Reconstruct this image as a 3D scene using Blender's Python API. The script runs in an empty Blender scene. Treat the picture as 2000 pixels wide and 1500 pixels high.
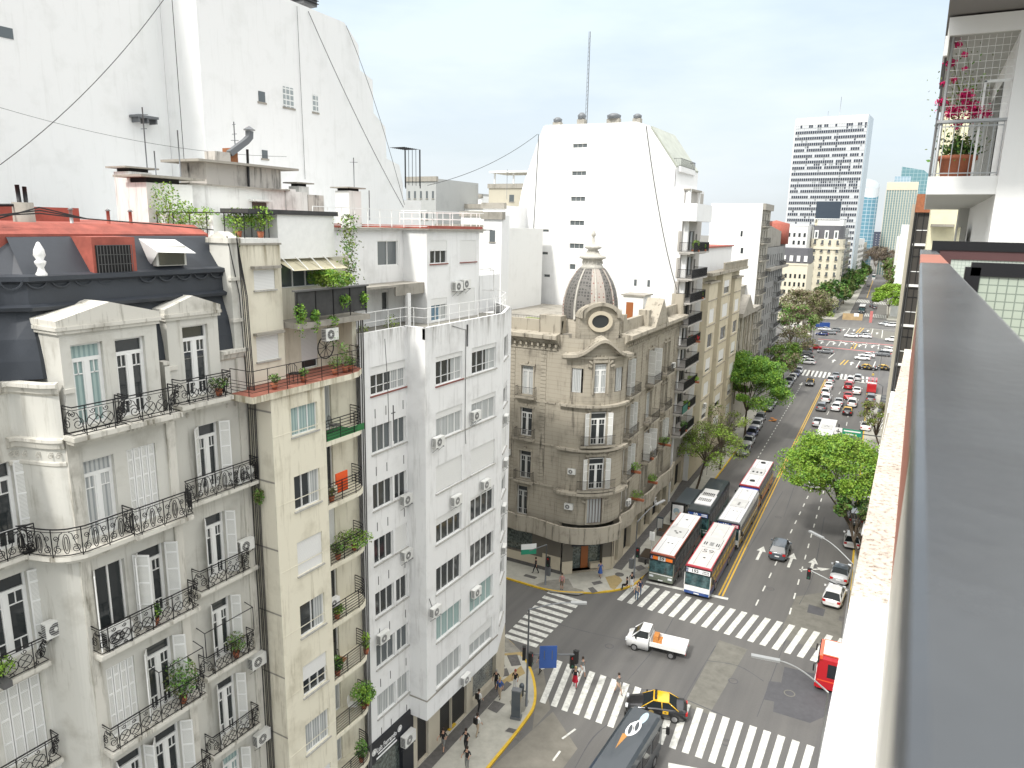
import bpy, math, random
import numpy as np
from mathutils import Vector, Matrix
S = bpy.context.scene
COL = S.collection
R = math.radians
rnd = random.Random(7)
# ---------------------------------------------------------------- camera
CAMH = 34.0
FPX, YAW, PITCH, ROLL = 1414.02, R(28.71746), R(12.28889), R(-1.20387)
_cy, _sy, _cp, _sp = math.cos(YAW), math.sin(YAW), math.cos(PITCH), math.sin(PITCH)
_f = Vector((-_sy*_cp, _cy*_cp, -_sp)); _r0 = Vector((_cy, _sy, 0)); _d0 = _f.cross(_r0)
_cr, _sr = math.cos(ROLL), math.sin(ROLL)
_r = _r0*_cr+_d0*_sr; _d = -_r0*_sr+_d0*_cr
cam_d = bpy.data.cameras.new('camera'); cam = bpy.data.objects.new('camera', cam_d); COL.objects.link(cam)
cam.matrix_world = Matrix(((_r.x, -_d.x, -_f.x, 0), (_r.y, -_d.y, -_f.y, 0), (_r.z, -_d.z, -_f.z, CAMH), (0, 0, 0, 1)))
cam_d.sensor_width = 36; cam_d.lens = FPX/2000*36; cam_d.clip_start = .02; cam_d.clip_end = 6000
cam_d.dof.use_dof = True; cam_d.dof.focus_distance = 60; cam_d.dof.aperture_fstop = 9.0
S.camera = cam
# ---------------------------------------------------------------- sky, sun, exposure
SUN_EL, SUN_AZ = R(46), R(190)            # azimuth clockwise from +Y: behind the camera
W = bpy.data.worlds.new('World'); S.world = W; W.use_nodes = True
nt = W.node_tree; nt.nodes.clear()
N = nt.nodes.new; L = nt.links.new
wo = N('ShaderNodeOutputWorld'); bg = N('ShaderNodeBackground'); sky = N('ShaderNodeTexSky')
sky.sky_type = 'NISHITA'; sky.sun_disc = False; sky.sun_elevation = SUN_EL; sky.sun_rotation = SUN_AZ
sky.air_density = 1.0; sky.dust_density = 2.0; sky.ozone_density = 1.5
tc = N('ShaderNodeTexCoord'); sep = N('ShaderNodeSeparateXYZ'); L(tc.outputs['Generated'], sep.inputs[0])
rmp = N('ShaderNodeValToRGB'); L(sep.outputs[2], rmp.inputs[0])
el = rmp.color_ramp.elements
el[0].position = 0.0; el[0].color = (6.1, 6.5, 6.8, 1); el[1].position = 1.0; el[1].color = (24, 23.6, 22.8, 1)
e = el.new(.12); e.color = (6.5, 7.1, 7.45, 1)
e = el.new(.28); e.color = (6.2, 7.2, 8.0, 1)
e = el.new(.48); e.color = (13, 13, 12.9, 1)
mp = N('ShaderNodeMapping'); mp.inputs['Scale'].default_value = (1.2, 1.2, 4.5); L(tc.outputs['Generated'], mp.inputs[0])
cn = N('ShaderNodeTexNoise'); cn.inputs['Scale'].default_value = 2.2; cn.inputs['Detail'].default_value = 5; cn.inputs['Roughness'].default_value = .55
L(mp.outputs[0], cn.inputs['Vector'])
cr = N('ShaderNodeMapRange'); cr.inputs[1].default_value = .40; cr.inputs[2].default_value = .62; cr.inputs[3].default_value = .76; cr.inputs[4].default_value = .98
L(cn.outputs[0], cr.inputs[0])
mx = N('ShaderNodeMix'); mx.data_type = 'RGBA'; L(cr.outputs[0], mx.inputs[0]); L(sky.outputs[0], mx.inputs[6]); L(rmp.outputs[0], mx.inputs[7])
L(mx.outputs[2], bg.inputs[0]); bg.inputs[1].default_value = .1; L(bg.outputs[0], wo.inputs[0])
sl = bpy.data.lights.new('sun', 'SUN'); sl.energy = 2.2; sl.angle = R(5); sl.color = (1, .97, .92)
so = bpy.data.objects.new('sun', sl); COL.objects.link(so)
_sd = Vector((math.sin(SUN_AZ)*math.cos(SUN_EL), math.cos(SUN_AZ)*math.cos(SUN_EL), math.sin(SUN_EL)))
so.rotation_euler = _sd.to_track_quat('Z', 'Y').to_euler(); so.location = (0, -20, 90)
S.view_settings.view_transform = 'Standard'; S.view_settings.look = 'None'; S.view_settings.gamma = 1
S.view_settings.exposure = 0.52
S.cycles.max_bounces = 6; S.cycles.diffuse_bounces = 3; S.cycles.glossy_bounces = 3; S.cycles.transparent_max_bounces = 6
S.cycles.use_denoising = True; S.cycles.sample_clamp_indirect = 6
# ---------------------------------------------------------------- pixel -> place helpers (photo pixels on a known plane)
def ray(x, y): return _f*FPX+_r*(x-1000)+_d*(y-750)
def G(x, y, z=0.0):
    v = ray(x, y); v = v*((z-CAMH)/v.z); return Vector((v.x, v.y, z))
def PY(x, y, Y):
    v = ray(x, y); v = v*(Y/v.y); return Vector((v.x, Y, v.z+CAMH))
# ---------------------------------------------------------------- materials
MATS = {}
def _nodes(name):
    m = bpy.data.materials.new(name); m.use_nodes = True; n = m.node_tree
    return m, n, n.nodes['Principled BSDF']
def lin(c): return tuple(c[:3])+(1,)
def mat(name, col, rough=.8, metal=0.0, spec=.5, var=0.0, vscale=3.0, bump=0.0, bscale=20.0, coat=0.0):
    if name in MATS: return MATS[name]
    m, n, b = _nodes(name)
    b.inputs['Base Color'].default_value = lin(col); b.inputs['Roughness'].default_value = rough
    b.inputs['Metallic'].default_value = metal; b.inputs['Specular IOR Level'].default_value = spec
    b.inputs['Coat Weight'].default_value = coat
    geo = n.nodes.new('ShaderNodeNewGeometry')
    if var > 0:
        t = n.nodes.new('ShaderNodeTexNoise'); t.inputs['Scale'].default_value = vscale; t.inputs['Detail'].default_value = 6; t.inputs['Roughness'].default_value = .65
        n.links.new(geo.outputs['Position'], t.inputs['Vector'])
        r = n.nodes.new('ShaderNodeMapRange'); r.inputs[1].default_value = .3; r.inputs[2].default_value = .7; r.inputs[3].default_value = 1-var; r.inputs[4].default_value = 1+var
        n.links.new(t.outputs[0], r.inputs[0])
        x = n.nodes.new('ShaderNodeMix'); x.data_type = 'RGBA'; x.blend_type = 'MULTIPLY'; x.inputs[0].default_value = 1; x.inputs[6].default_value = lin(col)
        n.links.new(r.outputs[0], x.inputs[7]); n.links.new(x.outputs[2], b.inputs['Base Color'])
    if bump > 0:
        t2 = n.nodes.new('ShaderNodeTexNoise'); t2.inputs['Scale'].default_value = bscale; t2.inputs['Detail'].default_value = 4
        n.links.new(geo.outputs['Position'], t2.inputs['Vector'])
        bp = n.nodes.new('ShaderNodeBump'); bp.inputs['Strength'].default_value = bump; bp.inputs['Distance'].default_value = .02
        n.links.new(t2.outputs[0], bp.inputs['Height']); n.links.new(bp.outputs[0], b.inputs['Normal'])
    MATS[name] = m; return m
def plaster(name, col, dirt=(.22, .21, .18), amt=.35, streak=.5, top=None, rough=.92, spots=.0, ss=9, joints=0):
    """weathered render: soft mottling, rain streaks, grime that runs down from a parapet at height top"""
    if name in MATS: return MATS[name]
    m, n, b = _nodes(name); NN = n.nodes.new; LL = n.links.new
    b.inputs['Roughness'].default_value = rough; b.inputs['Specular IOR Level'].default_value = .25
    geo = NN('ShaderNodeNewGeometry')
    t = NN('ShaderNodeTexNoise'); t.inputs['Scale'].default_value = .55; t.inputs['Detail'].default_value = 8; t.inputs['Roughness'].default_value = .62
    LL(geo.outputs['Position'], t.inputs['Vector'])
    mp = NN('ShaderNodeMapping'); mp.inputs['Scale'].default_value = (1, 1, .09); LL(geo.outputs['Position'], mp.inputs[0])
    s = NN('ShaderNodeTexNoise'); s.inputs['Scale'].default_value = 2.6; s.inputs['Detail'].default_value = 6; s.inputs['Roughness'].default_value = .7; LL(mp.outputs[0], s.inputs['Vector'])
    def rng(src, a, b_, c, d):
        r = NN('ShaderNodeMapRange'); r.inputs[1].default_value = a; r.inputs[2].default_value = b_; r.inputs[3].default_value = c; r.inputs[4].default_value = d
        LL(src, r.inputs[0]); return r.outputs[0]
    def mth(op, a, b_=None, v=None):
        q = NN('ShaderNodeMath'); q.operation = op; LL(a, q.inputs[0]); q.use_clamp = True
        if b_ is not None: LL(b_, q.inputs[1])
        else: q.inputs[1].default_value = v
        return q.outputs[0]
    f1 = rng(t.outputs[0], .52, .80, 0, amt); f2 = rng(s.outputs[0], .54, .80, 0, streak*amt*1.4)
    fac = mth('ADD', f1, f2)
    if top is not None:
        sp = NN('ShaderNodeSeparateXYZ'); LL(geo.outputs['Position'], sp.inputs[0])
        g = rng(sp.outputs[2], top-1.9, top, 0, 1); lt = NN('ShaderNodeMath'); lt.operation = 'LESS_THAN'; lt.inputs[1].default_value = top+.05; LL(sp.outputs[2], lt.inputs[0]); g = mth('MULTIPLY', g, lt.outputs[0]); s2 = rng(s.outputs[0], .42, .62, .05, 1)
        g2 = mth('MULTIPLY', mth('POWER', g, v=2.0), s2); fac = mth('ADD', fac, mth('MULTIPLY', g2, v=.85))
    if spots > 0:
        v = NN('ShaderNodeTexNoise'); v.inputs['Scale'].default_value = ss; v.inputs['Detail'].default_value = 8; v.inputs['Roughness'].default_value = .8; LL(geo.outputs['Position'], v.inputs['Vector'])
        fac = mth('ADD', fac, rng(v.outputs[0], .5 if spots < 1 else .425, .66 if spots < 1 else .575, 0, spots))
    if joints:
        sj = NN('ShaderNodeSeparateXYZ'); LL(geo.outputs['Position'], sj.inputs[0]); q1 = NN('ShaderNodeMath'); q1.operation = 'MULTIPLY'; q1.inputs[1].default_value = 1/joints; LL(sj.outputs[2], q1.inputs[0])
        q2 = NN('ShaderNodeMath'); q2.operation = 'FRACT'; LL(q1.outputs[0], q2.inputs[0]); q3 = NN('ShaderNodeMath'); q3.operation = 'LESS_THAN'; q3.inputs[1].default_value = .09; LL(q2.outputs[0], q3.inputs[0]); fac = mth('ADD', fac, mth('MULTIPLY', q3.outputs[0], v=.28))
    x = NN('ShaderNodeMix'); x.data_type = 'RGBA'; LL(fac, x.inputs[0]); x.inputs[6].default_value = lin(col); x.inputs[7].default_value = lin(dirt)
    LL(x.outputs[2], b.inputs['Base Color'])
    bt = NN('ShaderNodeTexNoise'); bt.inputs['Scale'].default_value = 14; bt.inputs['Detail'].default_value = 5; LL(geo.outputs['Position'], bt.inputs['Vector'])
    bp = NN('ShaderNodeBump'); bp.inputs['Strength'].default_value = .25; bp.inputs['Distance'].default_value = .012
    LL(bt.outputs[0], bp.inputs['Height']); LL(bp.outputs[0], b.inputs['Normal'])
    MATS[name] = m; return m
def striped(name, col, col2, axis, freq, rough=.6, width=.5, metal=0):
    """repeating slats/blocks along an object axis (0,1,2)"""
    if name in MATS: return MATS[name]
    m, n, b = _nodes(name); NN = n.nodes.new; LL = n.links.new
    b.inputs['Roughness'].default_value = rough; b.inputs['Metallic'].default_value = metal
    geo = NN('ShaderNodeTexCoord'); sp = NN('ShaderNodeSeparateXYZ'); LL(geo.outputs['Object'], sp.inputs[0])
    fac = None
    for ax in (axis if isinstance(axis, (tuple, list)) else (axis,)):
        q = NN('ShaderNodeMath'); q.operation = 'MULTIPLY'; q.inputs[1].default_value = freq; LL(sp.outputs[ax], q.inputs[0])
        fr = NN('ShaderNodeMath'); fr.operation = 'FRACT'; LL(q.outputs[0], fr.inputs[0])
        g = NN('ShaderNodeMath'); g.operation = 'LESS_THAN'; g.inputs[1].default_value = width; LL(fr.outputs[0], g.inputs[0])
        if fac is None: fac = g.outputs[0]
        else:
            mm = NN('ShaderNodeMath'); mm.operation = 'MAXIMUM'; LL(fac, mm.inputs[0]); LL(g.outputs[0], mm.inputs[1]); fac = mm.outputs[0]
    x = NN('ShaderNodeMix'); x.data_type = 'RGBA'; LL(fac, x.inputs[0]); x.inputs[6].default_value = lin(col); x.inputs[7].default_value = lin(col2)
    LL(x.outputs[2], b.inputs['Base Color']); MATS[name] = m; return m
# common ones
M_GLASS = mat('window_glass', (.025, .03, .032), .06, spec=.8)
M_GLASS2 = mat('window_glass_grey', (.10, .115, .12), .08, spec=.8)
M_GLASSB = mat('window_glass_blue', (.10, .19, .26), .08, spec=.9)
M_WHITE = mat('white_paint', (.80, .80, .78), .5, var=.05)
M_WHITE2 = mat('white_joinery', (.78, .78, .76), .45)
M_GREYF = mat('grey_joinery', (.55, .55, .53), .5)
M_CURT = striped('curtain', (.50, .51, .50), (.30, .32, .32), 0, 6.3, .9, .42)
M_CURT2 = striped('curtain_green', (.36, .46, .44), (.24, .33, .32), 0, 6, .9, .45)
M_BLIND = striped('roller_blind', (.76, .76, .74), (.60, .60, .58), 2, 16, .7, .25)
M_BLINDY = striped('roller_blind_cream', (.74, .73, .66), (.58, .57, .50), 2, 16, .7, .25)
M_LOUV = striped('louvred_shutter', (.76, .76, .72), (.40, .40, .38), 2, 22, .7, .35)
M_IRON = mat('black_iron', (.012, .012, .014), .45, metal=.3)
M_IRONG = mat('grey_iron', (.10, .10, .10), .5)
M_DARK = mat('dark_interior', (.015, .015, .015), .9)
M_SILLR = mat('red_sill_tile', (.22, .07, .055), .7, var=.25, vscale=8)
M_SILL = mat('grey_sill', (.40, .39, .36), .8, var=.25, vscale=6)
M_CONC = plaster('old_concrete', (.33, .31, .27), (.10, .095, .08), .8, .8)
M_RUBBER = mat('tyre_rubber', (.02, .02, .02), .8)
M_CHROME = mat('metal_rim', (.45, .45, .46), .3, metal=.8)
M_STEEL = mat('steel_pole', (.16, .17, .18), .5, metal=.3)
M_GALV = mat('galvanised_pole', (.36, .37, .37), .45, metal=.4)
M_CABLE = mat('cable_black', (.03, .03, .03), .7)
M_POT = mat('terracotta', (.36, .12, .06), .8, var=.2)
M_SOIL = mat('soil', (.05, .035, .02), .9)
M_AC = mat('ac_casing', (.72, .72, .69), .5, var=.05)
M_RED = mat('red_roof_paint', (.33, .085, .06), .75, var=.28, vscale=1.6, bump=.3)
M_SKIN = mat('skin', (.50, .29, .20), .6)
M_YEL = mat('yellow_paint', (.62, .40, .03), .6, var=.15, vscale=3)
# ---------------------------------------------------------------- objects
WM = {}
def reg(o, M): WM[o.name] = M
def thing(name, loc, label, cat, group=None, rz=0.0):
    o = bpy.data.objects.new(name, None); COL.objects.link(o); o.empty_display_size = .3
    M = Matrix.Translation(loc) @ Matrix.Rotation(rz, 4, 'Z'); o.matrix_basis = M; reg(o, M)
    tag(o, label, cat, group); return o
def tag(o, label=None, cat=None, group=None, kind=None):
    if label: o['label'] = label
    if cat: o['category'] = cat
    if group: o['group'] = group
    if kind: o['kind'] = kind
    return o
def link(me, name, parent=None, M=None):
    """M: world matrix"""
    o = bpy.data.objects.new(name, me); COL.objects.link(o); M = M or Matrix()
    if parent is not None:
        o.parent = parent; o.matrix_basis = WM[parent.name].inverted() @ M
    else: o.matrix_basis = M
    reg(o, M); return o
class MB:
    def __init__(s): s.v = []; s.f = []; s.m = []; s.mats = []; s.sm = []
    def mi(s, m):
        if m not in s.mats: s.mats.append(m)
        return s.mats.index(m)
    def poly(s, pts, m, smooth=False):
        i = len(s.v); s.v += [tuple(p) for p in pts]; s.f.append(tuple(range(i, i+len(pts)))); s.m.append(s.mi(m)); s.sm.append(smooth)
    def faces(s, verts, fs, m, smooth=False):
        i = len(s.v); s.v += [tuple(p) for p in verts]; k = s.mi(m)
        for f in fs: s.f.append(tuple(i+a for a in f)); s.m.append(k); s.sm.append(smooth)
    def box(s, x0, x1, y0, y1, z0, z1, m, T=None):
        P = [(x0, y0, z0), (x1, y0, z0), (x1, y1, z0), (x0, y1, z0), (x0, y0, z1), (x1, y0, z1), (x1, y1, z1), (x0, y1, z1)]
        if T is not None: P = [T @ Vector(p) for p in P]
        s.faces(P, [(0, 3, 2, 1), (4, 5, 6, 7), (0, 1, 5, 4), (1, 2, 6, 5), (2, 3, 7, 6), (3, 0, 4, 7)], m); return s
    def prism(s, pts, z0, z1, m, mt=None, axis='z'):
        """polygon pts extruded z0..z1; axis x: pts are (y,z), axis y: pts are (x,z)"""
        n = len(pts)
        def P(p, h): return (p[0], p[1], h) if axis == 'z' else ((h, p[0], p[1]) if axis == 'x' else (p[0], h, p[1]))
        V = [P(p, z0) for p in pts]+[P(p, z1) for p in pts]
        s.faces(V, [(i, (i+1) % n, n+(i+1) % n, n+i) for i in range(n)], m)
        s.faces(V, [tuple(range(n))[::-1], tuple(range(n, 2*n))], mt or m); return s
    def tube(s, pts, r, m, n=6, closed=False, r1=None, smooth=True, cap=True):
        pts = [Vector(p) for p in pts]; k = len(pts); V = []
        up = None
        for i, p in enumerate(pts):
            if closed: t = pts[(i+1) % k]-pts[i-1]
            else: t = pts[min(i+1, k-1)]-pts[max(i-1, 0)]
            if t.length < 1e-9: t = Vector((0, 0, 1))
            t.normalize()
            if up is None:
                up = Vector((0, 0, 1)) if abs(t.z) < .9 else Vector((1, 0, 0))
            a = t.cross(up)
            if a.length < 1e-6: a = t.orthogonal()
            a.normalize(); b = a.cross(t).normalized(); up = b
            rr = r if r1 is None else r+(r1-r)*i/(k-1)
            for j in range(n):
                q = 2*math.pi*(j+.5)/n; V.append(p+a*(rr*math.cos(q))+b*(rr*math.sin(q)))
        F = []
        for i in range(k if closed else k-1):
            for j in range(n):
                F.append((i*n+j, i*n+(j+1) % n, ((i+1) % k)*n+(j+1) % n, ((i+1) % k)*n+j))
        if not closed and cap: F += [tuple(range(n)), tuple(range((k-1)*n, k*n))[::-1]]
        s.faces(V, F, m, smooth and n > 4); return s
    def lathe(s, prof, c, m, n=16, a0=0, a1=2*math.pi, smooth=True, mfun=None):
        full = abs(a1-a0-2*math.pi) < 1e-6; k = n if full else n+1; V = []
        for (r, z) in prof:
            for j in range(k):
                q = a0+(a1-a0)*j/n; V.append((c[0]+r*math.cos(q), c[1]+r*math.sin(q), c[2]+z))
        for j in range(n):
            fs = [(i*k+j, i*k+(j+1) % k, (i+1)*k+(j+1) % k, (i+1)*k+j) for i in range(len(prof)-1)]
            i0 = len(s.v)
            if j == 0: s.v += V; base = i0
            mm = s.mi(mfun(j) if mfun else m)
            for f in fs: s.f.append(tuple(base+a for a in f)); s.m.append(mm); s.sm.append(smooth)
        return s
    def disc(s, c, nrm, r, m, n=14, r2=None):
        nrm = Vector(nrm).normalized(); a = nrm.orthogonal().normalized(); b = nrm.cross(a); c = Vector(c); r2 = r2 or r
        s.poly([c+a*(r*math.cos(2*math.pi*j/n))+b*(r2*math.sin(2*math.pi*j/n)) for j in range(n)], m); return s
    def mesh(s, name):
        me = bpy.data.meshes.new(name); me.from_pydata(s.v, [], s.f)
        for m in s.mats: me.materials.append(m)
        if s.m: me.polygons.foreach_set('material_index', s.m); me.polygons.foreach_set('use_smooth', s.sm)
        me.update(); return me
    def build(s, name, parent=None, M=None): return link(s.mesh(name), name, parent, M)
def kids(o): return [c for c in bpy.data.objects if c.parent == o]
TREE = {}
def copy_tree(o, M, label=None, name=None):
    """copy of a thing, its parts and their sub-parts; M is the copy's world matrix"""
    if o.name not in TREE: TREE[o.name] = [(c, kids(c)) for c in kids(o)]
    n = o.copy(); COL.objects.link(n); n.matrix_basis = M; reg(n, M)
    if label: n['label'] = label
    for c, gs in TREE[o.name]:
        d = c.copy(); COL.objects.link(d); d.parent = n; WM[d.name] = M @ c.matrix_basis
        for g in gs:
            h = g.copy(); COL.objects.link(h); h.parent = d
    return n
def text_mesh(txt, size, m, ext=.01, align='CENTER', bold=0.0, sx=1.0):
    cu = bpy.data.curves.new('lettering', 'FONT'); cu.body = txt; cu.size = size; cu.extrude = ext; cu.align_x = align; cu.align_y = 'CENTER'; cu.offset = bold; cu.resolution_u = 3
    ob = bpy.data.objects.new('lettering', cu); COL.objects.link(ob); bpy.context.view_layer.update()
    me = bpy.data.meshes.new_from_object(ob.evaluated_get(bpy.context.evaluated_depsgraph_get()))
    bpy.data.objects.remove(ob); bpy.data.curves.remove(cu); me.materials.clear(); me.materials.append(m)
    if sx != 1: me.transform(Matrix.Diagonal((sx, 1, 1, 1)))
    return me
# ---------------------------------------------------------------- facades: local x along the wall, y inward, z up
class FR:
    def __init__(s, O, u):
        s.O = Vector((O[0], O[1], 0)); s.u = Vector((u[0], u[1], 0)).normalized(); s.n = Vector((s.u.y, -s.u.x, 0))
        s.M = Matrix(((s.u.x, -s.n.x, 0, s.O.x), (s.u.y, -s.n.y, 0, s.O.y), (0, 0, 1, 0), (0, 0, 0, 1)))
    def at(s, x, y, z): return s.M @ Matrix.Translation((x, y, z))
    def px(s, x, y, out=0.0):
        v = ray(x, y); o = s.O+s.n*out; t = (o.x*s.n.x+o.y*s.n.y)/(v.x*s.n.x+v.y*s.n.y); w = v*t
        return ((w-o).x*s.u.x+(w-o).y*s.u.y, w.z+CAMH)
def wall_local(mb, x0, x1, z0, z1, holes, m, depth=.22, y=0.0, mrev=None):
    hs = [h for h in holes if h[1] > x0 and h[0] < x1 and h[3] > z0 and h[2] < z1]
    xs = sorted({round(a, 4) for a in [x0, x1]+[h[0] for h in hs]+[h[1] for h in hs] if x0-1e-6 <= a <= x1+1e-6})
    zs = sorted({round(a, 4) for a in [z0, z1]+[h[2] for h in hs]+[h[3] for h in hs] if z0-1e-6 <= a <= z1+1e-6})
    for j in range(len(zs)-1):
        zc = (zs[j]+zs[j+1])/2; run = None
        for i in range(len(xs)-1):
            xc = (xs[i]+xs[i+1])/2
            inh = any(h[0] < xc < h[1] and h[2] < zc < h[3] for h in hs)
            if not inh and run is None: run = xs[i]
            if inh and run is not None: mb.poly([(run, y, zs[j]), (xs[i], y, zs[j]), (xs[i], y, zs[j+1]), (run, y, zs[j+1])], m); run = None
        if run is not None: mb.poly([(run, y, zs[j]), (xs[-1], y, zs[j]), (xs[-1], y, zs[j+1]), (run, y, zs[j+1])], m)
    r = mrev or m; d = y+depth
    for h in hs:
        a, b, c, e = h[:4]
        mb.poly([(a, y, c), (a, d, c), (a, d, e), (a, y, e)], r); mb.poly([(b, y, c), (b, y, e), (b, d, e), (b, d, c)], r)
        mb.poly([(a, y, c), (b, y, c), (b, d, c), (a, d, c)], r); mb.poly([(a, y, e), (a, d, e), (b, d, e), (b, y, e)], r)
WC = {}
def _cached(key, fn, name):
    if key not in WC:
        mb = MB(); fn(mb); WC[key] = mb.mesh(name)
    return WC[key]
def window(par, F, h, kind='sash', depth=.16, blind=0.0, curt=0, panes=3, fm=None, gm=None, sill=None, bm=None, y0=0.0, name='window', lowrail=False):
    """h=(x0,x1,z0,z1) local hole; adds a window part with its pane, blind, curtain, sill as sub-parts"""
    x0, x1, z0, z1 = h[:4]; w = round(x1-x0, 2); t = round(z1-z0, 2); fm = fm or M_WHITE2; gm = gm or M_GLASS; bm = bm or M_BLIND
    def frame(mb):
        b = .045
        if kind == 'sash':
            mb.box(0, w, -.03, .03, 0, b, fm); mb.box(0, w, -.03, .03, t-b, t, fm)
            for i in range(panes+1):
                c = w*i/panes; c = min(max(c, b/2), w-b/2); mb.box(c-b/2, c+b/2, -.03, .03, b, t-b, fm)
            if lowrail: mb.box(b, w-b, -.02, .02, t*.28, t*.28+.03, fm)
        elif kind == 'french':
            tr = t*.78
            for c in (0, w-.07): mb.box(c, c+.07, -.04, .04, 0, t, fm)
            mb.box(.07, w-.07, -.04, .04, t-.07, t, fm); mb.box(.07, w-.07, -.04, .04, tr, tr+.13, fm); mb.box(.07, w-.07, -.04, .04, 0, .08, fm)
            mb.box(w/2-.075, w/2+.075, -.05, .03, .08, tr, fm)
            for q in ((.07, w/2-.075), (w/2+.075, w-.07)):
                mb.box(q[0], q[0]+.05, -.03, .03, .08, tr, fm); mb.box(q[1]-.05, q[1], -.03, .03, .08, tr, fm)
                c = (q[0]+q[1])/2
                mb.box(q[0], q[1], -.02, .02, tr*.80, tr*.80+.035, fm); mb.box(c-.015, c+.015, -.02, .02, tr*.8, tr, fm)
                mb.box(q[0], q[1], -.02, .02, tr*.24, tr*.24+.035, fm); mb.box(c-.015, c+.015, -.02, .02, .08, tr*.24, fm)
        elif kind == 'door':
            for c in (0, w-.06): mb.box(c, c+.06, -.03, .03, 0, t, fm)
            mb.box(.06, w-.06, -.03, .03, t-.06, t, fm); mb.box(.06, w-.06, -.03, .03, 0, .06, fm)
            for i in range(1, panes): mb.box(w*i/panes-.03, w*i/panes+.03, -.03, .03, .06, t-.06, fm)
        elif kind == 'plain':
            mb.box(0, w, -.02, .02, 0, .04, fm); mb.box(0, w, -.02, .02, t-.04, t, fm); mb.box(0, .04, -.02, .02, .04, t-.04, fm); mb.box(w-.04, w, -.02, .02, .04, t-.04, fm)
    M = F.at(x0, y0+depth, z0)
    if kind == 'shut':
        def sh(mb):
            n = 4; p = w/n
            for i in range(n):
                a, b = i*p+.012, (i+1)*p-.012
                mb.box(a, a+.05, -.025, .02, 0, t, M_WHITE2); mb.box(b-.05, b, -.025, .02, 0, t, M_WHITE2)
                for zz in (0, t*.3, t*.6, t*.84, t-.06): mb.box(a+.05, b-.05, -.025, .02, zz, zz+.06, M_WHITE2)
                mb.box(a+.05, b-.05, 0, .01, .06, t-.06, M_LOUV)
        return link(_cached(('shut', w, t), sh, 'shutter'), 'shutter', par, M)
    o = link(_cached((kind, w, t, panes, fm.name, lowrail), frame, 'window'), name, par, M)
    link(_cached(('pane', w, t, gm.name), lambda mb: mb.box(.02, w-.02, .031, .05, .02, t-.02, gm), 'pane'), 'pane', o, M)
    if blind > 0:
        bh = round(t*blind, 2)
        link(_cached(('blind', w, bh, bm.name), lambda mb: mb.box(.0, w, -.075, -.035, -bh, 0, bm), 'roller_blind'), 'roller_blind', o, F.at(x0, y0+depth, z1))
    if curt:
        cm = M_CURT if curt != 2 else M_CURT2
        if curt == 3: a, b = .62, 1.0
        else: a, b = 0.0, 1.0
        link(_cached(('curt', w, t, curt), lambda mb: mb.box(.04+a*(w-.08), .04+b*(w-.08), .012, .03, .04, t-.04, cm), 'curtain'), 'curtain', o, M)
    if sill is not None:
        link(_cached(('sill', w, sill.name, depth), lambda mb: mb.box(-.06, w+.06, -.08-depth, 0, -.07, -.002, sill), 'sill'), 'sill', o, M)
    return o
def shutters(par, F, h, depth=.0, ang=75, only=None):
    """pair of open louvred shutters flanking an opening"""
    x0, x1, z0, z1 = h[:4]; w = round((x1-x0)*.42, 2); t = round(z1-z0, 2)
    def sh(mb):
        mb.box(0, .05, -.02, .02, 0, t, M_WHITE2); mb.box(w-.05, w, -.02, .02, 0, t, M_WHITE2)
        for zz in (0, t*.3, t*.6, t*.84, t-.06): mb.box(.05, w-.05, -.02, .02, zz, zz+.06, M_WHITE2)
        mb.box(.05, w-.05, -.005, .005, .06, t-.06, M_LOUV)
    me = _cached(('osh', w, t), sh, 'open_shutter')
    if only != 'R': link(me, 'shutter', par, F.at(x0, -.03, z0) @ Matrix.Rotation(R(-180+ang), 4, 'Z'))
    if only != 'L': link(me, 'shutter', par, F.at(x1, -.03, z0) @ Matrix.Rotation(R(-ang), 4, 'Z'))
# ---- railings ------------------------------------------------------------
def spiral(cx, cz, r, turns, a0, sgn, n=18):
    return [(cx+sgn*r*(1-.82*i/n)*math.cos(a0+2*math.pi*turns*i/n), cz+r*(1-.82*i/n)*math.sin(a0+2*math.pi*turns*i/n)) for i in range(n+1)]
def ring(cx, cz, rx, rz, n=12): return [(cx+rx*math.cos(2*math.pi*i/n), cz+rz*math.sin(2*math.pi*i/n)) for i in range(n+1)]
def panel_scroll(x0, w, h, kind):
    P = []; m = x0+w/2
    if kind == 'spiral':
        r = min(h*.34, w*.22)
        for sg, c in ((1, x0+w*.25), (-1, x0+w*.75)):
            P.append(spiral(c, h*.45, r, 1.7, .8, sg)); P.append(spiral(c+sg*r*.8, h*.80, r*.42, 1.2, 2.2, sg, 10)); P.append(spiral(c-sg*r*.7, h*.17, r*.36, 1.2, 0, -sg, 10))
            P.append([(c-sg*w*.2, h*.1), (c-sg*w*.12, h*.5), (c+sg*w*.02, h*.82), (c+sg*w*.16, h*.9)])
    elif kind == 'rings':
        for c in (x0+w*.27, x0+w*.73):
            r = min(w*.23, h*.24); P.append(ring(c, h*.45, r, r)); q = r*.7
            P.append([(c-q, h*.45-q), (c+q, h*.45+q)]); P.append([(c-q, h*.45+q), (c+q, h*.45-q)])
            P.append(spiral(c, h*.82, r*.45, 1.2, 3, 1, 9)); P.append(spiral(c, h*.13, r*.4, 1.1, 0, -1, 9))
    elif kind == 'oval':
        P.append(ring(m, h*.5, w*.11, h*.36, 14)); P.append(ring(m, h*.5, w*.05, h*.27, 10))
        for sg in (1, -1):
            c = m-sg*w*.3; r = min(w*.16, h*.2)
            P.append(spiral(c, h*.30, r, 1.7, 1.2, sg)); P.append(spiral(c-sg*w*.02, h*.72, r*.7, 1.4, 3.5, -sg, 12))
            P.append([(c-sg*w*.14, h*.08), (c, h*.5), (c+sg*w*.1, h*.85), (c+sg*w*.2, h*.92)])
    return P
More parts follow.
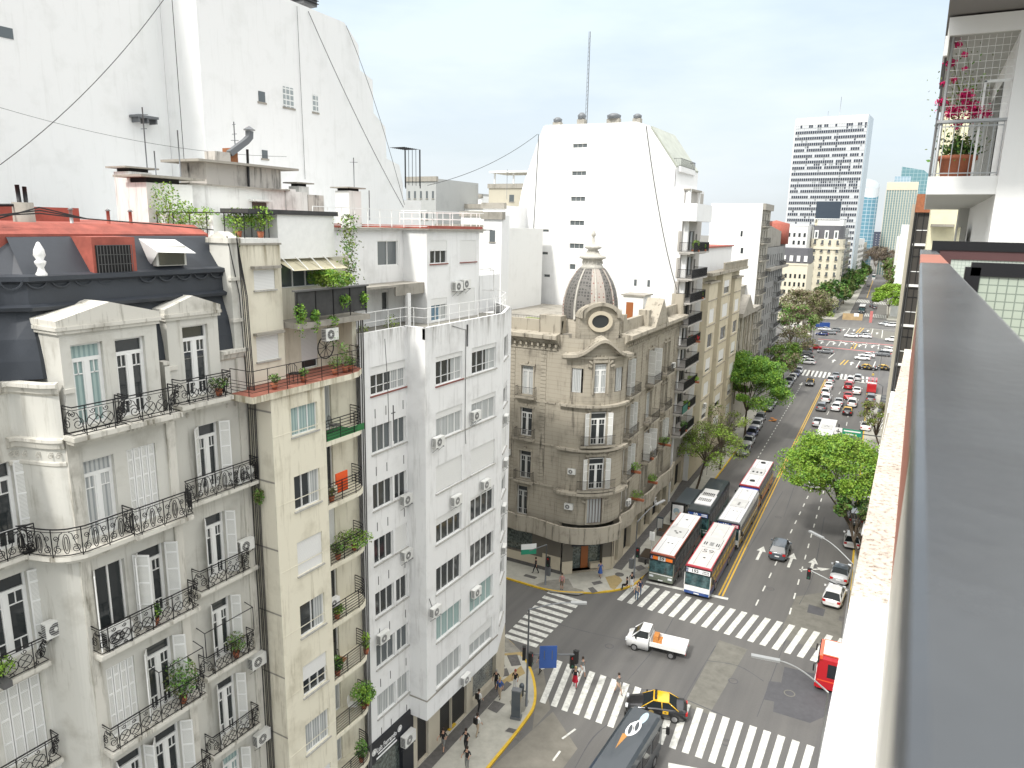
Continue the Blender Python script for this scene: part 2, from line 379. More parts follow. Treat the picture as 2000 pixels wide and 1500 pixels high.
def railing(par, F, path, z, h=1.0, kind='bars', m=None, name='railing', step=.12, r=.017, seq=None, rails=(1.0, .08)):
    """path: local (x,y) points on the balcony edge"""
    m = m or M_IRON; mb = MB(); pts = [Vector((p[0], p[1], 0)) for p in path]
    seg = [(pts[i+1]-pts[i]).length for i in range(len(pts)-1)]; tot = sum(seg)
    def P(t, zz):
        t = max(0, min(tot, t)); i = 0
        while i < len(seg)-1 and t > seg[i]: t -= seg[i]; i += 1
        p = pts[i]+(pts[i+1]-pts[i])*(t/max(seg[i], 1e-6)); return (p.x, p.y, zz)
    for q in rails: mb.tube([(p.x, p.y, h*q) for p in pts], r*1.5 if q == rails[0] else r*1.1, m, 4)
    n = max(1, round(tot/step))
    if kind == 'bars':
        for i in range(n+1): mb.tube([P(tot*i/n, 0), P(tot*i/n, h)], r*.7, m, 4)
    elif kind == 'horiz':
        for i in range(int(tot/1.1)+2): mb.tube([P(tot*i/(int(tot/1.1)+1), 0), P(tot*i/(int(tot/1.1)+1), h)], r*1.2, m, 4)
    elif kind == 'mesh':
        for i in range(n+1): mb.tube([P(tot*i/n, 0), P(tot*i/n, h)], r*.5, m, 4)
        for i in range(1, int(h/step)): mb.tube([(p.x, p.y, i*step) for p in pts], r*.5, m, 4)
    else:
        w0 = .92; k = max(1, round(tot/w0)); w = tot/k; seq = seq or (['oval'] if kind == 'oval' else ['spiral', 'rings', 'rings', 'spiral'])
        for i in range(k):
            if kind == 'scroll': kd = 'spiral' if (i in (0, k-1)) else 'rings'
            else: kd = 'oval'
            mb.tube([P(i*w, 0), P(i*w, h)], r*1.1, m, 4)
            for pl in panel_scroll(i*w, w, h*.96, kd):
                mb.tube([P(a, b) for a, b in pl], r*.85, m, 4)
        mb.tube([P(tot, 0), P(tot, h*1.02)], r*1.3, m, 4); mb.tube([(p.x, p.y, h*.9) for p in pts], r*.8, m, 4)
    return mb.build(name, par, F.at(0, 0, z))
def balcony(par, F, x0, x1, z, out=.6, th=.16, m=None, rail='scroll', rh=1.0, rm=None, y0=0.0, ends=True, step=.12, r=.017, rails=(1.0, .08), curve=0.0):
    m = m or M_CONC; mb = MB()
    if curve > 0:   # rounded outer corner at x1
        c = curve; pts = [(x0, y0), (x0, y0-out)]+[(x1-c+c*math.sin(a), y0-out+c*(1-math.cos(a))) for a in [i*math.pi/2/6 for i in range(7)]]+[(x1, y0)]
    else: pts = [(x0, y0), (x0, y0-out), (x1, y0-out), (x1, y0)]
    mb.prism(pts[::-1], -th, 0, m)
    if curve == 0: mb.box(x0+.05, x1-.05, y0-out*.75, y0, -th-.13, -th, m)
    o = mb.build('balcony', par, F.at(0, 0, z))
    if rail:
        d = .05
        if curve > 0: path = [(x0+d, y0-out+d)]+[(p[0]-d, p[1]+d*.5) for p in pts[2:-1]]+[(x1-d, y0)]
        else: path = [(x0+d, y0), (x0+d, y0-out+d), (x1-d, y0-out+d), (x1-d, y0)]
        railing(o, F, path, z, rh, rail, rm, step=step, r=r, rails=rails)
    return o
# ================================================================ setting
def U(s, o=0.0):      # point in the far block's street frame: s along from the corner, o out from its facade line
    return (-23.45-.0252*s+o, 64+.9997*s+o*.0252)
def arc_pts(ctrl, n=8):   # smooth polyline through control points
    P = [Vector((c[0], c[1], 0)) for c in ctrl]; out = []
    for i in range(len(P)-1):
        a, b, c, d = P[max(i-1, 0)], P[i], P[i+1], P[min(i+2, len(P)-1)]
        for j in range(n):
            t = j/n; out.append(.5*((2*b)+(c-a)*t+(2*a-5*b+4*c-d)*t*t+(3*b-a-3*c+d)*t**3))
    return out+[P[-1]]
def asphalt():
    m, n, b = _nodes('asphalt'); NN = n.nodes.new; LL = n.links.new
    geo = NN('ShaderNodeNewGeometry')
    a = NN('ShaderNodeTexNoise'); a.inputs['Scale'].default_value = .09; a.inputs['Detail'].default_value = 5; LL(geo.outputs['Position'], a.inputs['Vector'])
    mp = NN('ShaderNodeMapping'); mp.inputs['Scale'].default_value = (1.1, .05, 1); mp.inputs['Rotation'].default_value = (0, 0, R(-2)); LL(geo.outputs['Position'], mp.inputs[0])
    s = NN('ShaderNodeTexNoise'); s.inputs['Scale'].default_value = .9; s.inputs['Detail'].default_value = 4; LL(mp.outputs[0], s.inputs['Vector'])
    g = NN('ShaderNodeTexNoise'); g.inputs['Scale'].default_value = 9; g.inputs['Detail'].default_value = 8; g.inputs['Roughness'].default_value = .8; LL(geo.outputs['Position'], g.inputs['Vector'])
    c = NN('ShaderNodeValToRGB'); c.color_ramp.elements[0].position = .3; c.color_ramp.elements[0].color = (.088, .086, .085, 1); c.color_ramp.elements[1].position = .72; c.color_ramp.elements[1].color = (.15, .145, .135, 1)
    ad = NN('ShaderNodeMath'); ad.operation = 'ADD'; m1 = NN('ShaderNodeMath'); m1.operation = 'MULTIPLY'; m1.inputs[1].default_value = .5; LL(s.outputs[0], m1.inputs[0])
    m2 = NN('ShaderNodeMath'); m2.operation = 'MULTIPLY'; m2.inputs[1].default_value = .5; LL(a.outputs[0], m2.inputs[0]); LL(m1.outputs[0], ad.inputs[0]); LL(m2.outputs[0], ad.inputs[1]); LL(ad.outputs[0], c.inputs[0])
    x = NN('ShaderNodeMix'); x.data_type = 'RGBA'; x.blend_type = 'OVERLAY'; x.inputs[0].default_value = .22; LL(c.outputs[0], x.inputs[6]); LL(g.outputs[0], x.inputs[7])
    LL(x.outputs[2], b.inputs['Base Color']); b.inputs['Roughness'].default_value = .85
    bp = NN('ShaderNodeBump'); bp.inputs['Strength'].default_value = .3; bp.inputs['Distance'].default_value = .01; LL(g.outputs[0], bp.inputs['Height']); LL(bp.outputs[0], b.inputs['Normal'])
    return m
M_ASPH = asphalt()
M_PATCH = mat('asphalt_patch_dark', (.078, .078, .084), .85, var=.12, vscale=2, bump=.2)
M_PATCHL = mat('asphalt_patch_light', (.15, .145, .125), .9, var=.2, vscale=1.2, bump=.2)
M_CEMR = mat('cement_roadway', (.17, .16, .135), .9, var=.2, vscale=.8, bump=.2)
M_LINE = mat('road_paint_white', (.56, .56, .52), .75, var=.34, vscale=2.6)
M_LINEY = mat('road_paint_yellow', (.55, .34, .04), .7, var=.15, vscale=4)
M_LINER = mat('road_paint_red', (.50, .16, .15), .7, var=.2, vscale=2)
M_PAVE = mat('pavement_tiles', (.40, .39, .34), .85, var=.16, vscale=1.3, bump=.1)
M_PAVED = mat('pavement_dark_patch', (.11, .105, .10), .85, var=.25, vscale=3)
M_PAVEG = mat('pavement_grey', (.24, .23, .20), .9, var=.22, vscale=2)
M_PAVEO = mat('tactile_ochre', (.34, .26, .12), .85, var=.15, vscale=3)
M_GROUND = mat('far_ground', (.17, .165, .15), .95, var=.2, vscale=.02)
def struct(o): return tag(o, kind='structure')
mb = MB(); mb.poly([(-3500, -500, -.05), (3500, -500, -.05), (3500, 5000, -.05), (-3500, 5000, -.05)], M_GROUND); struct(mb.build('ground'))
mb = MB()
mb.poly([(-90, -40, 0), (25, -40, 0), (25, 335, 0), (-90, 335, 0)], M_ASPH)
mb.poly([(-33.0, 335, 0), (-13, 335, 0), (-20, 760, 0), (-42, 760, 0)], M_ASPH); struct(mb.build('road'))
def ground_poly(name, pix, m, z, dens=None):
    mb = MB(); mb.poly([G(a, b, z) for a, b in pix], m); return struct(mb.build(name))
# repairs in the roadway
ground_poly('road_repair', [(1532, 1302), (1600, 1318), (1690, 1336), (1610, 1400), (1582, 1412), (1510, 1390), (1512, 1370), (1492, 1366), (1502, 1330), (1526, 1333)], M_PATCH, .004)
ground_poly('road_repair', [(960, 1500), (1035, 1430), (1080, 1390), (1128, 1462), (1100, 1500)], M_CEMR, .004)
ground_poly('road_repair', [(1060, 1300), (1075, 1385), (1040, 1425), (1046, 1372), (1038, 1310)], M_CEMR, .003)
ground_poly('road_repair', [(1580, 1180), (1612, 1190), (1608, 1204), (1576, 1196)], M_PATCH, .004)
ground_poly('road_repair', [(1405, 1250), (1460, 1268), (1385, 1395), (1335, 1378)], M_PATCHL, .0025)
ground_poly('road_repair', [(1555, 1165), (1650, 1150), (1640, 1280), (1520, 1245)], M_PATCHL, .0022)
ground_poly('road_repair', [(1700, 640), (1752, 650), (1750, 668), (1690, 655)], M_PATCHL, .004)
# markings -----------------------------------------------------------
mk = MB()
def stripe(a, b, c, d, m=M_LINE, z=.009): mk.poly([(p[0], p[1], z) for p in (a, b, c, d)], m)
def line(p, q, w, m=M_LINE, z=.009):
    p = Vector((p[0], p[1], 0)); q = Vector((q[0], q[1], 0)); t = (q-p).normalized(); a = Vector((t.y, -t.x, 0))*w/2
    mk.poly([((v).x, (v).y, z) for v in (p-a, p+a, q+a, q-a)], m)
def newmk():
    global mk; mk = MB()
def endmk(name='road_marking'):
    struct(mk.build(name)); newmk()
def zebra(A, B, C, D, n, frac=.5):
    """A,B first stripe's far/near end (left edge), C,D last stripe's; n stripes"""
    A, B, C, D = [Vector((p[0], p[1], 0)) for p in (A, B, C, D)]
    st = (C-A)/(n-1); sb = (D-B)/(n-1)
    for i in range(n):
        a = A+st*i; b = B+sb*i; j = rnd.uniform(-.04, .04)
        stripe(a, a+st*frac, b+sb*frac+Vector((0, j, 0)), b+Vector((0, j, 0)))
zebra(G(1240, 1137), G(1205, 1171), G(1640, 1246), G(1607, 1298), 19); endmk('zebra_crossing')
zebra(G(1088, 1289), G(1054, 1371), G(1576, 1454), G(1549, 1545), 21, .52); endmk('zebra_crossing')
for i in range(10):
    t = i/9; a = G(986+(1070-986)*t, 1241+(1156-1241)*t); b = G(1050+(1136-1050)*t, 1262+(1176-1262)*t); w = Vector((0, .52, 0))
    stripe(a-w*.5, b-w*.5, b+w*.5, a+w*.5)
endmk('zebra_crossing')
line(G(1262, 1136), G(1422, 1170), .45); line(G(1305, 1495), G(1440, 1520), .5); endmk('stop_line')
for off, y1 in ((0, 0), (.32, 0)):
    p = G(1404, 1163); q = G(1612, 741); d = Vector((off, 0, 0)); line(p+d, q+d, .16, M_LINEY)
endmk('centre_line')
def dashes(p, q, on, off, w=.13):
    p = Vector((p[0], p[1], 0)); q = Vector((q[0], q[1], 0)); d = (q-p).normalized(); l = (q-p).length; t = 0
    while t+on < l: line(p+d*t, p+d*(t+on), w); t += on+off
dashes(G(1476, 1183), G(1640, 840), 1.3, 1.9); dashes(G(1542, 1200), G(1625, 900), 1.3, 1.9); dashes(G(1462, 925), G(1565, 752), .9, 1.2)
dashes(G(1650, 850), G(1668, 745), 3, 4); dashes(G(1606, 826), G(1650, 750), 3, 4)
line(G(1098, 1443), G(1124, 1424), .15); line(G(1080, 1486), G(1094, 1467), .15); line(G(1320, 1133), G(1345, 1093), .12); endmk('lane_line')
def arrow(px, py, s=1.0, ang=0.0):
    c = G(px, py); T = Matrix.Translation((c.x, c.y, .009)) @ Matrix.Rotation(ang, 4, 'Z') @ Matrix.Diagonal((s, s, 1, 1))
    for P in ([(-.12, -1.7), (.12, -1.7), (.12, .4), (-.12, .4)], [(-.42, .4), (.42, .4), (0, 1.7)]): mk.poly([T @ Vector((a, b, 0)) for a, b in P], M_LINE)
arrow(1485, 1080, 1.15); arrow(1545, 1094, 1.15); arrow(1587, 1104, 1.15); arrow(1592, 1112, 1.0, R(-55))
arrow(1565, 750, 1.1, R(180)); endmk('lane_arrow')
# plaza markings
zebra(G(1572, 722), G(1565, 733), G(1700, 737), G(1700, 748), 17)
line(G(1690, 748), G(1625, 738), .5)
endmk('zebra_crossing')
for (a, b) in (((1598, 662), (1752, 675)), ((1592, 676), (1752, 692))): line(G(*a), G(*b), 1.0, M_LINER)
p, q = G(1598, 665), G(1750, 678)
dashes(p, q, 1.6, 1.6, 1.4); p, q = G(1640, 640), G(1745, 643)
for a, b in (((1640, 640), (1620, 652)), ((1660, 641), (1650, 655)), ((1705, 642), (1700, 660)), ((1724, 645), (1722, 660)), ((1618, 700), (1630, 690)), ((1672, 718), (1680, 705)), ((1704, 720), (1710, 706)), ((1614, 675), (1622, 666)), ((1638, 676), (1643, 667)), ((1664, 678), (1668, 668)), ((1690, 680), (1693, 670)), ((1715, 682), (1717, 672))): line(G(*a), G(*b), .22)
for a, b in (((1672, 650), (1682, 640)), ((1662, 681), (1668, 671)), ((1641, 712), (1650, 703))):
    for o in (0, .9): line(G(*a)+Vector((o, 0, 0)), G(*b)+Vector((o, 0, 0)), .3, M_LINEY)
for px, py in ((1628, 705), (1663, 710), (1648, 644), (1668, 645), (1695, 646), (1713, 651), (1605, 669), (1629, 671), (1652, 672), (1679, 675), (1704, 677)): arrow(px, py, 1.6)
line(G(1640, 640), G(1756, 645), .3); endmk()
zebra(G(1676, 584), G(1672, 590), G(1752, 592), G(1750, 598), 26); zebra(G(1690, 612), G(1688, 618), G(1752, 618), G(1752, 624), 20); endmk('zebra_crossing')
line(G(1693, 582), G(1709, 537), .3, M_LINEY); endmk('centre_line')
for pl in ([(1225, 1330), (1290, 1250), (1330, 1180)], [(1060, 1210), (1150, 1235), (1260, 1258)], [(1330, 1378), (1400, 1262)], [(1478, 1400), (1540, 1240)], [(1180, 1320), (1235, 1345), (1300, 1352), (1420, 1400)], [(1448, 1100), (1470, 1060), (1530, 960)], [(1560, 1180), (1590, 1120), (1610, 1010)], [(1120, 1500), (1160, 1440), (1215, 1395)], [(1380, 1290), (1440, 1300), (1490, 1330)], [(1530, 1010), (1570, 900), (1598, 830)]):
    q_ = [G(a, b)+Vector((rnd.uniform(-.1, .1), 0, 0)) for a, b in pl]; q_ = arc_pts([(v.x, v.y) for v in q_], 5)
    for a, b in zip(q_, q_[1:]): line(a, b, rnd.uniform(.04, .1), M_PATCH, .0035)
endmk('tar_seam')
for px, py in ((1432, 1330), (1190, 1262), (1505, 1150), (1520, 1010), (1418, 1450), (1555, 870)):
    mb = MB(); c = G(px, py, .0052); mb.disc(c, (0, 0, 1), .38, M_PATCH, 14); mb.disc(c+Vector((0, 0, .002)), (0, 0, 1), .3, M_PAVED, 14); struct(mb.build('manhole_cover'))
# pavements with kerbs -----------------------------------------------
def pavement(pts, kerb_pts, name='sidewalk', z=.13, m=M_PAVE, mk_=M_YEL, kname='kerb'):
    mb = MB(); mb.prism([(p[0], p[1]) for p in pts], -.04, z, m); struct(mb.build(name))
    mb = MB(); k = [Vector((p[0], p[1], 0)) for p in kerb_pts]
    L_, R_ = [], []
    for i, p in enumerate(k):
        t = (k[min(i+1, len(k)-1)]-k[max(i-1, 0)]).normalized(); a = Vector((t.y, -t.x, 0)); L_.append(p-a*.16); R_.append(p+a*.03)
    for i in range(len(k)-1):
        a, b, c, d = L_[i], L_[i+1], R_[i+1], R_[i]
        mb.poly([(a.x, a.y, z+.006), (b.x, b.y, z+.006), (c.x, c.y, z+.006), (d.x, d.y, z+.006)], mk_)
        mb.poly([(d.x, d.y, 0), (d.x, d.y, z+.006), (c.x, c.y, z+.006), (c.x, c.y, 0)], mk_)
    struct(mb.build(kname))
KN = arc_pts([(-20.1, -30), (-20.1, 20), (-20.1, 34), (-20.13, 39.3), (-20.5, 42.0), (-22.2, 44.9), (-24.3, 46.9), (-26.9, 48.4), (-30, 48.9), (-40, 49.0), (-88, 49.2)], 6)
pavement([(-88, -30), (-20.1, -30)]+[(p.x, p.y) for p in KN]+[(-88, 49.2)], KN)
KF = arc_pts([(-88, 57.7), (-40, 57.6), (-31.3, 57.5), (-27.1, 57.5), (-24.4, 58.5), (-21.6, 60.7), (-20.3, 63.2), U(3, 3.3), U(20, 3.3), U(60, 3.3), U(112, 3.3)], 6)
pavement([(-88, 57.7)]+[(p.x, p.y) for p in KF]+[U(116, -2), (-88, 180)], KF)
KR = [(-1.2, -40), (-1.2, 40)]; pavement([(-1.2, -40), (8, -40), (8, 44), (-1.2, 44)], [(-1.2, 44), (-1.2, -40)], mk_=M_YEL)
KR2 = arc_pts([(6, 60.5), (1, 61.5), (-1.2, 63.8), (-1.8, 68), (-2.3, 82), (-4.6, 135), (-6.2, 172)], 5)
pavement([(12, 60.5)]+[(p.x, p.y) for p in KR2]+[(12, 172)], KR2[::-1])
pavement([G(1530, 640), G(1586, 655), G(1572, 640), G(1600, 622), G(1632, 624), G(1650, 612), G(1560, 600)], [G(1586, 655), G(1572, 640), G(1600, 622), G(1632, 624), G(1650, 612)], mk_=M_PAVE)
pavement([(-30, 345), (-23, 345), (-36, 740), (-44, 740)], [(-36, 740), (-23.5, 345)], mk_=M_PAVE); pavement([(-8, 330), (0, 330), (-12, 740), (-22, 740)], [(-8, 330), (-22, 740)], mk_=M_PAVE)
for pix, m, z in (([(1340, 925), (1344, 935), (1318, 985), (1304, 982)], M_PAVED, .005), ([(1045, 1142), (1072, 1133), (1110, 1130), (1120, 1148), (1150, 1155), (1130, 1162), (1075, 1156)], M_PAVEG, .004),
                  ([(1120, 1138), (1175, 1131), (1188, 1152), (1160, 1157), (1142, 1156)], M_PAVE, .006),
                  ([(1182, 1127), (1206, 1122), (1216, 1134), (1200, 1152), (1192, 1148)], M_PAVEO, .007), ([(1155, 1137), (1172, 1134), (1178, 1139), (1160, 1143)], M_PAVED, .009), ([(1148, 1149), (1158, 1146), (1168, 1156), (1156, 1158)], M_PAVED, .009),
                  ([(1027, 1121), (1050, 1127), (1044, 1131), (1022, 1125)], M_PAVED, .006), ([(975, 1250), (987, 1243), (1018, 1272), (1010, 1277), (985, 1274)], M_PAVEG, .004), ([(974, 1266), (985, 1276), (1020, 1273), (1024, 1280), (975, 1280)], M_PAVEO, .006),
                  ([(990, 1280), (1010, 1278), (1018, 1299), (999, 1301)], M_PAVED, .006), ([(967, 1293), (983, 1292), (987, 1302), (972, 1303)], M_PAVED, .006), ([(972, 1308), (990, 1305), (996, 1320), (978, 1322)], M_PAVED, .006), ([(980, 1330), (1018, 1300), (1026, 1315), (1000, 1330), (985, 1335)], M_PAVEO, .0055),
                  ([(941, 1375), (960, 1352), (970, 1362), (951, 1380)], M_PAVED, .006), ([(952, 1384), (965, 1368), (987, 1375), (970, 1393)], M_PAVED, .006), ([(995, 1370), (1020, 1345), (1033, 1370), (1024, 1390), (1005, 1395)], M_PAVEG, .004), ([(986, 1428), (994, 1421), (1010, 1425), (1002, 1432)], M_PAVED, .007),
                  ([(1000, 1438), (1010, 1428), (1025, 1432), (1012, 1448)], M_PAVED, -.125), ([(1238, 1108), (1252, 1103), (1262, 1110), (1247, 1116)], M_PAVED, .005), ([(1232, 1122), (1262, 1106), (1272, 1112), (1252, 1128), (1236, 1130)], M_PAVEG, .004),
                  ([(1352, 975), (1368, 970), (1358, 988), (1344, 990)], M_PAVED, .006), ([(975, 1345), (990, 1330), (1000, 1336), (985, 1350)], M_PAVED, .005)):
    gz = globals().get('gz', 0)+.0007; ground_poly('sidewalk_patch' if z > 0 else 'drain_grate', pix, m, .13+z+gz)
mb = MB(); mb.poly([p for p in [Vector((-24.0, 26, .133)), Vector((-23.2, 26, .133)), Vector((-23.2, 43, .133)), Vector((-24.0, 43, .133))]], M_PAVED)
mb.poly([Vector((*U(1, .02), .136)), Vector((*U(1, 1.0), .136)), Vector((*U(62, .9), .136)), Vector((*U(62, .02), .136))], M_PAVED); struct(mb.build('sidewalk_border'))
mb = MB(); c = G(1210, 1122, .14); mb.disc(c, (0, 0, 1), .45, M_PAVED, 16); struct(mb.build('manhole_cover'))
mb = MB(); c = G(1542, 1354, .01); mb.disc(c, (0, 0, 1), .42, M_PATCHL, 16); mb.disc(c+Vector((0, 0, .004)), (0, 0, 1), .33, M_PATCH, 16); struct(mb.build('manhole_cover'))
ground_poly('drain_grate', [(1640, 1202), (1650, 1206), (1650, 1216), (1638, 1211)], M_PAVED, .012)
# ================================================================ near left row
def bld(name, loc, label, cat='building', group=None): return thing(name, loc, label, cat, group)
def FX(X): return FR((X, 0), (0, 1))
def block(par, name, x0, x1, y0, y1, z0, z1, m, mt=None):
    mb = MB(); mb.prism([(x0, y0), (x1, y0), (x1, y1), (x0, y1)], z0, z1, m, mt); return mb.build(name, par)
acs = []
def ac_proto():
    o = thing('air_conditioner', (0, 0, 0), 'white air conditioner', 'air conditioner')
    mb = MB(); mb.box(-.42, .42, -.36, -.06, 0, .58, M_AC); mb.build('casing', o)
    mb = MB(); mb.disc((-.1, -.365, .29), (0, -1, 0), .23, M_IRONG, 16); mb.disc((-.1, -.37, .29), (0, -1, 0), .07, M_AC, 10)
    for k in range(5): mb.tube([(-.1-.22, -.375, .12+k*.085), (-.1+.22, -.375, .12+k*.085)], .006, M_AC, 4)
    for k in range(7): mb.box(-.43, -.421, -.33, -.09, .06+k*.07, .09+k*.07, M_IRON)
    mb.build('fan_grille', o)
    mb = MB()
    for x in (-.3, .3): mb.box(x-.02, x+.02, -.4, 0, -.05, -.01, M_IRONG); mb.tube([(x, 0, -.35), (x, -.36, -.04)], .012, M_IRONG, 4)
    mb.build('bracket', o); return o
AC0 = None
def ac(F, x, z, label, y=0.0, sc=1.0):
    global AC0
    M = F.at(x, y, z) @ Matrix.Scale(sc, 4)
    if AC0 is None:
        AC0 = ac_proto(); AC0.matrix_basis = M; reg(AC0, M)
        for c in kids(AC0): reg(c, M)
        AC0['label'] = label; AC0['group'] = 'air conditioners on the facades'; return AC0
    return copy_tree(AC0, M, label)
LEAFM = {}
def leafmat(name, c):
    if name in LEAFM: return LEAFM[name]
    m = mat(name, c, .6, var=.3, vscale=1.5, spec=.3)
    b = m.node_tree.nodes['Principled BSDF']; b.inputs['Subsurface Weight'].default_value = 0
    LEAFM[name] = m; return m
GR1 = leafmat('leaf_bright', (.22, .37, .045)); GR2 = leafmat('leaf_mid', (.13, .27, .05)); GR3 = leafmat('leaf_dark', (.035, .09, .02)); GR4 = leafmat('leaf_yellow', (.22, .31, .05))
GR5 = leafmat('leaf_olive', (.13, .15, .05)); GR6 = leafmat('leaf_brown', (.20, .16, .105))
def leaves_mesh(name, pts, size, mats, seed=1, flat=.5):
    """pts: (n,3) leaf centres, two crossed small quads each"""
    rs = np.random.RandomState(seed); n = len(pts); pts = np.asarray(pts, float)
    a = rs.normal(size=(n, 3)); a /= np.linalg.norm(a, axis=1)[:, None]; b = rs.normal(size=(n, 3)); b[:, 2] *= flat; b -= a*(a*b).sum(1)[:, None]; b /= np.linalg.norm(b, axis=1)[:, None]
    s = size*rs.uniform(.6, 1.3, (n, 1)); a = a*s; b = b*s*.6
    V = np.stack([pts-a-b*.3, pts-b, pts+a+b*.2, pts+b], 1).reshape(-1, 3)
    me = bpy.data.meshes.new(name); me.vertices.add(4*n); me.vertices.foreach_set('co', V.ravel()); me.loops.add(4*n); me.loops.foreach_set('vertex_index', np.arange(4*n))
    me.polygons.add(n); me.polygons.foreach_set('loop_start', np.arange(n)*4); me.polygons.foreach_set('loop_total', np.full(n, 4))
    for m in mats: me.materials.append(m)
    cell = np.floor(pts/(size*5)).astype(int); h = (cell[:, 0]*73856093 ^ cell[:, 1]*19349663 ^ cell[:, 2]*83492791) % 97
    mi = ((h/97*len(mats)).astype(int)+(rs.rand(n) < .25)) % len(mats)
    me.polygons.foreach_set('material_index', mi.astype(int)); me.update(calc_edges=True); me.validate(); return me
def plant(loc, w, h, label, mats=None, n=140, size=.07, pot=True, group=None, w2=None, name='potted_plant', trail=0.0, bx=False, seed=None):
    rs = np.random.RandomState(seed or int(abs(loc[0]*37+loc[1]*91+loc[2]*13)) % 9999); o = thing(name, loc, label, 'plant', group); ph = 0
    if pot:
        mb = MB(); ph = .28
        if bx: mb.box(-w/2, w/2, -.14, .14, 0, .22, M_IRONG if bx == 2 else M_POT)
        else: mb.lathe([(0, 0), (.11, 0), (.16, .28), (.14, .28), (.13, .24), (0, .24)], (0, 0, 0), M_POT, 12)
        mb.build('pot', o, WM[o.name])
    mb = MB()
    for k in range(5):
        a = rs.rand()*6.28; mb.tube([(0, 0, ph*.7), (math.cos(a)*w*.2, math.sin(a)*w*.2, ph+h*.5)], .01, GR5, 4)
    mb.build('stem', o, WM[o.name])
    n = int(n*1.8); u = rs.normal(size=(n, 3)); u /= np.linalg.norm(u, axis=1)[:, None]; u *= rs.rand(n, 1)**.4
    P = np.stack([u[:, 0]*w/2, u[:, 1]*(w2 or w)/2, ph+h*.5+u[:, 2]*h/2], 1)
    if trail: P[:, 2] -= (rs.rand(n) < .35)*rs.rand(n)*trail
    link(leaves_mesh('foliage', P, size, mats or [GR1, GR2, GR3], rs.randint(999)), 'foliage', o, WM[o.name]); return o
PL_GREY = plaster('grey_stucco', (.60, .59, .54), (.24, .22, .17), .62, 1.1)
PL_GREYT = plaster('grey_stucco_trim', (.62, .60, .54), (.15, .135, .10), .85, 1.2)
M_MANS = mat('mansard_slate_paint', (.034, .040, .050), .55, var=.15, vscale=.7, bump=.15)
gb = bld('mansard_apartment_house', (-24.4, 12, 0), 'ornate grey stucco apartment house with charcoal mansard and scrolled iron balconies, leftmost in the row')
GA, GB_, GC = -23.7, -24.4, -25.3
FM, FRt, FL = FX(GA), FX(GB_), FX(GC)
def fdoors(levels, xs): return [(a, b, z0+.08, z0+2.75) for z0 in levels for a, b in xs]
LV = [23.02, 19.1, 15.2, 11.4, 7.6, 3.8]
hM = [(a, b, z+.12, z+2.95) for z in LV for a, b in ((13.38, 14.46), (14.94, 16.05))]
hR = [(18.42, 19.42, z+.12, z+2.9) for z in LV]
hL = [(10.6, 12.0, z+.12, z+3.1) for z in LV]+[(7.6, 9.0, z+.12, z+3.1) for z in LV]
mb = MB(); wall_local(mb, 12.87, 16.9, 0, 27.0, hM, PL_GREY, .28); wall_local(mb, 16.7, 16.9, 27, 28.7, [], PL_GREY)
for x in (12.87, 16.5): mb.box(x, x+.35, -.08, 0, 0, 22.8, PL_GREYT)
for x in (12.87, 16.5): mb.box(x, x+.35, -.08, 0, 23.2, 26.9, PL_GREYT)
for z in (22.55,): mb.box(12.87, 16.9, -.16, 0, z, z+.12, PL_GREYT)
mb.build('wall', gb, FM.M)
mb = MB(); wall_local(mb, 16.9, 20.97, 0, 28.7, hR+[(17.32, 19.6, 27.05, 28.7)], PL_GREY, .28); mb.box(20.45, 20.8, -.09, 0, 0, 28.4, PL_GREYT); mb.box(17.05, 17.35, -.09, 0, 0, 28.4, PL_GREYT)
for z in (26.75, 22.7, 18.75): mb.box(16.95, 20.97, -.2, 0, z, z+.16, PL_GREYT)
mb.box(16.9, 16.91, -.7, 0, 0, 28.7, PL_GREY); mb.build('wall', gb, FRt.M)
mb = MB(); wall_local(mb, -6, 12.0, 0, 28.7, hL, PL_GREY, .28); mb.build('wall', gb, FL.M)
SC = arc_pts([(GC, 12.0), (GC+.12, 12.25), (GA-.35, 12.6), (GA, 12.87)], 5)
mb = MB()
for i in range(len(SC)-1):
    p, q = SC[i], SC[i+1]; mb.poly([(p.x, p.y, 0), (q.x, q.y, 0), (q.x, q.y, 28.7), (p.x, p.y, 28.7)], PL_GREY, True)
mb.build('curved_wall', gb)
PLAN = [(GC, -6), (GC, 11.9)]+[(p.x, p.y) for p in SC]+[(GA, 16.9), (GB_, 16.9), (GB_, 20.97)]
def molding(par, plan, prof, m, name='cornice'):
    """prof: (out, z) ring swept along the plan polyline"""
    mb = MB(); P = [Vector((p[0], p[1], 0)) for p in plan]; rings = []
    for i, p in enumerate(P):
        t = (P[min(i+1, len(P)-1)]-P[max(i-1, 0)]); t.normalize(); n = Vector((t.y, -t.x, 0)); rings.append([(p.x+n.x*o, p.y+n.y*o, z) for o, z in prof])
    for i in range(len(P)-1):
        a, b = rings[i], rings[i+1]
        for j in range(len(prof)-1): mb.poly([a[j], b[j], b[j+1], a[j+1]], m)
    for rr in (rings[0], rings[-1]): mb.poly(rr, m)
    return mb.build(name, par)
for pl_ in (PLAN[1:-3], [(GB_, 16.95), (GB_, 17.2)], [(GB_, 19.7), (GB_, 20.97)]): molding(gb, pl_, [(0, 28.35), (.12, 28.45), (.16, 28.62), (.28, 28.66), (.28, 28.78), (-.05, 28.8)], PL_GREYT)
molding(gb, PLAN[1:-3], [(0, 26.55), (.1, 26.6), (.14, 26.78), (.2, 26.82), (.2, 26.92), (-.05, 26.95)], PL_GREYT)
molding(gb, PLAN[1:-3], [(0, 25.95), (.05, 26.0), (.06, 26.1), (.0, 26.14)], PL_GREYT)
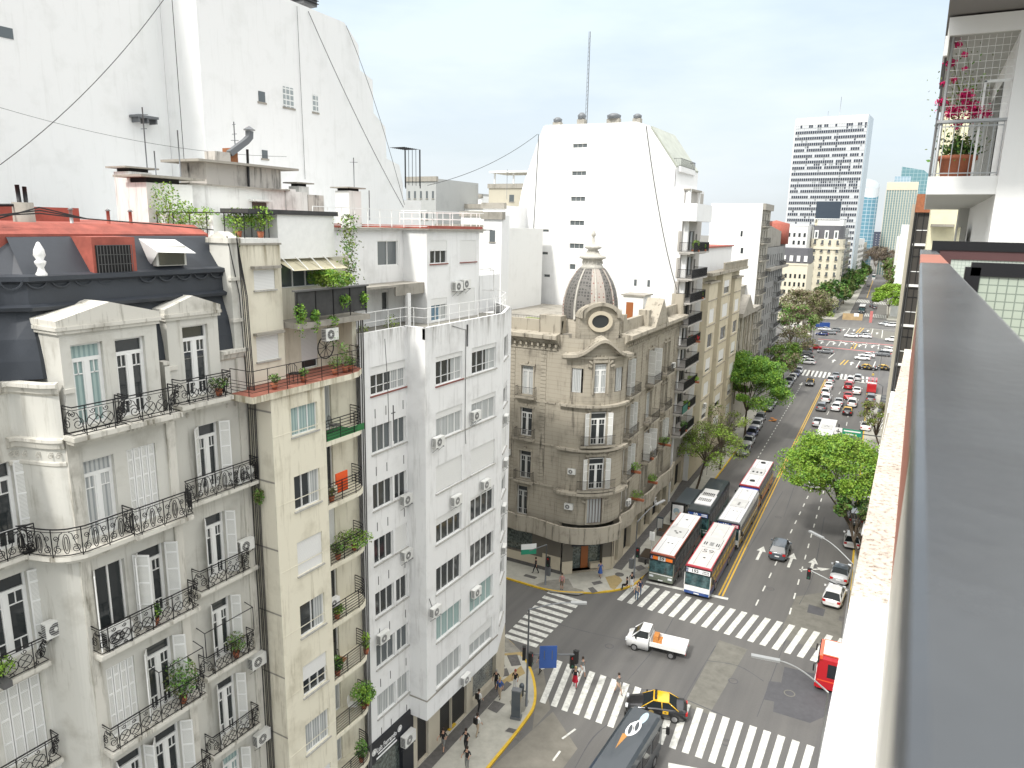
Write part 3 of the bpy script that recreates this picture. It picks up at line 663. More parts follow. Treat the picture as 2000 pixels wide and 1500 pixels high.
molding(gb, PLAN[1:-3], [(0, 10.8), (.12, 10.9), (.2, 11.1), (.2, 11.22), (0, 11.25)], PL_GREYT)
for k in range(6):   # running scroll ornament on the curved wall
    i = min(len(SC)-1, 2+k*2); p = SC[i]
    MB().tube([(p.x+.05+.0*c, p.y-.05+c*.9, 26.35+d) for c, d in spiral(0, 0, .13, 1.5, 0, 1, 10)], .018, PL_GREYT, 4).build('scroll_ornament', gb)
for x0 in (18.0, 19.9, 20.3):
    MB().tube([(GB_+.03, x0+c*.5, 26.45+d) for c, d in spiral(0, 0, .13, 1.5, 0, 1, 10)], .02, PL_GREYT, 4).build('scroll_ornament', gb)
kinds = {}
for i, h in enumerate(hM):
    k, c = divmod(i, 2)
    if (k, c) in ((0, 1), (2, 0), (4, 0)): window(gb, FM, h, 'shut', .08)
    elif (k, c) == (1, 0): window(gb, FM, h, 'door', .2, panes=2); shutters(gb, FM, (h[0]-.05, h[1]+.3, h[2], h[3]), ang=60)
    else:
        window(gb, FM, h, 'french', .2, curt=1 if (k, c) == (0, 0) else 0, gm=M_GLASS)
        if k > 0: shutters(gb, FM, h, ang=70 if c == 0 else 50)
for i, h in enumerate(hR):
    window(gb, FRt, h, 'french', .2, curt=2 if i == 4 else 0); shutters(gb, FRt, h, ang=35 if i == 0 else 55)
for i, h in enumerate(hL[:6]):
    if i in (2, 4): window(gb, FL, h, 'shut', .08)
    else: window(gb, FL, h, 'french', .2); shutters(gb, FL, h, only='R', ang=20)
    window(gb, FL, hL[6+i], 'french', .2)
# balconies
for k, z in enumerate(LV):
    if k == 0: continue
    balcony(gb, FM, 12.95, 16.98, z, .62, .15, PL_GREYT, 'scroll' if k < 5 else None, rh=1.0)
    balcony(gb, FRt, 17.6, 20.2, z+.02, .55, .15, PL_GREYT, 'scroll' if k < 5 else None, rh=.95)
    balcony(gb, FL, 9.2, 12.15, z-.25, .55, .15, PL_GREYT, 'scroll' if k < 5 else None, rh=.98)
    if k > 1: balcony(gb, FL, 5.2, 8.6, z-.25, .55, .15, PL_GREYT, 'scroll' if k < 4 else None, rh=.98)
# continuous balcony at the fourth floor
cb = MB(); outp = []
for p in PLAN[0:]: outp.append(p)
P = [Vector((p[0], p[1], 0)) for p in [(GC, 4), (GC, 11.9)]+[(q.x, q.y) for q in SC]+[(GA, 14.55)]]
ring_o = []
for i, p in enumerate(P):
    t = (P[min(i+1, len(P)-1)]-P[max(i-1, 0)]).normalized(); n = Vector((t.y, -t.x, 0)); ring_o.append((p.x+n.x*.62, p.y+n.y*.62))
for (p, a), (q, b) in zip(zip(P, ring_o), zip(P[1:], ring_o[1:])):
    cb.prism([(p.x, p.y), a, b, (q.x, q.y)], 22.87, 23.02, PL_GREYT); cb.prism([(p.x, p.y), ((a[0]+p.x)/2, (a[1]+p.y)/2), ((b[0]+q.x)/2, (b[1]+q.y)/2), (q.x, q.y)], 22.66, 22.87, PL_GREYT)
cb.box(GA, GA+.8, 14.56, 16.85, 22.87, 23.022, PL_GREYT); cb.box(GB_, GB_+.55, 16.86, 20.9, 22.87, 23.02, PL_GREYT)
cbo = cb.build('balcony', gb)
F0 = FR((0, 0), (1, 0))   # local = world with y inward
railing(cbo, F0, [(p[0], p[1]) for p in ring_o], 23.02, 1.0, 'oval'); railing(cbo, F0, [(GA+.05, 14.55), (GA+.76, 14.55), (GA+.76, 16.85), (GB_+.52, 17.28), (GB_+.52, 20.88), (GB_, 20.88)], 23.02, 1.02, 'oval')
# mansard with bands
molding(gb, [(GC, -6), (GC, 12.0), (GC+.35, 12.4), (GC+.75, 12.9), (GB_-.05, 16.9), (GB_-.05, 20.75)], [(0, 28.8), (-.05, 29.4), (-.18, 30.1), (-.42, 30.75), (-.46, 30.95), (-.2, 31.0), (-.15, 31.12), (-.38, 31.2), (-.42, 31.85), (-.22, 31.95), (-.22, 32.1), (-.6, 32.16), (-1.5, 33.3), (-1.9, 33.45)], M_MANS, 'mansard_roof')
mb = MB()
for k in range(22):
    x = 4+k*.77; y = x if x < 12 else x; X = GC-.34 if x < 12 else (GC+.4-.38 if x < 16.9 else GB_-.47)
    X = {0: GC-.35, 1: GC+.38, 2: GB_-.42}[0 if x < 12.3 else 1 if x < 16.7 else 2]+.02
    mb.tube([(X, x+.33*math.cos(a), 32.0-.28*math.sin(a)) for a in [i*math.pi/8 for i in range(9)]], .035, M_MANS, 4)
mb.build('garland_frieze', gb)
FD = FX(-23.62); FE = FX(-24.25)
def dormer(F, x0, x1, z0, z1, zp, holes, nm='dormer'):
    mb = MB(); wall_local(mb, x0, x1, z0, z1, holes, PL_GREY, .25)
    mb.box(x0, x0+.001, 0, 2.2, z0, z1, PL_GREY); mb.box(x1-.001, x1, 0, 2.2, z0, z1, PL_GREY)
    mb.box(x0-.16, x1+.12, -.15, 1.2, z1, z1+.12, PL_GREYT); mb.box(x0-.1, x1+.08, -.09, 1.2, z1-.12, z1, PL_GREYT)
    c = (x0+x1)/2; mb.prism([(x0-.1, z1+.12), (x1+.1, z1+.12), (x1+.1, z1+.32), (c, zp), (x0-.1, z1+.32)], -.1, 1.6, PL_GREYT, axis='y')
    mb.box(x0-.05, x0+.3, -.07, 0, z0+1.3, z0+1.45, PL_GREYT)
    return mb.build(nm, gb, F.M)
d = dormer(FD, 13.02, 16.45, 27.1, 30.45, 31.25, [(13.35, 14.42, 27.2, 29.95), (14.85, 15.95, 27.2, 29.95)])
for i, h in enumerate(((13.35, 14.42, 27.2, 29.95), (14.85, 15.95, 27.2, 29.95))): window(gb, FD, h, 'french', .18, curt=2 if i == 0 else 0)
dormer(FE, 17.3, 19.6, 27.1, 30.4, 31.15, [(17.95, 19.1, 27.2, 30.0)]); window(gb, FE, (17.95, 19.1, 27.2, 30.0), 'french', .18)
balcony(gb, FD, 12.8, 14.7, 27.05, .62, .16, PL_GREYT, 'scroll'); balcony(gb, FD, 14.72, 16.75, 27.07, .68, .16, PL_GREYT, 'scroll')
balcony(gb, FE, 17.3, 19.7, 27.05, .55, .16, PL_GREYT, 'scroll'); balcony(gb, FL, 8.6, 11.3, 26.6, .6, .16, PL_GREYT, 'scroll')
# red roof behind
mb = MB(); mb.prism([(-1.75, 33.42), (-2.6, 33.78), (-9.5, 33.9), (-9.5, 30), (-1.75, 30)], -6, 20.9, M_RED, axis='y')
ro = mb.build('roof', gb, Matrix.Translation((GB_+.05, 0, 0)))
block(gb, 'parapet', -34, -29.5, -6, 17.6, 33.7, 34.35, M_RED)
mb = MB(); mb.box(-40, -26.4, -6, 20.9, 0, 33.4, PL_GREY); mb.build('rear_block', gb)
# roof hatch window with grille, awning window, white vase
vz = MB(); vz.lathe([(.0, 0), (.17, 0), (.17, .12), (.12, .2), (.09, .32), (.16, .45), (.17, .52), (.1, .58), (.18, .72), (.15, .9), (.08, 1.05), (.05, 1.12), (0, 1.15)], (0, 0, 0), M_WHITE, 12)
FQ = FX(-24.95); x, z = FQ.px(82, 542); vz.build('finial', gb, FQ.at(x, 0, z))
x0, z0 = FQ.px(188, 535); x1, z1 = FQ.px(250, 478)
mb = MB(); mb.box(x0-.12, x1+.2, -.1, 1.2, z0-.15, z1+.28, M_RED); mb.box(x0-.02, x1, -.12, -.1, z0, z1, M_DARK); o = mb.build('roof_dormer', gb, FQ.M)
mb = MB()
for k in range(12): mb.tube([(x0+(x1-x0)*k/11, -.2, z0), (x0+(x1-x0)*k/11, -.2, z1)], .012, M_IRONG, 4)
for k in range(4): mb.tube([(x0, -.2, z0+(z1-z0)*k/3), (x1, -.2, z0+(z1-z0)*k/3)], .012, M_IRONG, 4)
mb.build('window_grille', o, FQ.M)
x0, z0 = FQ.px(306, 520); x1, z1 = FQ.px(362, 488)
mb = MB(); mb.box(x0, x1, -.02, .8, z0, z1+.15, PL_GREY); mb.box(x0+.1, x1-.1, -.04, -.02, z0+.03, z1-.06, M_GLASS); o = mb.build('roof_window', gb, FQ.M)
mb = MB(); mb.poly([(x0-.15, -.35, z1-.05), (x1+.2, -.35, z1-.12), (x1-.05, .5, z1+.38), (x0-.3, .5, z1+.42)], M_WHITE); mb.poly([(x0-.15, -.36, z1-.05), (x0-.3, .49, z1+.42), (x0-.05, .3, z0)], M_WHITE); mb.build('awning', o, FQ.M)
mb = MB(); mb.box(GB_-1.1, GB_+.06, 20.45, 20.95, 28.7, 33.1, PL_GREY); mb.box(GB_-1.2, GB_+.14, 20.35, 21.0, 33.1, 33.3, PL_GREYT); mb.prism([(GB_-1.1, 33.3), (GB_+.1, 33.3), (GB_-.5, 33.55)], 20.4, 20.96, PL_GREYT, axis='y')
for z in (29.9, 31.6): mb.box(GB_-.1, GB_+.14, 20.38, 20.97, z, z+.14, PL_GREYT)
mb.build('corner_pier', gb)
ac(FM, 13.75, 19.16, 'white air conditioner standing at the corner of the third scrolled balcony of the grey house', y=-.12, sc=1.15)
ac(FL, 12.45, 19.75, 'boxy weathered air conditioner on the curved grey wall', y=-.35, sc=1.0)
ac(FRt, 20.25, 19.9, 'air conditioner on the grey wall right of the open shutters, third floor', sc=.9)
ac(FRt, 20.3, 23.1, 'air conditioner behind the oval-patterned railing at the right end of the long balcony', sc=1.0, y=-.08)
ac(FRt, 20.5, 14.1, 'air conditioner on the grey wall right of the fifth shuttered window', sc=1.0)
ac(FRt, 20.5, 10.1, 'air conditioner on the grey wall at the bottom edge of the photo', sc=1.0)
plant(FM.at(15.2, -.35, 19.15).translation, .5, .55, 'leafy potted plant beside the air conditioner on the grey balcony')
plant(FM.at(16.1, -.3, 15.25).translation, 1.3, 1.7, 'large olive-green shrub filling the netted iron balcony', [GR2, GR3, GR5], 420, .06)
plant(FRt.at(19.3, -.3, 15.25).translation, .9, .9, 'bushy plant in the small balcony with tall net frame', [GR2, GR5], 220, .05)
plant(FE.at(19.2, -.3, 27.1).translation, .9, .5, 'low plants along the dormer balcony floor', [GR3, GR2, GR5], 120, .05)
plant(FL.at(10.6, -.35, 15.0+3.85).translation, 1.1, .6, 'bright green plant in a dark trough on the leftmost balcony', [GR1], 260, .05, bx=2)
plant(FRt.at(20.75, -.6, 21.9).translation, .5, .8, 'weedy fern growing out of the end of the long balcony', [GR2, GR5], 160, .06, pot=False)
mb = MB()
for F_, x0, x1, z, o_ in ((FM, 15.0, 16.95, 15.2, .62), (FRt, 17.65, 20.15, 15.2, .55)):
    for x in (x0, x1): mb.tube([F_.at(x, -o_+.04, z+1).translation, F_.at(x, -o_+.04, z+2.1).translation, F_.at(x, 0, z+2.2).translation], .02, M_IRON, 5)
    mb.tube([F_.at(x0, -o_+.04, z+2.1).translation, F_.at(x1, -o_+.04, z+2.1).translation], .02, M_IRON, 5)
mb.build('balcony_net_frame', gb)
# cables down the gap
mb = MB()
for k, (dx, dz) in enumerate(((0, 0), (.1, .3), (.22, -.2), (.3, .1), (-.15, .2))):
    mb.tube([(-24.2+dx, 20.75-.3*k*.3, 33.2+dz), (-24.15+dx, 20.8, 31), (-24.1+dx, 20.86, 27), (-24.2+dx, 20.88, 20), (-24.25+dx, 20.9, 2)], .022, M_CABLE, 5)
tag(mb.build('cable_bundle'), 'bundle of black cables running down the gap between the grey and cream buildings', 'cables')
# ---------------------------------------------------------------- cream building
PL_CR = plaster('cream_stucco', (.74, .70, .57), (.34, .30, .21), .6, 1.2, top=27.0)
PL_CRU = plaster('cream_stucco_upper', (.73, .69, .57), (.32, .28, .2), .45, .9, top=33.0); PL_CR2 = plaster('cream_stucco_side', (.72, .68, .56), (.32, .28, .2), .6, 1.2)
M_TERR = mat('terracotta_tiles', (.29, .105, .07), .8, var=.15, vscale=4)
M_GRASSM = mat('green_carpet', (.03, .16, .05), .95)
M_PANELD = mat('charcoal_panel', (.045, .045, .045), .7, var=.3, vscale=2)
cbd = bld('cream_apartment_building', (-23.5, 24, 0), 'narrow cream apartment building with a column of rounded balconies, between grey and white neighbours')
FC = FX(-23.0); FCr = FX(-24.3)
hC = [(22.06, 23.66, 26.08-3.14*k-(1.3 if k == 0 else 1.62), 26.08-3.14*k) for k in range(8)]
mb = MB(); wall_local(mb, 20.97, 24.15, 0, 27.0, hC, PL_CR, .2)
for k in range(8): mb.box(20.97, 24.15, -.012, 0, 26.9-3.14*k-1.9, 26.9-3.14*k-1.86, PL_CR2)
mb.build('wall', cbd, FC.M)
mb = MB(); mb.poly([(-24.5, 20.97, 0), (-23.0, 20.97, 0), (-23.0, 20.97, 27), (-24.5, 20.97, 27)], PL_CR2); mb.poly([(-23, 24.15, 0), (-24.3, 24.15, 0), (-24.3, 24.15, 27), (-23, 24.15, 27)], PL_CR)
for k in range(9): mb.poly([(-24.5, 20.955, 27-3.14*k-.9), (-23.0, 20.955, 27-3.14*k-.9), (-23.0, 20.955, 27-3.14*k-.82), (-24.5, 20.955, 27-3.14*k-.82)], M_CONC)
mb.build('side_wall', cbd)
conf = [dict(curt=2, panes=3), dict(curt=3, panes=3), dict(blind=1.0), dict(curt=3, panes=2), dict(blind=.5), dict(curt=1, panes=3), dict(blind=1), dict()]
for h, c in zip(hC, conf): window(cbd, FC, h, 'sash', .14, sill=M_SILL, **c)
zl = [24.0-3.13*k for k in range(8)]
hD = [(24.45, 25.95, z+.05, z+2.35) for z in zl]
mb = MB(); wall_local(mb, 24.15, 27.8, 0, 27, hD, PL_CR, .15); mb.build('wall', cbd, FCr.M)
for k, (h, z) in enumerate(zip(hD, zl)):
    window(cbd, FCr, h, 'door', .12, curt=1 if k in (0, 5, 6) else 0, blind=1.0 if k == 2 else 0, panes=2)
    o = balcony(cbd, FCr, 24.18, 27.35, z, 1.28, .22, PL_CR, 'horiz', rh=1.0, rm=M_IRON, curve=1.1, rails=(1, .85, .7, .55, .4, .25, .1))
    if k in (0,): MB().box(24.25, 26.6, -1.2, -.02, .004, .03, M_GRASSM).box(24.3, 26.9, -1.24, -1.2, .0, .32, M_GRASSM).build('floor_mat', o, FCr.at(0, 0, z))
# terrace
mb = MB(); mb.prism([(-22.9, 19.95), (-22.9, 25.8), (-23.0, 26.5), (-23.4, 27.2), (-24.3, 27.5), (-26.5, 27.5), (-26.5, 20.97), (-24.2, 20.97), (-24.2, 19.95)], 26.72, 27.0, PL_CR, M_TERR); tr = mb.build('terrace', cbd)
railing(tr, F0, [(-24.2, 20.0), (-22.95, 20.0), (-22.95, 25.8), (-23.05, 26.5), (-23.45, 27.15), (-24.3, 27.4)], 27.0, 1.05, 'horiz', M_IRON, rails=(1, .55, .42, .29, .16), r=.013)
FT = FX(-24.6); hT = [(21.86, 23.02, 31.1, 31.95), (21.8, 23.05, 28.0, 29.1)]
mb = MB(); wall_local(mb, 21.2, 23.4, 27, 33.0, hT, PL_CRU, .12); mb.box(21.2, 21.201, 0, 3, 27, 33, PL_CRU); mb.box(23.4, 23.401, 0, 1.5, 27, 33, PL_CRU)
for h in hT: mb.box(h[0]-.15, h[1]+.2, -.25, 0, h[3]+.05, h[3]+.17, M_CONC)
mb.box(21.15, 23.45, -.05, 3, 33, 33.08, M_CONC); mb.build('tower_wall', cbd, FT.M)
for h in hT: window(cbd, FT, h, 'plain', .1, blind=1.0, sill=M_SILL)
FU = FX(-25.3)
hU = [(24.0, 27.3, 31.0, 32.25), (25.1, 26.2, 27.05, 29.0)]
mb = MB(); wall_local(mb, 23.4, 28.6, 27, 32.35, hU, PL_CRU, .12); mb.build('upper_wall', cbd, FU.M)
window(cbd, FU, hU[0], 'sash', .1, panes=4, curt=0, gm=M_GLASS2); window(cbd, FU, hU[1], 'plain', .1, blind=.8)
mb = MB(); mb.box(-26.5, -25.0, 23.7, 27.3, 32.35, 34.3, M_WHITE); mb.box(-30.5, -26.5, 21.5, 27.3, 32.35, 34.2, M_WHITE); mb.box(-26.6, -24.9, 22.0, 27.5, 34.3, 34.5, M_PANELD); mb.build('roof_parapet', cbd)
mb = MB()
for k in range(4):
    a = 23.75+k*.9; mb.poly([(a, -.0, 32.3), (a+.88, -.0, 32.3), (a+.88+.1, -1.0, 31.85), (a+.1, -1.0, 31.85)], mat('awning_canvas', (.50, .46, .33), .9, var=.1))
    mb.tube([(a, -.02, 32.6), (a+.05, -.5, 32.3), (a+.1, -1.02, 31.87)], .025, M_WHITE, 4)
mb.build('awning', cbd, FU.M)
mb = MB(); mb.box(23.55, 28.3, -.1, .0, 29.75, 30.95, M_PANELD); mb.box(23.5, 28.35, -.2, .1, 30.95, 31.02, M_IRONG); mb.box(23.5, 28.35, -.25, 1.3, 29.3, 29.55, M_CONC)
for k in range(5): mb.box(23.55+k*1.16, 23.6+k*1.16, -.13, -.1, 29.6, 30.95, M_IRON)
mb.build('planter_balcony', cbd, FX(-24.0).M)
mb = MB(); mb.box(27.6, 27.9, -1.0, .3, 26.9, 29.5, PL_CR); mb.build('pier', cbd, FX(-25.3).M)
for i, (a, b, z, w_, h_, t_) in enumerate(((25.9, .25, 31.0, 3.4, .9, 0), (24.6, -.15, 29.6, .5, .5, .7), (25.8, -.1, 29.2, .6, .5, 1.1), (26.6, -.1, 30.2, .7, .5, .4), (28.0, -.1, 30.1, .6, .6, .3), (23.7, -.15, 29.6, .6, .9, .8))):
    plant(FX(-24.0).at(a, b, z).translation, w_, h_, ['long bright green hedge along the top of the dark planter balcony', 'trailing plant hanging left of centre on the dark planter panel', 'plant cascading below the dark planter balcony', 'leafy clump spilling over the dark planter panel', 'green clump at the right end of the dark planter balcony', 'vine hanging at the left end of the dark planter balcony'][i], [GR1, GR2] if i else [GR1, GR2, GR4], 1400 if i == 0 else 220, .06, pot=False, w2=w_ if i else .6, trail=t_, name='hanging_plant' if i else 'hedge_plant')
for i, (x, w_, h_) in enumerate(((21.5, .5, .4), (23.2, .5, .35), (25.2, .7, .6), (25.9, .6, 1.3), (26.3, .5, .4))):
    plant(FX(-23.3).at(x, 0, 27.02).translation, w_, h_, ['small pot at the left corner of the terracotta terrace', 'low potted plant near the middle of the terracotta terrace', 'potted plant on the right half of the terracotta terrace', 'tall potted shrub by the terrace wheel ornament', 'pot at the right rounded corner of the terracotta terrace'][i], [GR2, GR5], 90, .05)
mb = MB(); c = Vector((-24.9, 26.35, 28.0))
for k in range(10): a = k*math.pi/5; mb.tube([c, c+Vector((0, math.cos(a)*.55, math.sin(a)*.55))], .014, M_IRON, 4)
mb.tube([c+Vector((0, math.cos(k*math.pi/8)*.55, math.sin(k*math.pi/8)*.55)) for k in range(16)], .03, M_IRON, 5, closed=True)
tag(mb.build('wheel_ornament'), 'black spoked wheel ornament leaning on the terrace wall', 'ornament')
def chair(loc, rz, label, m, wood=None):
    o = thing('balcony_chair', loc, label, 'chair', 'chairs on the balconies', rz); T = WM[o.name]
    mb = MB()
    for x in (-.2, .2):
        for y in (-.2, .2): mb.tube([(x, y, 0), (x*.95, y*.95, .45)], .015, m, 5)
    mb.build('legs', o, T); MB().box(-.22, .22, -.22, .22, .43, .47, wood or m).build('seat', o, T)
    mb = MB(); mb.tube([(-.2, .21, .45), (-.2, .26, .8), (-.1, .27, .93), (.1, .27, .93), (.2, .26, .8), (.2, .21, .45)], .015, m, 5)
    for x in (-.1, 0, .1): mb.tube([(x, .22, .47), (x, .265, .9)], .01, m, 4)
    mb.build('backrest', o, T)
chair((-23.5, 22.9, 27.0), R(200), 'black metal chair on the terracotta terrace', M_IRON)
chair((-23.6, 26.1, zl[5]), R(120), 'white wire chair on the plant-filled rounded balcony', M_WHITE)
chair((-23.6, 25.4, zl[0]+.03), R(160), 'metal chair on the balcony with green carpet', M_IRONG)
chair((-23.6, 25.3, zl[4]), R(100), 'wooden-seat chair on a low rounded balcony of the cream building', M_IRON, mat('wood', (.35, .16, .06), .6))
mb = MB(); mb.box(24.9, 25.7, -1.15, -1.08, 20.9+.75, 20.9+1.3, mat('orange_cloth', (.75, .10, .02), .8)); mb.box(24.95, 25.65, -1.2, -1.15, 20.9+.35, 20.9+.85, MATS['orange_cloth'])
tag(mb.build('orange_towel', None, FCr.M), 'bright orange towel hung over the balcony rail of the cream building', 'towel')
for i, (k, x, w_, h_, ms, n_) in enumerate(((1, 24.7, .45, .4, [GR6, GR5], 60), (2, 26.2, 2.0, .7, [GR1, GR2, GR5], 420), (2, 25.0, .8, .6, [GR2, GR5], 160), (3, 24.8, .8, .5, [GR2, GR4], 160), (4, 24.7, .6, .8, [GR2, GR3], 200), (4, 26.9, .5, 1.0, [GR1, GR5], 130), (5, 26.6, 1.4, 1.3, [GR1, GR2], 420), (5, 26.9, .9, .9, [GR2, GR3], 240), (6, 26.3, .8, 1.1, [GR2, GR3], 200))):
    plant(FCr.at(x, -1.0, zl[k]).translation, w_, h_, ['reddish pots and plant on the white balcony with the orange towel', 'long leafy planting along the rail of the third rounded balcony', 'clump at the left end of the third rounded balcony', 'spiky plant at the left end of the fourth rounded balcony', 'shrub at the left end of the fifth rounded balcony', 'tall thin plant at the curved end of the fifth rounded balcony', 'big bright plant spilling out of the sixth rounded balcony', 'dark broad-leaved plant at the curved end of the sixth rounded balcony', 'spiky plant on the lowest rounded balcony in view'][i], ms, n_, .065)
ac(FCr, 25.6, 29.3-.75, 'air conditioner under the soffit behind the terrace of the cream building', y=-.2)
ac(FCr, 24.5, zl[3]+.8, 'air conditioner at the left jamb of the fourth rounded balcony', y=-.9, sc=.8)
# drainpipes and vine between cream and white
mb = MB()
for dx in (0, .14, .25): mb.tube([(-23.9+dx*.3, 27.62+dx, 29.5), (-23.95, 27.62+dx, 1)], .035, M_IRONG, 6)
tag(mb.build('drainpipe'), 'dark drainpipes in the joint between the cream and white buildings', 'pipes')
rs = np.random.RandomState(3); n = 900; P = np.stack([-24.6+rs.normal(0, .15, n), 27.9+rs.normal(0, .28, n), 31+3.4*rs.rand(n)], 1); o = thing('climbing_vine', (-24.6, 27.9, 30.8), 'green vine climbing the edge between the cream and white buildings', 'vine'); link(leaves_mesh('foliage', P, .07, [GR2, GR4, GR5]), 'foliage', o)
# ---------------------------------------------------------------- white corner building
PL_W = plaster('white_stucco', (.78, .78, .77), (.33, .32, .30), .42, 1.2, top=28.5)
PL_W2 = plaster('white_stucco_upper', (.78, .78, .77), (.30, .29, .26), .35, .9, top=None)
PL_BG = plaster('beige_stone', (.55, .50, .40), (.3, .26, .2), .4, .5)
wb = bld('white_corner_building', (-24, 35, 0), 'white seven-storey corner apartment building with stained parapet and rows of sliding windows')
FW = FX(-24.04); FB = FX(-22.75); FH = FR((-22.75, 40.2), (-1.45, 3.7))
sl_ = [25.2-3.19*k for k in range(7)]
hW = [(28.62, 31.6, sl_[0], 26.72)]
for k in range(1, 7): hW += [(28.62, 30.3, sl_[k], sl_[k]+1.5), (30.48, 31.58, sl_[k], sl_[k]+1.5)]
hB = [h for k in range(7) for h in ((32.65, 35.4, sl_[k]-.05, sl_[k]+1.6), (36.43, 39.35, sl_[k]-.05, sl_[k]+1.6))]
hH = [(.5, 2.4, sl_[k]+.2, sl_[k]+1.7) for k in range(7)]
mb = MB(); wall_local(mb, 27.8, 32.2, 4.85, 28.5, hW, PL_W, .2); mb.build('wall', wb, FW.M)
mb = MB(); wall_local(mb, 31.65, 40.2, 4.45, 28.5, hB, PL_W, .2); mb.box(31.65, 40.2, -.03, 0, 5.75, 5.85, M_CONC)
for k in range(7): mb.box(35.4, 36.43, -.035, .0, sl_[k]-.16, sl_[k]-.06, M_SILL)
mb.build('wall', wb, FB.M)
mb = MB(); mb.poly([(-24.04, 31.65, 4.45), (-22.75, 31.65, 4.45), (-22.75, 31.65, 28.5), (-24.04, 31.65, 28.5)], PL_W); mb.poly([(-24.5, 31.65, 4.45), (-22.75, 31.65, 4.45), (-22.75, 40.2, 4.45), (-24.3, 43.8, 4.45)], PL_W)
mb.poly([(-24.04, 31.63, 5.75), (-22.72, 31.63, 5.75), (-22.72, 31.63, 5.85), (-24.04, 31.63, 5.85)], M_CONC); mb.build('bay_side', wb)
mb = MB(); wall_local(mb, 0, 3.97, 4.45, 28.5, hH, PL_W, .2); mb.build('wall', wb, FH.M)
mb = MB(); mb.box(-60, -24.1, 27.8, 43.6, 27.9, 28.02, M_PAVEG); mb.box(-24.1, -22.95, 31.75, 40.2, 27.9, 28.02, M_PAVEG); mb.box(-60, -27, 43.6, 46.2, 27.9, 28.02, M_PAVEG)
mb.poly([(-24.3, 43.8, 4.45), (-27, 46.3, 4.45), (-27, 46.3, 28.5), (-24.3, 43.8, 28.5)], PL_W); mb.build('roof_terrace', wb)
for pl_ in ([(-24.035, 27.82), (-24.035, 31.5)], [(-24.2, 31.655), (-22.76, 31.655)], [(-22.745, 31.65), (-22.745, 40.2), (-24.3, 43.8), (-27, 46.3)]): molding(wb, pl_, [(0, 27.9), (0, 28.56), (-.18, 28.56), (-.18, 27.9)], PL_W, 'parapet')
rr = random.Random(5)
for i, h in enumerate(hW):
    window(wb, FW, h, 'sash', .14, panes=5 if i == 0 else (3 if i % 2 else 2), blind={0: .3, 6: 1.0}.get(i, 0), curt={0: 3, 1: 0, 11: 1, 12: 1}.get(i, 0), sill=M_SILLR if i == 0 else M_SILL, lowrail=i == 0, gm=M_GLASS2 if i in (1, 2, 9, 10) else M_GLASS)
cb_ = {0: (.18, 3), 1: (.18, 3), 2: (.25, 1), 3: (.2, 1), 4: (.97, 0), 5: (.97, 0), 6: (.3, 0), 7: (.12, 0), 8: (0, 0), 9: (0, 0), 10: (0, 2), 11: (0, 2), 12: (0, 1), 13: (.45, 1)}
for i, h in enumerate(hB): window(wb, FB, h, 'sash', .14, panes=4, blind=cb_[i][0], curt=cb_[i][1], sill=M_SILLR if i == 0 else M_SILL, lowrail=i < 2)
for i, h in enumerate(hH): window(wb, FH, h, 'sash', .14, panes=2, blind=[0, .25, 1, .3, 0, 0, .6][i], sill=M_SILL)
for i, (x, z, lb) in enumerate(((32.6, 20.5+1.2, 'A'), (36.6, 22.35, ''), (34.5, 17.55, ''), (37.9, 17.5, ''), (32.3, 11.3, ''), (36.9, 10.4, ''), (35.7, 4.75, ''), (31.3, 18.4, ''), (31.3, 15.0+.0, ''), (29.0, 10.9, ''))):
    F_ = FB if i < 7 else FW
    ac(F_, x, z, ['air conditioner below the second window from the top, left column of the white bay', 'air conditioner below the second window from the top, right column of the white bay', 'air conditioner under the closed blind, left column of the white bay', 'air conditioner between the third and fourth windows, right column of the white bay', 'air conditioner left of the fifth dark window of the white bay', 'air conditioner between the fifth and sixth windows, right column of the white bay', 'large air conditioner between the two lowest windows of the white bay', 'air conditioner under the half-closed blind of the white side wing', 'large air conditioner at the inner corner of the white side wing', 'air conditioner left of the fifth window of the white side wing'][i])
for i, k in enumerate((1, 2, 3, 4)): ac(FH, .9+.3*(i % 2), sl_[k]-.9, 'air conditioner on the narrow chamfered side of the white building, %s from the top' % ['highest', 'second', 'third', 'lowest'][i], sc=.9)
mb = MB()
for k in range(7):
    for x in (28.9, 29.8, 31.3): mb.box(x, x+.05, -.015, 0, sl_[k]-1.25, sl_[k]-.75, M_IRONG)
mb.build('wall_vents', wb, FW.M)
mb = MB(); mb.tube([(28.7, -.1, 23.0), (28.7, -.1, 24.9)], .03, M_IRONG, 6); mb.tube([(28.55, -.1, 24.5), (28.85, -.1, 24.5)], .03, M_IRONG, 6)
for pts in ([(28.2, -.03, 28.4), (28.35, -.05, 26), (28.4, -.03, 24)], [(34.2, -.03, 28.4), (35.7, -.03, 28.0), (35.68, -.03, 22), (35.75, -.05, 21)], [(31.9, -.03, 12.5), (32.2, -.03, 11.8)]): mb.tube(pts, .018, M_IRONG, 4)
mb.tube([(35.85, -.04, 28.3), (35.85, -.04, 27.0)], .05, M_IRONG, 6); mb.build('pipes', wb, FB.M)
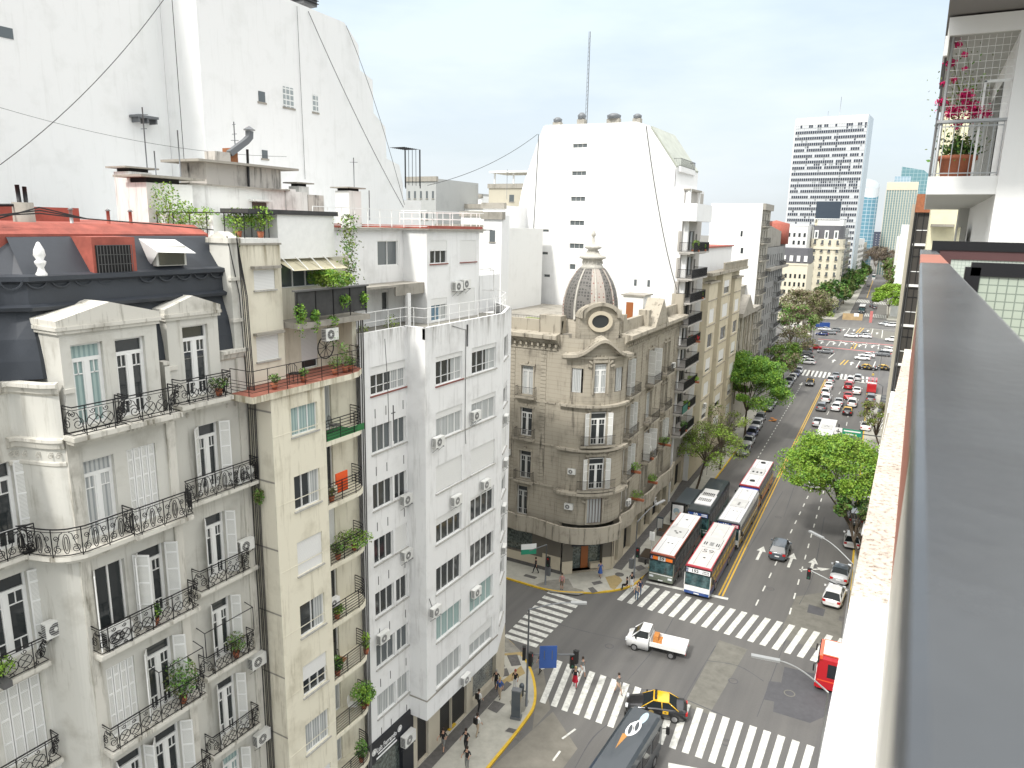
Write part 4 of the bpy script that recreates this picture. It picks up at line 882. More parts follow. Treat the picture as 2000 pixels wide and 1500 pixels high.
# ground floor
M_SHOPD = mat('shop_dark_fascia', (.018, .02, .026), .5)
FG = FX(-24.04)
gh = [(27.95, 30.9, .9, 3.45), (32.4, 33.6, .25, 4.2), (34.9, 36.3, .25, 4.2), (36.35, 38.2, .25, 4.2), (39.0, 42.3, .7, 4.0)]
mb = MB(); wall_local(mb, 27.8, 32.0, .13, 4.85, gh[:1], M_SHOPD, .3); wall_local(mb, 32.0, 43.6, .13, 4.45, gh[1:], PL_BG, .5); mb.build('shopfront', wb, FG.M)
mb = MB(); mb.poly([(-24.04, 43.6, .13), (-26.5, 46, .13), (-26.5, 46, 4.45), (-24.04, 43.6, 4.45)], PL_BG); mb.build('shop_side', wb)
M_SHOPG = mat('shop_display', (.10, .12, .11), .15, spec=.8, var=.9, vscale=5)
M_GRATE = striped('security_grille', (.012, .012, .012), (.05, .05, .05), 2, 7, .5, .25)
MB().box(gh[0][0], gh[0][1], .28, .31, .9, 3.45, M_SHOPG).build('shop_window', wb, FG.M)
MB().box(39.0, 42.3, .3, .33, .7, 4.0, mat('shop_display_pale', (.20, .21, .20), .15, spec=.8, var=.9, vscale=9)).build('shop_window', wb, FG.M)
for h in gh[1:4]: MB().box(h[0], h[1], .2, .24, .25, 4.2, M_GRATE).build('shutter_door', wb, FG.M)
MB().box(36.1, 36.9, -.0, .2, .25, .32, M_YEL).build('door_step', wb, FG.M)
sgn = thing('shop_sign', (-24.0, 29.8, 4.1), 'long dark shop sign with slanted white script lettering and round emblems, below the white building', 'sign')
MB().box(27.85, 31.6, -.1, 0, 3.5, 4.82, M_SHOPD).build('panel', sgn, FG.M)
M_SIGNW = mat('sign_white', (.85, .85, .85), .5)
Tt = Matrix.Rotation(R(90), 4, 'X')
link(text_mesh('Luis Ferrando', .46, M_SIGNW, .01, sx=.72), 'lettering', sgn, FG.at(29.25, -.115, 4.2) @ Tt)
mb = MB()
for c in (28.12, 30.5): mb.disc((c, -.108, 4.25), (0, -1, 0), .21, M_SIGNW, 18); mb.disc((c, -.112, 4.25), (0, -1, 0), .17, M_GREYF, 18); mb.disc((c, -.116, 4.25), (0, -1, 0), .1, M_SIGNW, 10)
mb.box(28.45, 30.05, -.112, -.1, 3.86, 3.95, M_SIGNW); mb.box(28.3, 30.2, -.112, -.1, 3.6, 3.72, M_SIGNW); mb.build('emblems', sgn, FG.M)
ac(FG, 31.0, 3.0, 'big air conditioner beside the dark shop sign under the white bay', y=-.1, sc=1.25)
# upper setback storeys
FS1 = FX(-27.8); FS2 = FX(-26.0)
hs1 = [tuple(list(FS1.px(738, 522))[:1]+list(FS1.px(777, 473))[:1]+[31.55, 33.0]), (30.7, 32.0, 28.1, 29.9), (34.9-.6, 34.9, 28.9, 30.0)]
hs2 = [(36.74, 38.57, 31.65, 33.05), (40.1, 42.05, 31.65, 33.05), (36.83, 38.55, 28.1, 29.5), (39.9, 41.9, 28.1, 29.9)]
mb = MB(); wall_local(mb, 29.0, 36.4, 28, 33.65, hs1, PL_W2, .15); mb.build('upper_wall', wb, FS1.M)
mb = MB(); wall_local(mb, 36.4, 42.45, 28, 33.65, hs2, PL_W2, .15); mb.build('upper_wall', wb, FS2.M)
mb = MB(); mb.poly([(-27.8, 36.4, 28), (-26.0, 36.4, 28), (-26.0, 36.4, 33.65), (-27.8, 36.4, 33.65)], PL_W2); mb.poly([(-26.0, 42.45, 28), (-32, 42.45, 28), (-32, 42.45, 33.65), (-26.0, 42.45, 33.65)], PL_W2)
mb.box(-27.9, -26.2, 30.2, 36.4, 30.42, 30.55, M_CONC); mb.box(-26.3, -26.2, 33.6, 36.4, 29.9, 30.42, M_CONC); mb.box(-26.3, -26.1, 34.6, 34.9, 28, 30.0, PL_W2)
mb.build('upper_side', wb)
for h, kw in zip(hs1, (dict(panes=2, gm=M_GLASS2), dict(panes=2, blind=.3), dict(panes=1))): window(wb, FS1, h, 'sash', .1, **kw)
for h, kw in zip(hs2, (dict(panes=3, blind=.45, sill=M_SILLR), dict(blind=1.0, sill=M_SILLR), dict(panes=3, blind=.3, gm=M_GLASSB, curt=3), dict(blind=1.0))): window(wb, FS2, h, 'sash', .1, **kw)
mb = MB(); mb.box(-34, -25.75, 36.2, 42.9, 33.66, 33.76, M_CONC); mb.box(-33.8, -25.85, 36.4, 42.6, 33.76, 33.93, M_RED); mb.box(-34, -27.5, 28.8, 36.2, 33.66, 33.74, M_CONC); mb.box(-33.8, -27.7, 29, 30.8, 33.74, 33.95, M_RED); mb.box(-34, -25.9, 42.9, 44.0, 33.68, 33.74, M_IRONG); mb.build('roof', wb)
o = MB().box(-60, -32, 28, 46, 0, 32.9, PL_W2).build('rear_block', wb)
railing(wb, F0, [(-27.6, 28.6), (-27.6, 36), (-25.95, 36.3), (-25.95, 42.9), (-33, 42.9)], 33.8, 1.0, 'horiz', M_WHITE, rails=(1, .55, .08), name='roof_railing', r=.02)
railing(wb, F0, [(-24.15, 28.2), (-24.15, 31.9), (-22.95, 31.9), (-22.95, 40.1), (-24.4, 43.4), (-26.6, 45.6)], 28.56, 1.0, 'horiz', M_WHITE, rails=(1, .5), name='terrace_railing', r=.014)
ac(FS2, 39.5, 29.85, 'left of the twin air conditioners above the terrace of the white building', sc=1.0); ac(FS2, 40.45, 29.95, 'right of the twin air conditioners above the terrace of the white building', sc=1.0)
for i, (x, y, w_, h_) in enumerate(((-24.5, 28.7, .7, .9), (-24.5, 31.0, .9, 1.2), (-24.5, 29.9, .4, .4))): plant((x, y, 28.05), w_, h_, ['sparse weed at the left end of the stained white parapet', 'tall thin weed on the stained white parapet', 'small tuft on the stained white parapet'][i], [GR4, GR5], 110, .05, pot=False)
mb = MB()  # white pergola frame on the corner terrace
for x, y in ((-25.5, 43.6), (-26.8, 45.4), (-28.5, 43.8), (-29.5, 45.6)): mb.tube([(x, y, 28), (x, y, 31)], .03, M_WHITE, 5)
for a, b in (((-25.5, 43.6), (-26.8, 45.4)), ((-26.8, 45.4), (-29.5, 45.6)), ((-29.5, 45.6), (-28.5, 43.8)), ((-28.5, 43.8), (-25.5, 43.6))):
    for z in (31, 29.6): mb.tube([(a[0], a[1], z), (b[0], b[1], z)], .02, M_WHITE, 5)
tag(mb.build('terrace_frame'), 'thin white metal frame over the corner terrace of the white building', 'pergola'); plant((-27.5, 44.5, 28.1), .8, 2.2, 'climber inside the white metal frame on the corner terrace', [GR2, GR4, GR5], 260, .06)
MB().box(-32, -26.4, 43.2, 46, 28, 30.6, PL_W2).build('stair_hut', wb)
# ================================================================ far block, left side of the avenue
UD = (-.0252, .9997)
PB = plaster('beige_stone_dark', (.38, .345, .28), (.12, .105, .085), .75, 1.1, joints=.42)
PBT = plaster('beige_stone_trim', (.385, .35, .285), (.085, .075, .06), 1.0, 1.3)
PBG = plaster('taupe_shop_wall', (.165, .15, .125), (.1, .09, .08), .2, .3)
PBM = plaster('marble_plinth', (.55, .49, .38), (.3, .25, .18), .3, .4)
dm = bld('domed_corner_building', (-26, 64, 0), 'beige stone corner building with patterned dome, curved corner bay and oval attic window')
FA = FR((-23.45, 64.0), UD); FCs = FR((-50, 61.0), (1, 0))
FLZ = [9.3, 13.7, 17.9]
def pairs(c, z0, z1): return [(c-1.25, c-.2, z0, z1), (c+.2, c+1.25, z0, z1)]
hA = []
for z in FLZ: hA += pairs(3.6, z+.1, z+3.1 if z < 17 else z+3.6)+pairs(16.2, z+.1, z+3.0 if z < 17 else z+3.6)+[(9.2, 11.2, z+.1, z+3.2 if z < 17 else z+3.6)]
hA += pairs(3.6, 5.6, 8.6)+pairs(9.9, 5.6, 8.6)+pairs(16.2, 5.6, 8.6)
gA = [(1.5, 2.6, .3, 3.4), (4.2, 6.6, .2, 3.6), (8.6, 10.2, .2, 3.7), (11.4, 13.6, .2, 3.7), (14.6, 17.6, .2, 3.7), (18.6, 20.4, .2, 3.7)]
def surr(mb, hs):
    for h in hs:
        mb.box(h[0]-.16, h[0]-.002, -.07, .0, h[2], h[3], PBT); mb.box(h[1]+.002, h[1]+.16, -.07, .0, h[2], h[3], PBT); mb.box(h[0]-.22, h[1]+.22, -.14, 0, h[3]+.002, h[3]+.2, PBT); mb.box((h[0]+h[1])/2-.12, (h[0]+h[1])/2+.12, -.2, 0, h[3]+.2, h[3]+.42, PBT)
    for z in (9.05, 13.25, 17.45, 22.6): mb.box(.6, 21.4, -.1, 0, z, z+.16, PBT)
    for k in range(34): mb.box(.8+k*.62, 1.0+k*.62, -.42, 0, 23.0, 23.28, PBT)
mb = MB(); wall_local(mb, .6, 21.4, 4.2, 24.2, hA, PB, .35)
for x in (1.0, 7.2, 12.8, 19.6):
    for k in range(38): mb.box(x-.35, x+.35, -.06, 0, 9.6+k*.36, 9.6+k*.36+.3, PBT)
surr(mb, hA); mb.build('wall', dm, FA.M)
mb = MB(); wall_local(mb, .6, 21.4, .13, 4.2, gA, PBM, .6); mb.build('shopfront', dm, FA.M)
for i, h in enumerate(gA): MB().box(h[0], h[1], .5, .56, h[2], h[3], M_DARK if i in (1, 3, 4) else M_SHOPG).build('shop_window', dm, FA.M)
hC2 = [(17.6, 18.9, z+.1, z+3.0) for z in FLZ]+[(17.4, 18.6, 5.5, 8.6), (13.6, 14.9, 5.5, 8.6)]+[(13.6, 14.9, z+.1, z+3.0) for z in FLZ]
mb = MB(); wall_local(mb, 0, 22.5, 4.2, 24.2, hC2, PB, .35)
for x in (16.6, 20.0, 12.6):
    for k in range(38): mb.box(x-.3, x+.3, -.06, 0, 9.6+k*.36, 9.6+k*.36+.3, PBT)
surr(mb, hC2); mb.build('wall', dm, FCs.M)
mb = MB(); wall_local(mb, 0, 22.5, 1.4, 4.2, [(15.5, 19.3, 1.5, 3.7), (9, 13, 1.5, 3.7)], PBG, .4); mb.box(0, 22.5, -.05, 0, .5, 1.4, PBM); mb.box(0, 22.5, -.07, .0, .1, .5, M_PAVED); mb.box(20.5, 22.5, -.06, 0, .5, 1.9, PBM); mb.build('shopfront', dm, FCs.M)
MB().box(15.5, 19.3, .3, .35, 1.5, 3.7, M_SHOPG).build('shop_window', dm, FCs.M); MB().box(9, 13, .3, .35, 1.5, 3.7, M_SHOPG).build('shop_window', dm, FCs.M)
for h in hA: window(dm, FA, h, 'french', .25, curt=rnd.choice([0, 0, 1, 2]), fm=M_GREYF); 
for h in hA[:15]:
    if rnd.random() < .4: shutters(dm, FA, h, ang=80)
for h in hC2: window(dm, FCs, h, 'french', .25, fm=M_WHITE2 if h[2] > 13 and h[2] < 14 else M_GREYF, curt=1 if h[2] > 17 else 0)
# curved corner bay
ctr = Vector((-27.35, 65.0, 0)); RB = 4.15
def arcp(r, n=16, a0=-100, a1=5): return [(ctr.x+r*math.cos(R(a0+(a1-a0)*i/n)), ctr.y+r*math.sin(R(a0+(a1-a0)*i/n))) for i in range(n+1)]
def arcwall(z0, z1, r, m, holes=(), a0=-100, a1=5, n=21):
    mb = MB(); P = arcp(r, n, a0, a1)
    for i in range(n):
        a = a0+(a1-a0)*(i+.5)/n; zz = [(z0, z1)]
        for (ha, hw, hz0, hz1) in holes:
            if abs(a-ha) < hw: zz = [(z0, hz0), (hz1, z1)]
        for p, q in zz:
            if q > p: mb.poly([(*P[i], p), (*P[i+1], p), (*P[i+1], q), (*P[i], q)], m, True)
        # rustication joints
    return mb
AC_ = -47.5
mb = MB()
for z0, z1, hs in ((9.3, 13.6, [(AC_, 11, 9.45, 12.6)]), (13.6, 17.8, [(AC_, 11, 13.9, 17.1)]), (17.8, 24.0, [(AC_, 9.5, 18.9, 21.7), (AC_-31, 6.5, 18.9, 21.2), (AC_+31, 6.5, 18.9, 21.2)]), (5.7, 9.3, [(AC_, 11, 5.9, 8.4)])):
    q = arcwall(z0, z1, RB, PB, hs); o_ = len(mb.v); mb.v += q.v; mb.f += [tuple(a+o_ for a in f) for f in q.f]; mb.m += [mb.mi(PB)]*len(q.f); mb.sm += q.sm
mb.build('curved_bay', dm)
for z, o1, h_ in ((9.15, .75, .25), (13.45, .5, .2), (17.75, .45, .22), (22.35, .2, .2), (12.95, .12, .15)):
    mb = MB(); P = arcp(RB+o1, 20); Q_ = arcp(RB-.1, 20); mb.prism(P+Q_[::-1], z-h_, z, PBT); mb.build('cornice_ring', dm)
def bayM(a, r=RB, z=0.0):
    t = R(a); return Matrix.Translation((ctr.x+r*math.cos(t), ctr.y+r*math.sin(t), z)) @ Matrix.Rotation(t+R(90), 4, 'Z')
class BF:   # facade frame tangent to the bay
    def __init__(s, a, r=RB): s.M = bayM(a, r)
    def at(s, x, y, z): return s.M @ Matrix.Translation((x, y, z))
BC = BF(AC_)
mb = MB()
for z0, z1, w in ((9.35, 12.7, .95), (13.8, 17.2, .95), (5.8, 8.5, .95), (18.8, 21.8, .82)):
    mb.box(-w, -w+.18, -.1, .3, z0, z1, PBT); mb.box(w-.18, w, -.1, .3, z0, z1, PBT); mb.box(-w, w, -.12, .3, z1, z1+.25, PBT)
    for k in range(9): a = R(20+140*k/8); mb.box(-.08, .08, -.1, .02, 1.0, 1.45, PBT, Matrix.Translation((0, 0, z1-.7)) @ Matrix.Rotation(a-R(90), 4, 'Y'))
mb.build('window_surround', dm, BC.M)
for h, kw in (((-.77, .77, 9.4, 12.5), dict(kind='french', fm=M_WHITE2)), ((-.77, .77, 13.85, 17.0), dict(kind='french', fm=M_WHITE2)), ((-.77, .77, 5.85, 8.4), dict(kind='sash', panes=5, fm=mat('brown_joinery', (.10, .05, .03), .6), curt=1)), ((-.65, .65, 18.9, 21.6), dict(kind='french', fm=M_WHITE2, curt=1, gm=M_GLASSB))): window(dm, BC, h, depth=.12, **kw)
shutters(dm, BC, (-.77, .77, 9.4, 12.5), ang=20); shutters(dm, BC, (-.77, .77, 13.85, 17.0), ang=20)
for a in (AC_-31, AC_+31): window(dm, BF(a), (-.42, .42, 18.9, 21.2), 'sash', .12, panes=2, fm=M_GREYF, curt=1)
def arcbalc(z, a0, a1, out, rail=True):
    P = arcp(RB+out, 12, a0, a1); Q_ = arcp(RB, 12, a0, a1); mb = MB(); mb.prism(P+Q_[::-1], z-.18, z, PBT); o = mb.build('balcony', dm)
    if rail:
        mb = MB()
        for zz in (z+.95, z+.1): mb.tube([(p[0], p[1], zz) for p in P], .02, M_IRON, 5)
        for i in range(len(P)-1):
            for t in (0, .33, .66):
                x = P[i][0]+(P[i+1][0]-P[i][0])*t; y = P[i][1]+(P[i+1][1]-P[i][1])*t; mb.tube([(x, y, z), (x, y, z+.95)], .012, M_IRON, 4)
        mb.build('railing', o)
arcbalc(9.45, AC_-24, AC_+24, .7); arcbalc(13.85, AC_-22, AC_+22, .55)
for z in FLZ:
    for c in (3.6, 16.2, 10.2): balcony(dm, FA, c-1.6, c+1.6, z, .7 if c != 10.2 else .95, .2, PBT, 'bars', rh=.95, r=.014)
    balcony(dm, FCs, 17.2, 19.3, z, .6, .2, PBT, 'bars', rh=.95, r=.014); balcony(dm, FCs, 13.2, 15.3, z, .6, .2, PBT, 'bars', rh=.95, r=.014)
# wavy stone balcony wall over the shops
W1 = [(U(.6, 0)[0], 61-.0)] 
WV = arc_pts([(-50, 60.2), (-40, 60.2), (-33.5, 60.2), (-32, 59.9), (-30.5, 60.1), (-29.2, 59.9), (-26.4, 59.6), (-23.8, 61.0), (-22.35, 63.4), U(1.2, .6), U(3.5, .95), U(6, .7), U(8, .95), U(10.5, 1.15), U(13, .8), U(15, .75), U(18, 1.0), U(21.2, .6)], 5)
mb = MB(); I_ = [(-50, 60.45), (-26.6, 60.0), (-24.2, 61.4), (-22.8, 63.7), U(3, .4), U(21.2, .3)]
n = len(WV); 
for i in range(n-1):
    a, b = WV[i], WV[i+1]; t = (b-a).normalized(); nn_ = Vector((t.y, -t.x, 0))*-.22
    mb.poly([(a.x, a.y, 4.3), (b.x, b.y, 4.3), (b.x, b.y, 5.85), (a.x, a.y, 5.85)], PBT, True); mb.poly([(a.x, a.y, 5.85), (b.x, b.y, 5.85), (b.x+nn_.x, b.y+nn_.y, 5.85), (a.x+nn_.x, a.y+nn_.y, 5.85)], PBT)
    mb.poly([(a.x+nn_.x, a.y+nn_.y, 4.5), (b.x+nn_.x, b.y+nn_.y, 4.5), (b.x+nn_.x, b.y+nn_.y, 5.85), (a.x+nn_.x, a.y+nn_.y, 5.85)], PBT)
mb.prism([(p.x, p.y) for p in WV]+[U(21.2, -.3), U(2, -.3), (-27, 62.5), (-50, 62.5)], 4.2, 4.32, PBT); mb.build('stone_balcony', dm)
# corner shop
FS_ = FR((-27.3, 60.95), (3.9, 3.9))
mb = MB(); wall_local(mb, 0, 5.55, .13, 4.2, [(1.1, 4.3, .35, 3.1)], PBG, .7); mb.box(0, 1.1, -.05, 0, .13, 1.5, PBM); mb.box(4.3, 5.55, -.05, 0, .13, 1.5, PBM); mb.box(1.1, 4.3, .0, .7, .13, .35, PBM); mb.build('shopfront', dm, FS_.M)
MB().box(1.1, 4.3, .6, .65, .35, 3.1, M_SHOPG).box(3.1, 4.3, .1, .6, .35, .9, PBM).build('shop_window', dm, FS_.M)
MB().box(2.2, 2.95, .5, .58, .35, 2.7, mat('orange_wood', (.30, .10, .03), .5)).build('door', dm, FS_.M); MB().box(.95, 4.5, -.25, .05, 3.1, 3.35, M_SHOPD).build('awning_box', dm, FS_.M)
sg = thing('shop_sign', FS_.at(2.4, -.05, 3.7).translation, 'pale letters of a shop name over the corner shop door, under the curved stone balcony', 'sign')
link(text_mesh('FRATTI', .62, M_SIGNW, .03, sx=.95), 'lettering', sg, FS_.at(2.5, -.12, 3.68) @ Tt)
lg = thing('round_shop_sign', FA.at(12.5, -.3, 3.0).translation, 'white round letter sign on the dark shopfront of the domed building', 'sign'); link(text_mesh('G', 1.3, M_SIGNW, .04), 'lettering', lg, FA.at(14.0, -.45, 3.0) @ Tt)
# cornice, parapet, attic tower, dome
PL_D = [(-50, 61)]+[(-28.4, 61)]
molding(dm, PL_D, [(0, 23.0), (.25, 23.3), (.5, 23.6), (.95, 23.8), (.95, 24.15), (0, 24.3), (-.3, 24.3), (-.3, 25.4), (-.7, 25.4)], PBT)
molding(dm, [U(.4, 0), U(7, 0), U(21.4, 0)], [(0, 23.0), (.25, 23.3), (.5, 23.6), (.95, 23.8), (.95, 24.15), (0, 24.3), (-.3, 24.3), (-.3, 25.4), (-.7, 25.4)], PBT)
mb = MB(); mb.prism([(8.0, 24.1), (13.0, 24.1), (10.6, 26.9)], -.9, .9, PBT, axis='y'); mb.prism([(8.7, 24.25), (12.3, 24.25), (10.6, 26.2)], -.95, -.9, PB, axis='y')
mb.build('gable', dm, FA.M)
for q in ((7.4, 8.2, -.3, .8, 24.1, 25.9), (20.6, 21.3, -.4, 1.0, 24.1, 26.6), (1.0, 1.9, .2, 1.2, 24.1, 26.0)): MB().box(*q, PBT).build('roof_pier', dm, FA.M)
MB().box(19.4, 21.6, .0, 1.2, 24.1, 25.9, PBT).build('attic_block', dm, FCs.M)
MB().prism([(-50, 61.3), (-28.5, 61.3), (-24.8, 65.5), (-25.2, 85), (-50, 85)], 20, 24.2, M_CONC).build('roof', dm)
# curved pediment
mb = MB(); prof = []
for i in range(25):
    a = AC_-46+92*i/24; zz = 22.5+1.55*math.exp(-((a-AC_)/19)**2); prof.append((a, zz))
for i in range(24):
    (a, z0), (b, z1) = prof[i], prof[i+1]
    for r0, r1, dz0, dz1 in ((RB, RB+.75, -.35, 0), (RB+.75, RB-.4, 0, .25)):
        p = [(ctr.x+rr*math.cos(R(q)), ctr.y+rr*math.sin(R(q)), z+d) for rr, q, z, d in ((r0, a, z0, dz0), (r0, b, z1, dz0), (r1, b, z1, dz1), (r1, a, z0, dz1))]; mb.poly(p, PBT, True)
    p = [(ctr.x+(RB+.75)*math.cos(R(q)), ctr.y+(RB+.75)*math.sin(R(q)), z) for q, z in ((a, z0-.28), (b, z1-.28), (b, z1), (a, z0))]; mb.poly(p, PBT)
mb.build('curved_pediment', dm)
dc = Vector((-26.95, 64.55, 0))
FO = FR((dc.x+2.75*math.cos(R(AC_))-2.1*math.cos(R(AC_+90)), dc.y+2.75*math.sin(R(AC_))-2.1*math.sin(R(AC_+90))), (math.cos(R(AC_+90)), math.sin(R(AC_+90))))
mb = MB(); c = 2.1
pts = [(.15, 22.6), (4.05, 22.6), (4.05, 26.0)]+[(2.1+1.6*math.cos(a), 25.95+1.05*math.sin(a)) for a in [i*math.pi/10 for i in range(11)]]+[(.15, 26.0)]
mb.prism(pts, 0, 2.2, PB, axis='y')
for k in range(9): mb.box(.0, 4.2, -.02, 0, 23.0+k*.42, 23.03+k*.42, PBT)
top = [(2.1+2.05*math.cos(a), 25.9+1.42*math.sin(a)) for a in [i*math.pi/14 for i in range(15)]]; inn = [(2.1+1.6*math.cos(a), 25.9+1.1*math.sin(a)) for a in [i*math.pi/14 for i in range(15)]]
for i in range(14): mb.prism([inn[i], top[i], top[i+1], inn[i+1]], -.4, 2.2, PBT, axis='y')
mb.build('attic_front', dm, FO.M)
def oval(mb, rx, rz, rx2, rz2, y0, y1, m, n=24):
    for i in range(n):
        a, b = 2*math.pi*i/n, 2*math.pi*(i+1)/n; mb.prism([(2.1+rx*math.cos(a), 25.55+rz*math.sin(a)), (2.1+rx2*math.cos(a), 25.55+rz2*math.sin(a)), (2.1+rx2*math.cos(b), 25.55+rz2*math.sin(b)), (2.1+rx*math.cos(b), 25.55+rz*math.sin(b))], y0, y1, m, axis='y')
mb = MB(); oval(mb, .85, .62, 1.2, .98, -.22, .02, PBM); o = mb.build('oval_window', dm, FO.M)
mb = MB(); mb.prism([(2.1+.86*math.cos(2*math.pi*i/24), 25.55+.63*math.sin(2*math.pi*i/24)) for i in range(24)], -.06, .0, M_GLASS, axis='y'); mb.build('pane', o, FO.M)
M_TILE = striped('dome_scale_tiles', (.065, .062, .058), (.15, .142, .13), (0, 1, 2), 3.4, .7, .35)
M_TILER = striped('dome_red_tiles', (.24, .11, .095), (.38, .34, .30), (0, 1, 2), 3.2, .7, .6)
M_RIB = mat('dome_rib', (.47, .45, .40), .8, var=.2, vscale=5)
dprof = [(2.55, 25.6), (2.6, 26.4), (2.52, 27.3), (2.32, 28.2), (2.02, 29.0), (1.66, 29.6), (1.3, 30.1), (1.08, 30.3)]
mb = MB(); mb.lathe([(r, z) for r, z in dprof], (dc.x, dc.y, 0), M_TILE, 32, mfun=lambda j: M_TILER if j in (26, 27, 28) else M_TILE); mb.lathe([(2.5, 22.6), (2.5, 26.0), (2.35, 26.0)], (dc.x, dc.y, 0), PB, 24)
d_ = mb.build('dome', dm)
mb = MB()
for k in range(16):
    a = 2*math.pi*(k+.5)/16
    if k % 2: mb.tube([(dc.x+(r+.03)*math.cos(a), dc.y+(r+.03)*math.sin(a), z) for r, z in dprof], .12, M_RIB if k % 3 else M_TILER, 5, r1=.07)
mb.build('dome_rib', d_)
mb = MB(); mb.lathe([(.95, 30.2), (1.15, 30.25), (1.0, 30.5), (.85, 30.75), (.95, 31.1), (1.25, 31.2), (1.25, 31.4), (.8, 31.5), (.5, 31.8), (.45, 32.0), (.8, 32.15), (.8, 32.3), (.35, 32.4), (.18, 32.7), (.12, 33.0), (.1, 33.2), (.22, 33.3), (.2, 33.5), (.08, 33.75), (0, 33.95)], (dc.x, dc.y, 0), M_RIB, 18)
for k in range(16): a = 2*math.pi*k/16; mb.tube([(dc.x+1.0*math.cos(a), dc.y+1.0*math.sin(a), 30.7), (dc.x+.5*math.cos(a), dc.y+.5*math.sin(a), 31.9)], .05, M_RIB, 4)
mb.build('lantern', dm)
o = thing('roof_hut', (-26.2, 76, 24.2), 'small white roof hut with brown door behind the beige parapet', 'hut'); MB().box(-27.6, -25.3, 75.2, 77.6, 24.2, 26.9, M_WHITE).box(-27.8, -25.1, 75.0, 77.8, 26.9, 27.05, M_CONC).build('walls', o); MB().box(-27.2, -26.4, 75.16, 75.2, 24.2, 26.2, MATS['orange_wood']).build('door', o)
M_ROOFG = mat('roof_grass', (.20, .24, .07), .95, var=.2, vscale=2)
o = thing('green_roof_terrace', (-33, 66, 24.3), 'flat roof terrace with green surface and low rail beside the domed tower', 'terrace'); MB().box(-36, -30.2, 63.5, 69, 24.2, 24.5, M_ROOFG).build('deck', o); railing(o, F0, [(-36, 63.4), (-30.2, 63.4)], 24.5, .9, 'bars', M_IRONG, step=.3)
for i, (x, z) in enumerate(((2.6, 6.2), (8.9, 10.2), (16.8, 18.3))): ac(FA, x+.9, z, 'air conditioner %s on the avenue side of the beige domed building' % ['behind the wavy stone balcony', 'on the middle balcony', 'by the highest balcony pair'][i], y=-.3)
ac(BF(AC_-34, RB), 0, 7.3, 'white air conditioner on the curved beige corner above the stone balcony'); ac(BF(AC_-32, RB), 0, 10.9, 'dark boxy air conditioner beside the blue-shuttered window of the curved corner', sc=.9)
ac(FCs, 16.2, 11.6, 'air conditioner left of the shuttered window on the side street face of the domed building')
for i, (s_, z, w_) in enumerate(((4.6, 9.4, 1.6), (9.8, 9.4, 1.2), (16, 9.3, 1.6), (6, 5.9, 1.8), (12, 5.9, 1.2))): plant(FA.at(s_, -.5, z).translation, w_, .8, ['green plants on the balcony right of the curved corner', 'reddish planter on the projecting middle balcony of the beige building', 'plants on the far balcony of the beige building', 'weeds growing behind the wavy stone balcony', 'pots behind the wavy stone balcony near the round sign'][i], [GR2, GR5, GR1] if i != 1 else [GR6, GR5], 160, .08, bx=1)
# ---------------------------------------------------------------- balconied tower with blank party wall
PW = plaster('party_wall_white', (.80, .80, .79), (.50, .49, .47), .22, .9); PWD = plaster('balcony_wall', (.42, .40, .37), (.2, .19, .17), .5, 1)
pw = bld('party_wall_apartment_tower', (-30, 90, 0), 'tall apartment block with blank bright white party wall and railed balconies, behind the dome')
FP = FR((0, 86.0), (1, 0))
prof = [(-24.0, 10), (-24.0, 38.9), (-26.0, 38.9), (-26.0, 41.2), (-27.1, 42.4), (-29.5, 45.8), (-30.2, 46.0), (-31.1, 46.4), (-43.3, 46.6), (-44.0, 44.9), (-46.2, 38.9), (-46.9, 35.2), (-46.9, 28.7), (-46.0, 22.0), (-46, 10)]
hp = []
for px in ((1119, 280, 1147, 289), (1117, 334, 1145, 343), (1115, 384, 1143, 393), (1113, 431, 1141, 440), (1112, 476, 1140, 485)): a, b = FP.px(px[0], px[3]), FP.px(px[2], px[1]); hp.append((a[0], b[0], a[1], b[1]))
for px in ((1059, 448, 1072, 453), (1058, 492, 1070, 497), (1062, 536, 1074, 541), (1238, 546, 1244, 558), (1264, 547, 1270, 560), (1112, 516, 1124, 526)): a, b = FP.px(px[0], px[3]), FP.px(px[2], px[1]); hp.append((a[0], b[0], a[1], b[1]))
mb = MB(); wall_local(mb, -43.3, -31.5, 10, 46.4, [h for h in hp if h[0] > -43.3 and h[1] < -31.5], PW, .2); mb.poly([(-31.5, 0, 10), (-24, 0, 10), (-24, 0, 38.9), (-26, 0, 38.9), (-26, 0, 41.2), (-29.5, 0, 45.9), (-31.1, 0, 46.4), (-31.5, 0, 46.4)], PW)
mb.poly([(-46, 0, 10), (-43.3, 0, 10), (-43.3, 0, 46.5), (-44, 0, 44.9), (-46.2, 0, 38.9), (-46.9, 0, 35.2), (-46.9, 0, 28.7), (-46, 0, 22)], PW)
mb.build('party_wall', pw, FP.M)
for h in hp:
    if -43.3 < h[0] and h[1] < -31.5: window(pw, FP, h, 'sash', .12, panes=3 if h[1]-h[0] > 1 else 1, fm=M_GREYF, gm=M_GLASS2)
    else: MB().box(h[0], h[1], -.02, .0, h[2], h[3], M_GLASS2).build('window', pw, FP.M)
mb = MB(); mb.box(-25.3, -24.0, 86.02, 86.35, 0, 38.9, PW); mb.prism([(-25.3, 38.9), (-25.3, 0), (-46, 0), (-46, 38.9)], 86.4, 97, PW, axis='y'); mb.prism([(-26, 38.9), (-46.2, 38.9), (-43.3, 46.6), (-31.1, 46.4), (-29.5, 45.8), (-26, 41.2)], 86.4, 96, PW, axis='y'); mb.build('body', pw)
PGL = mat('sloped_roof_glass', (.40, .42, .36), .5, var=.15, vscale=1)
mb = MB(); mb.prism([(-29.4, 45.75), (-29.3, 45.9), (-25.9, 41.35), (-26, 41.15)], 86.3, 95.8, PGL, axis='y'); mb.build('sloped_roof', pw)
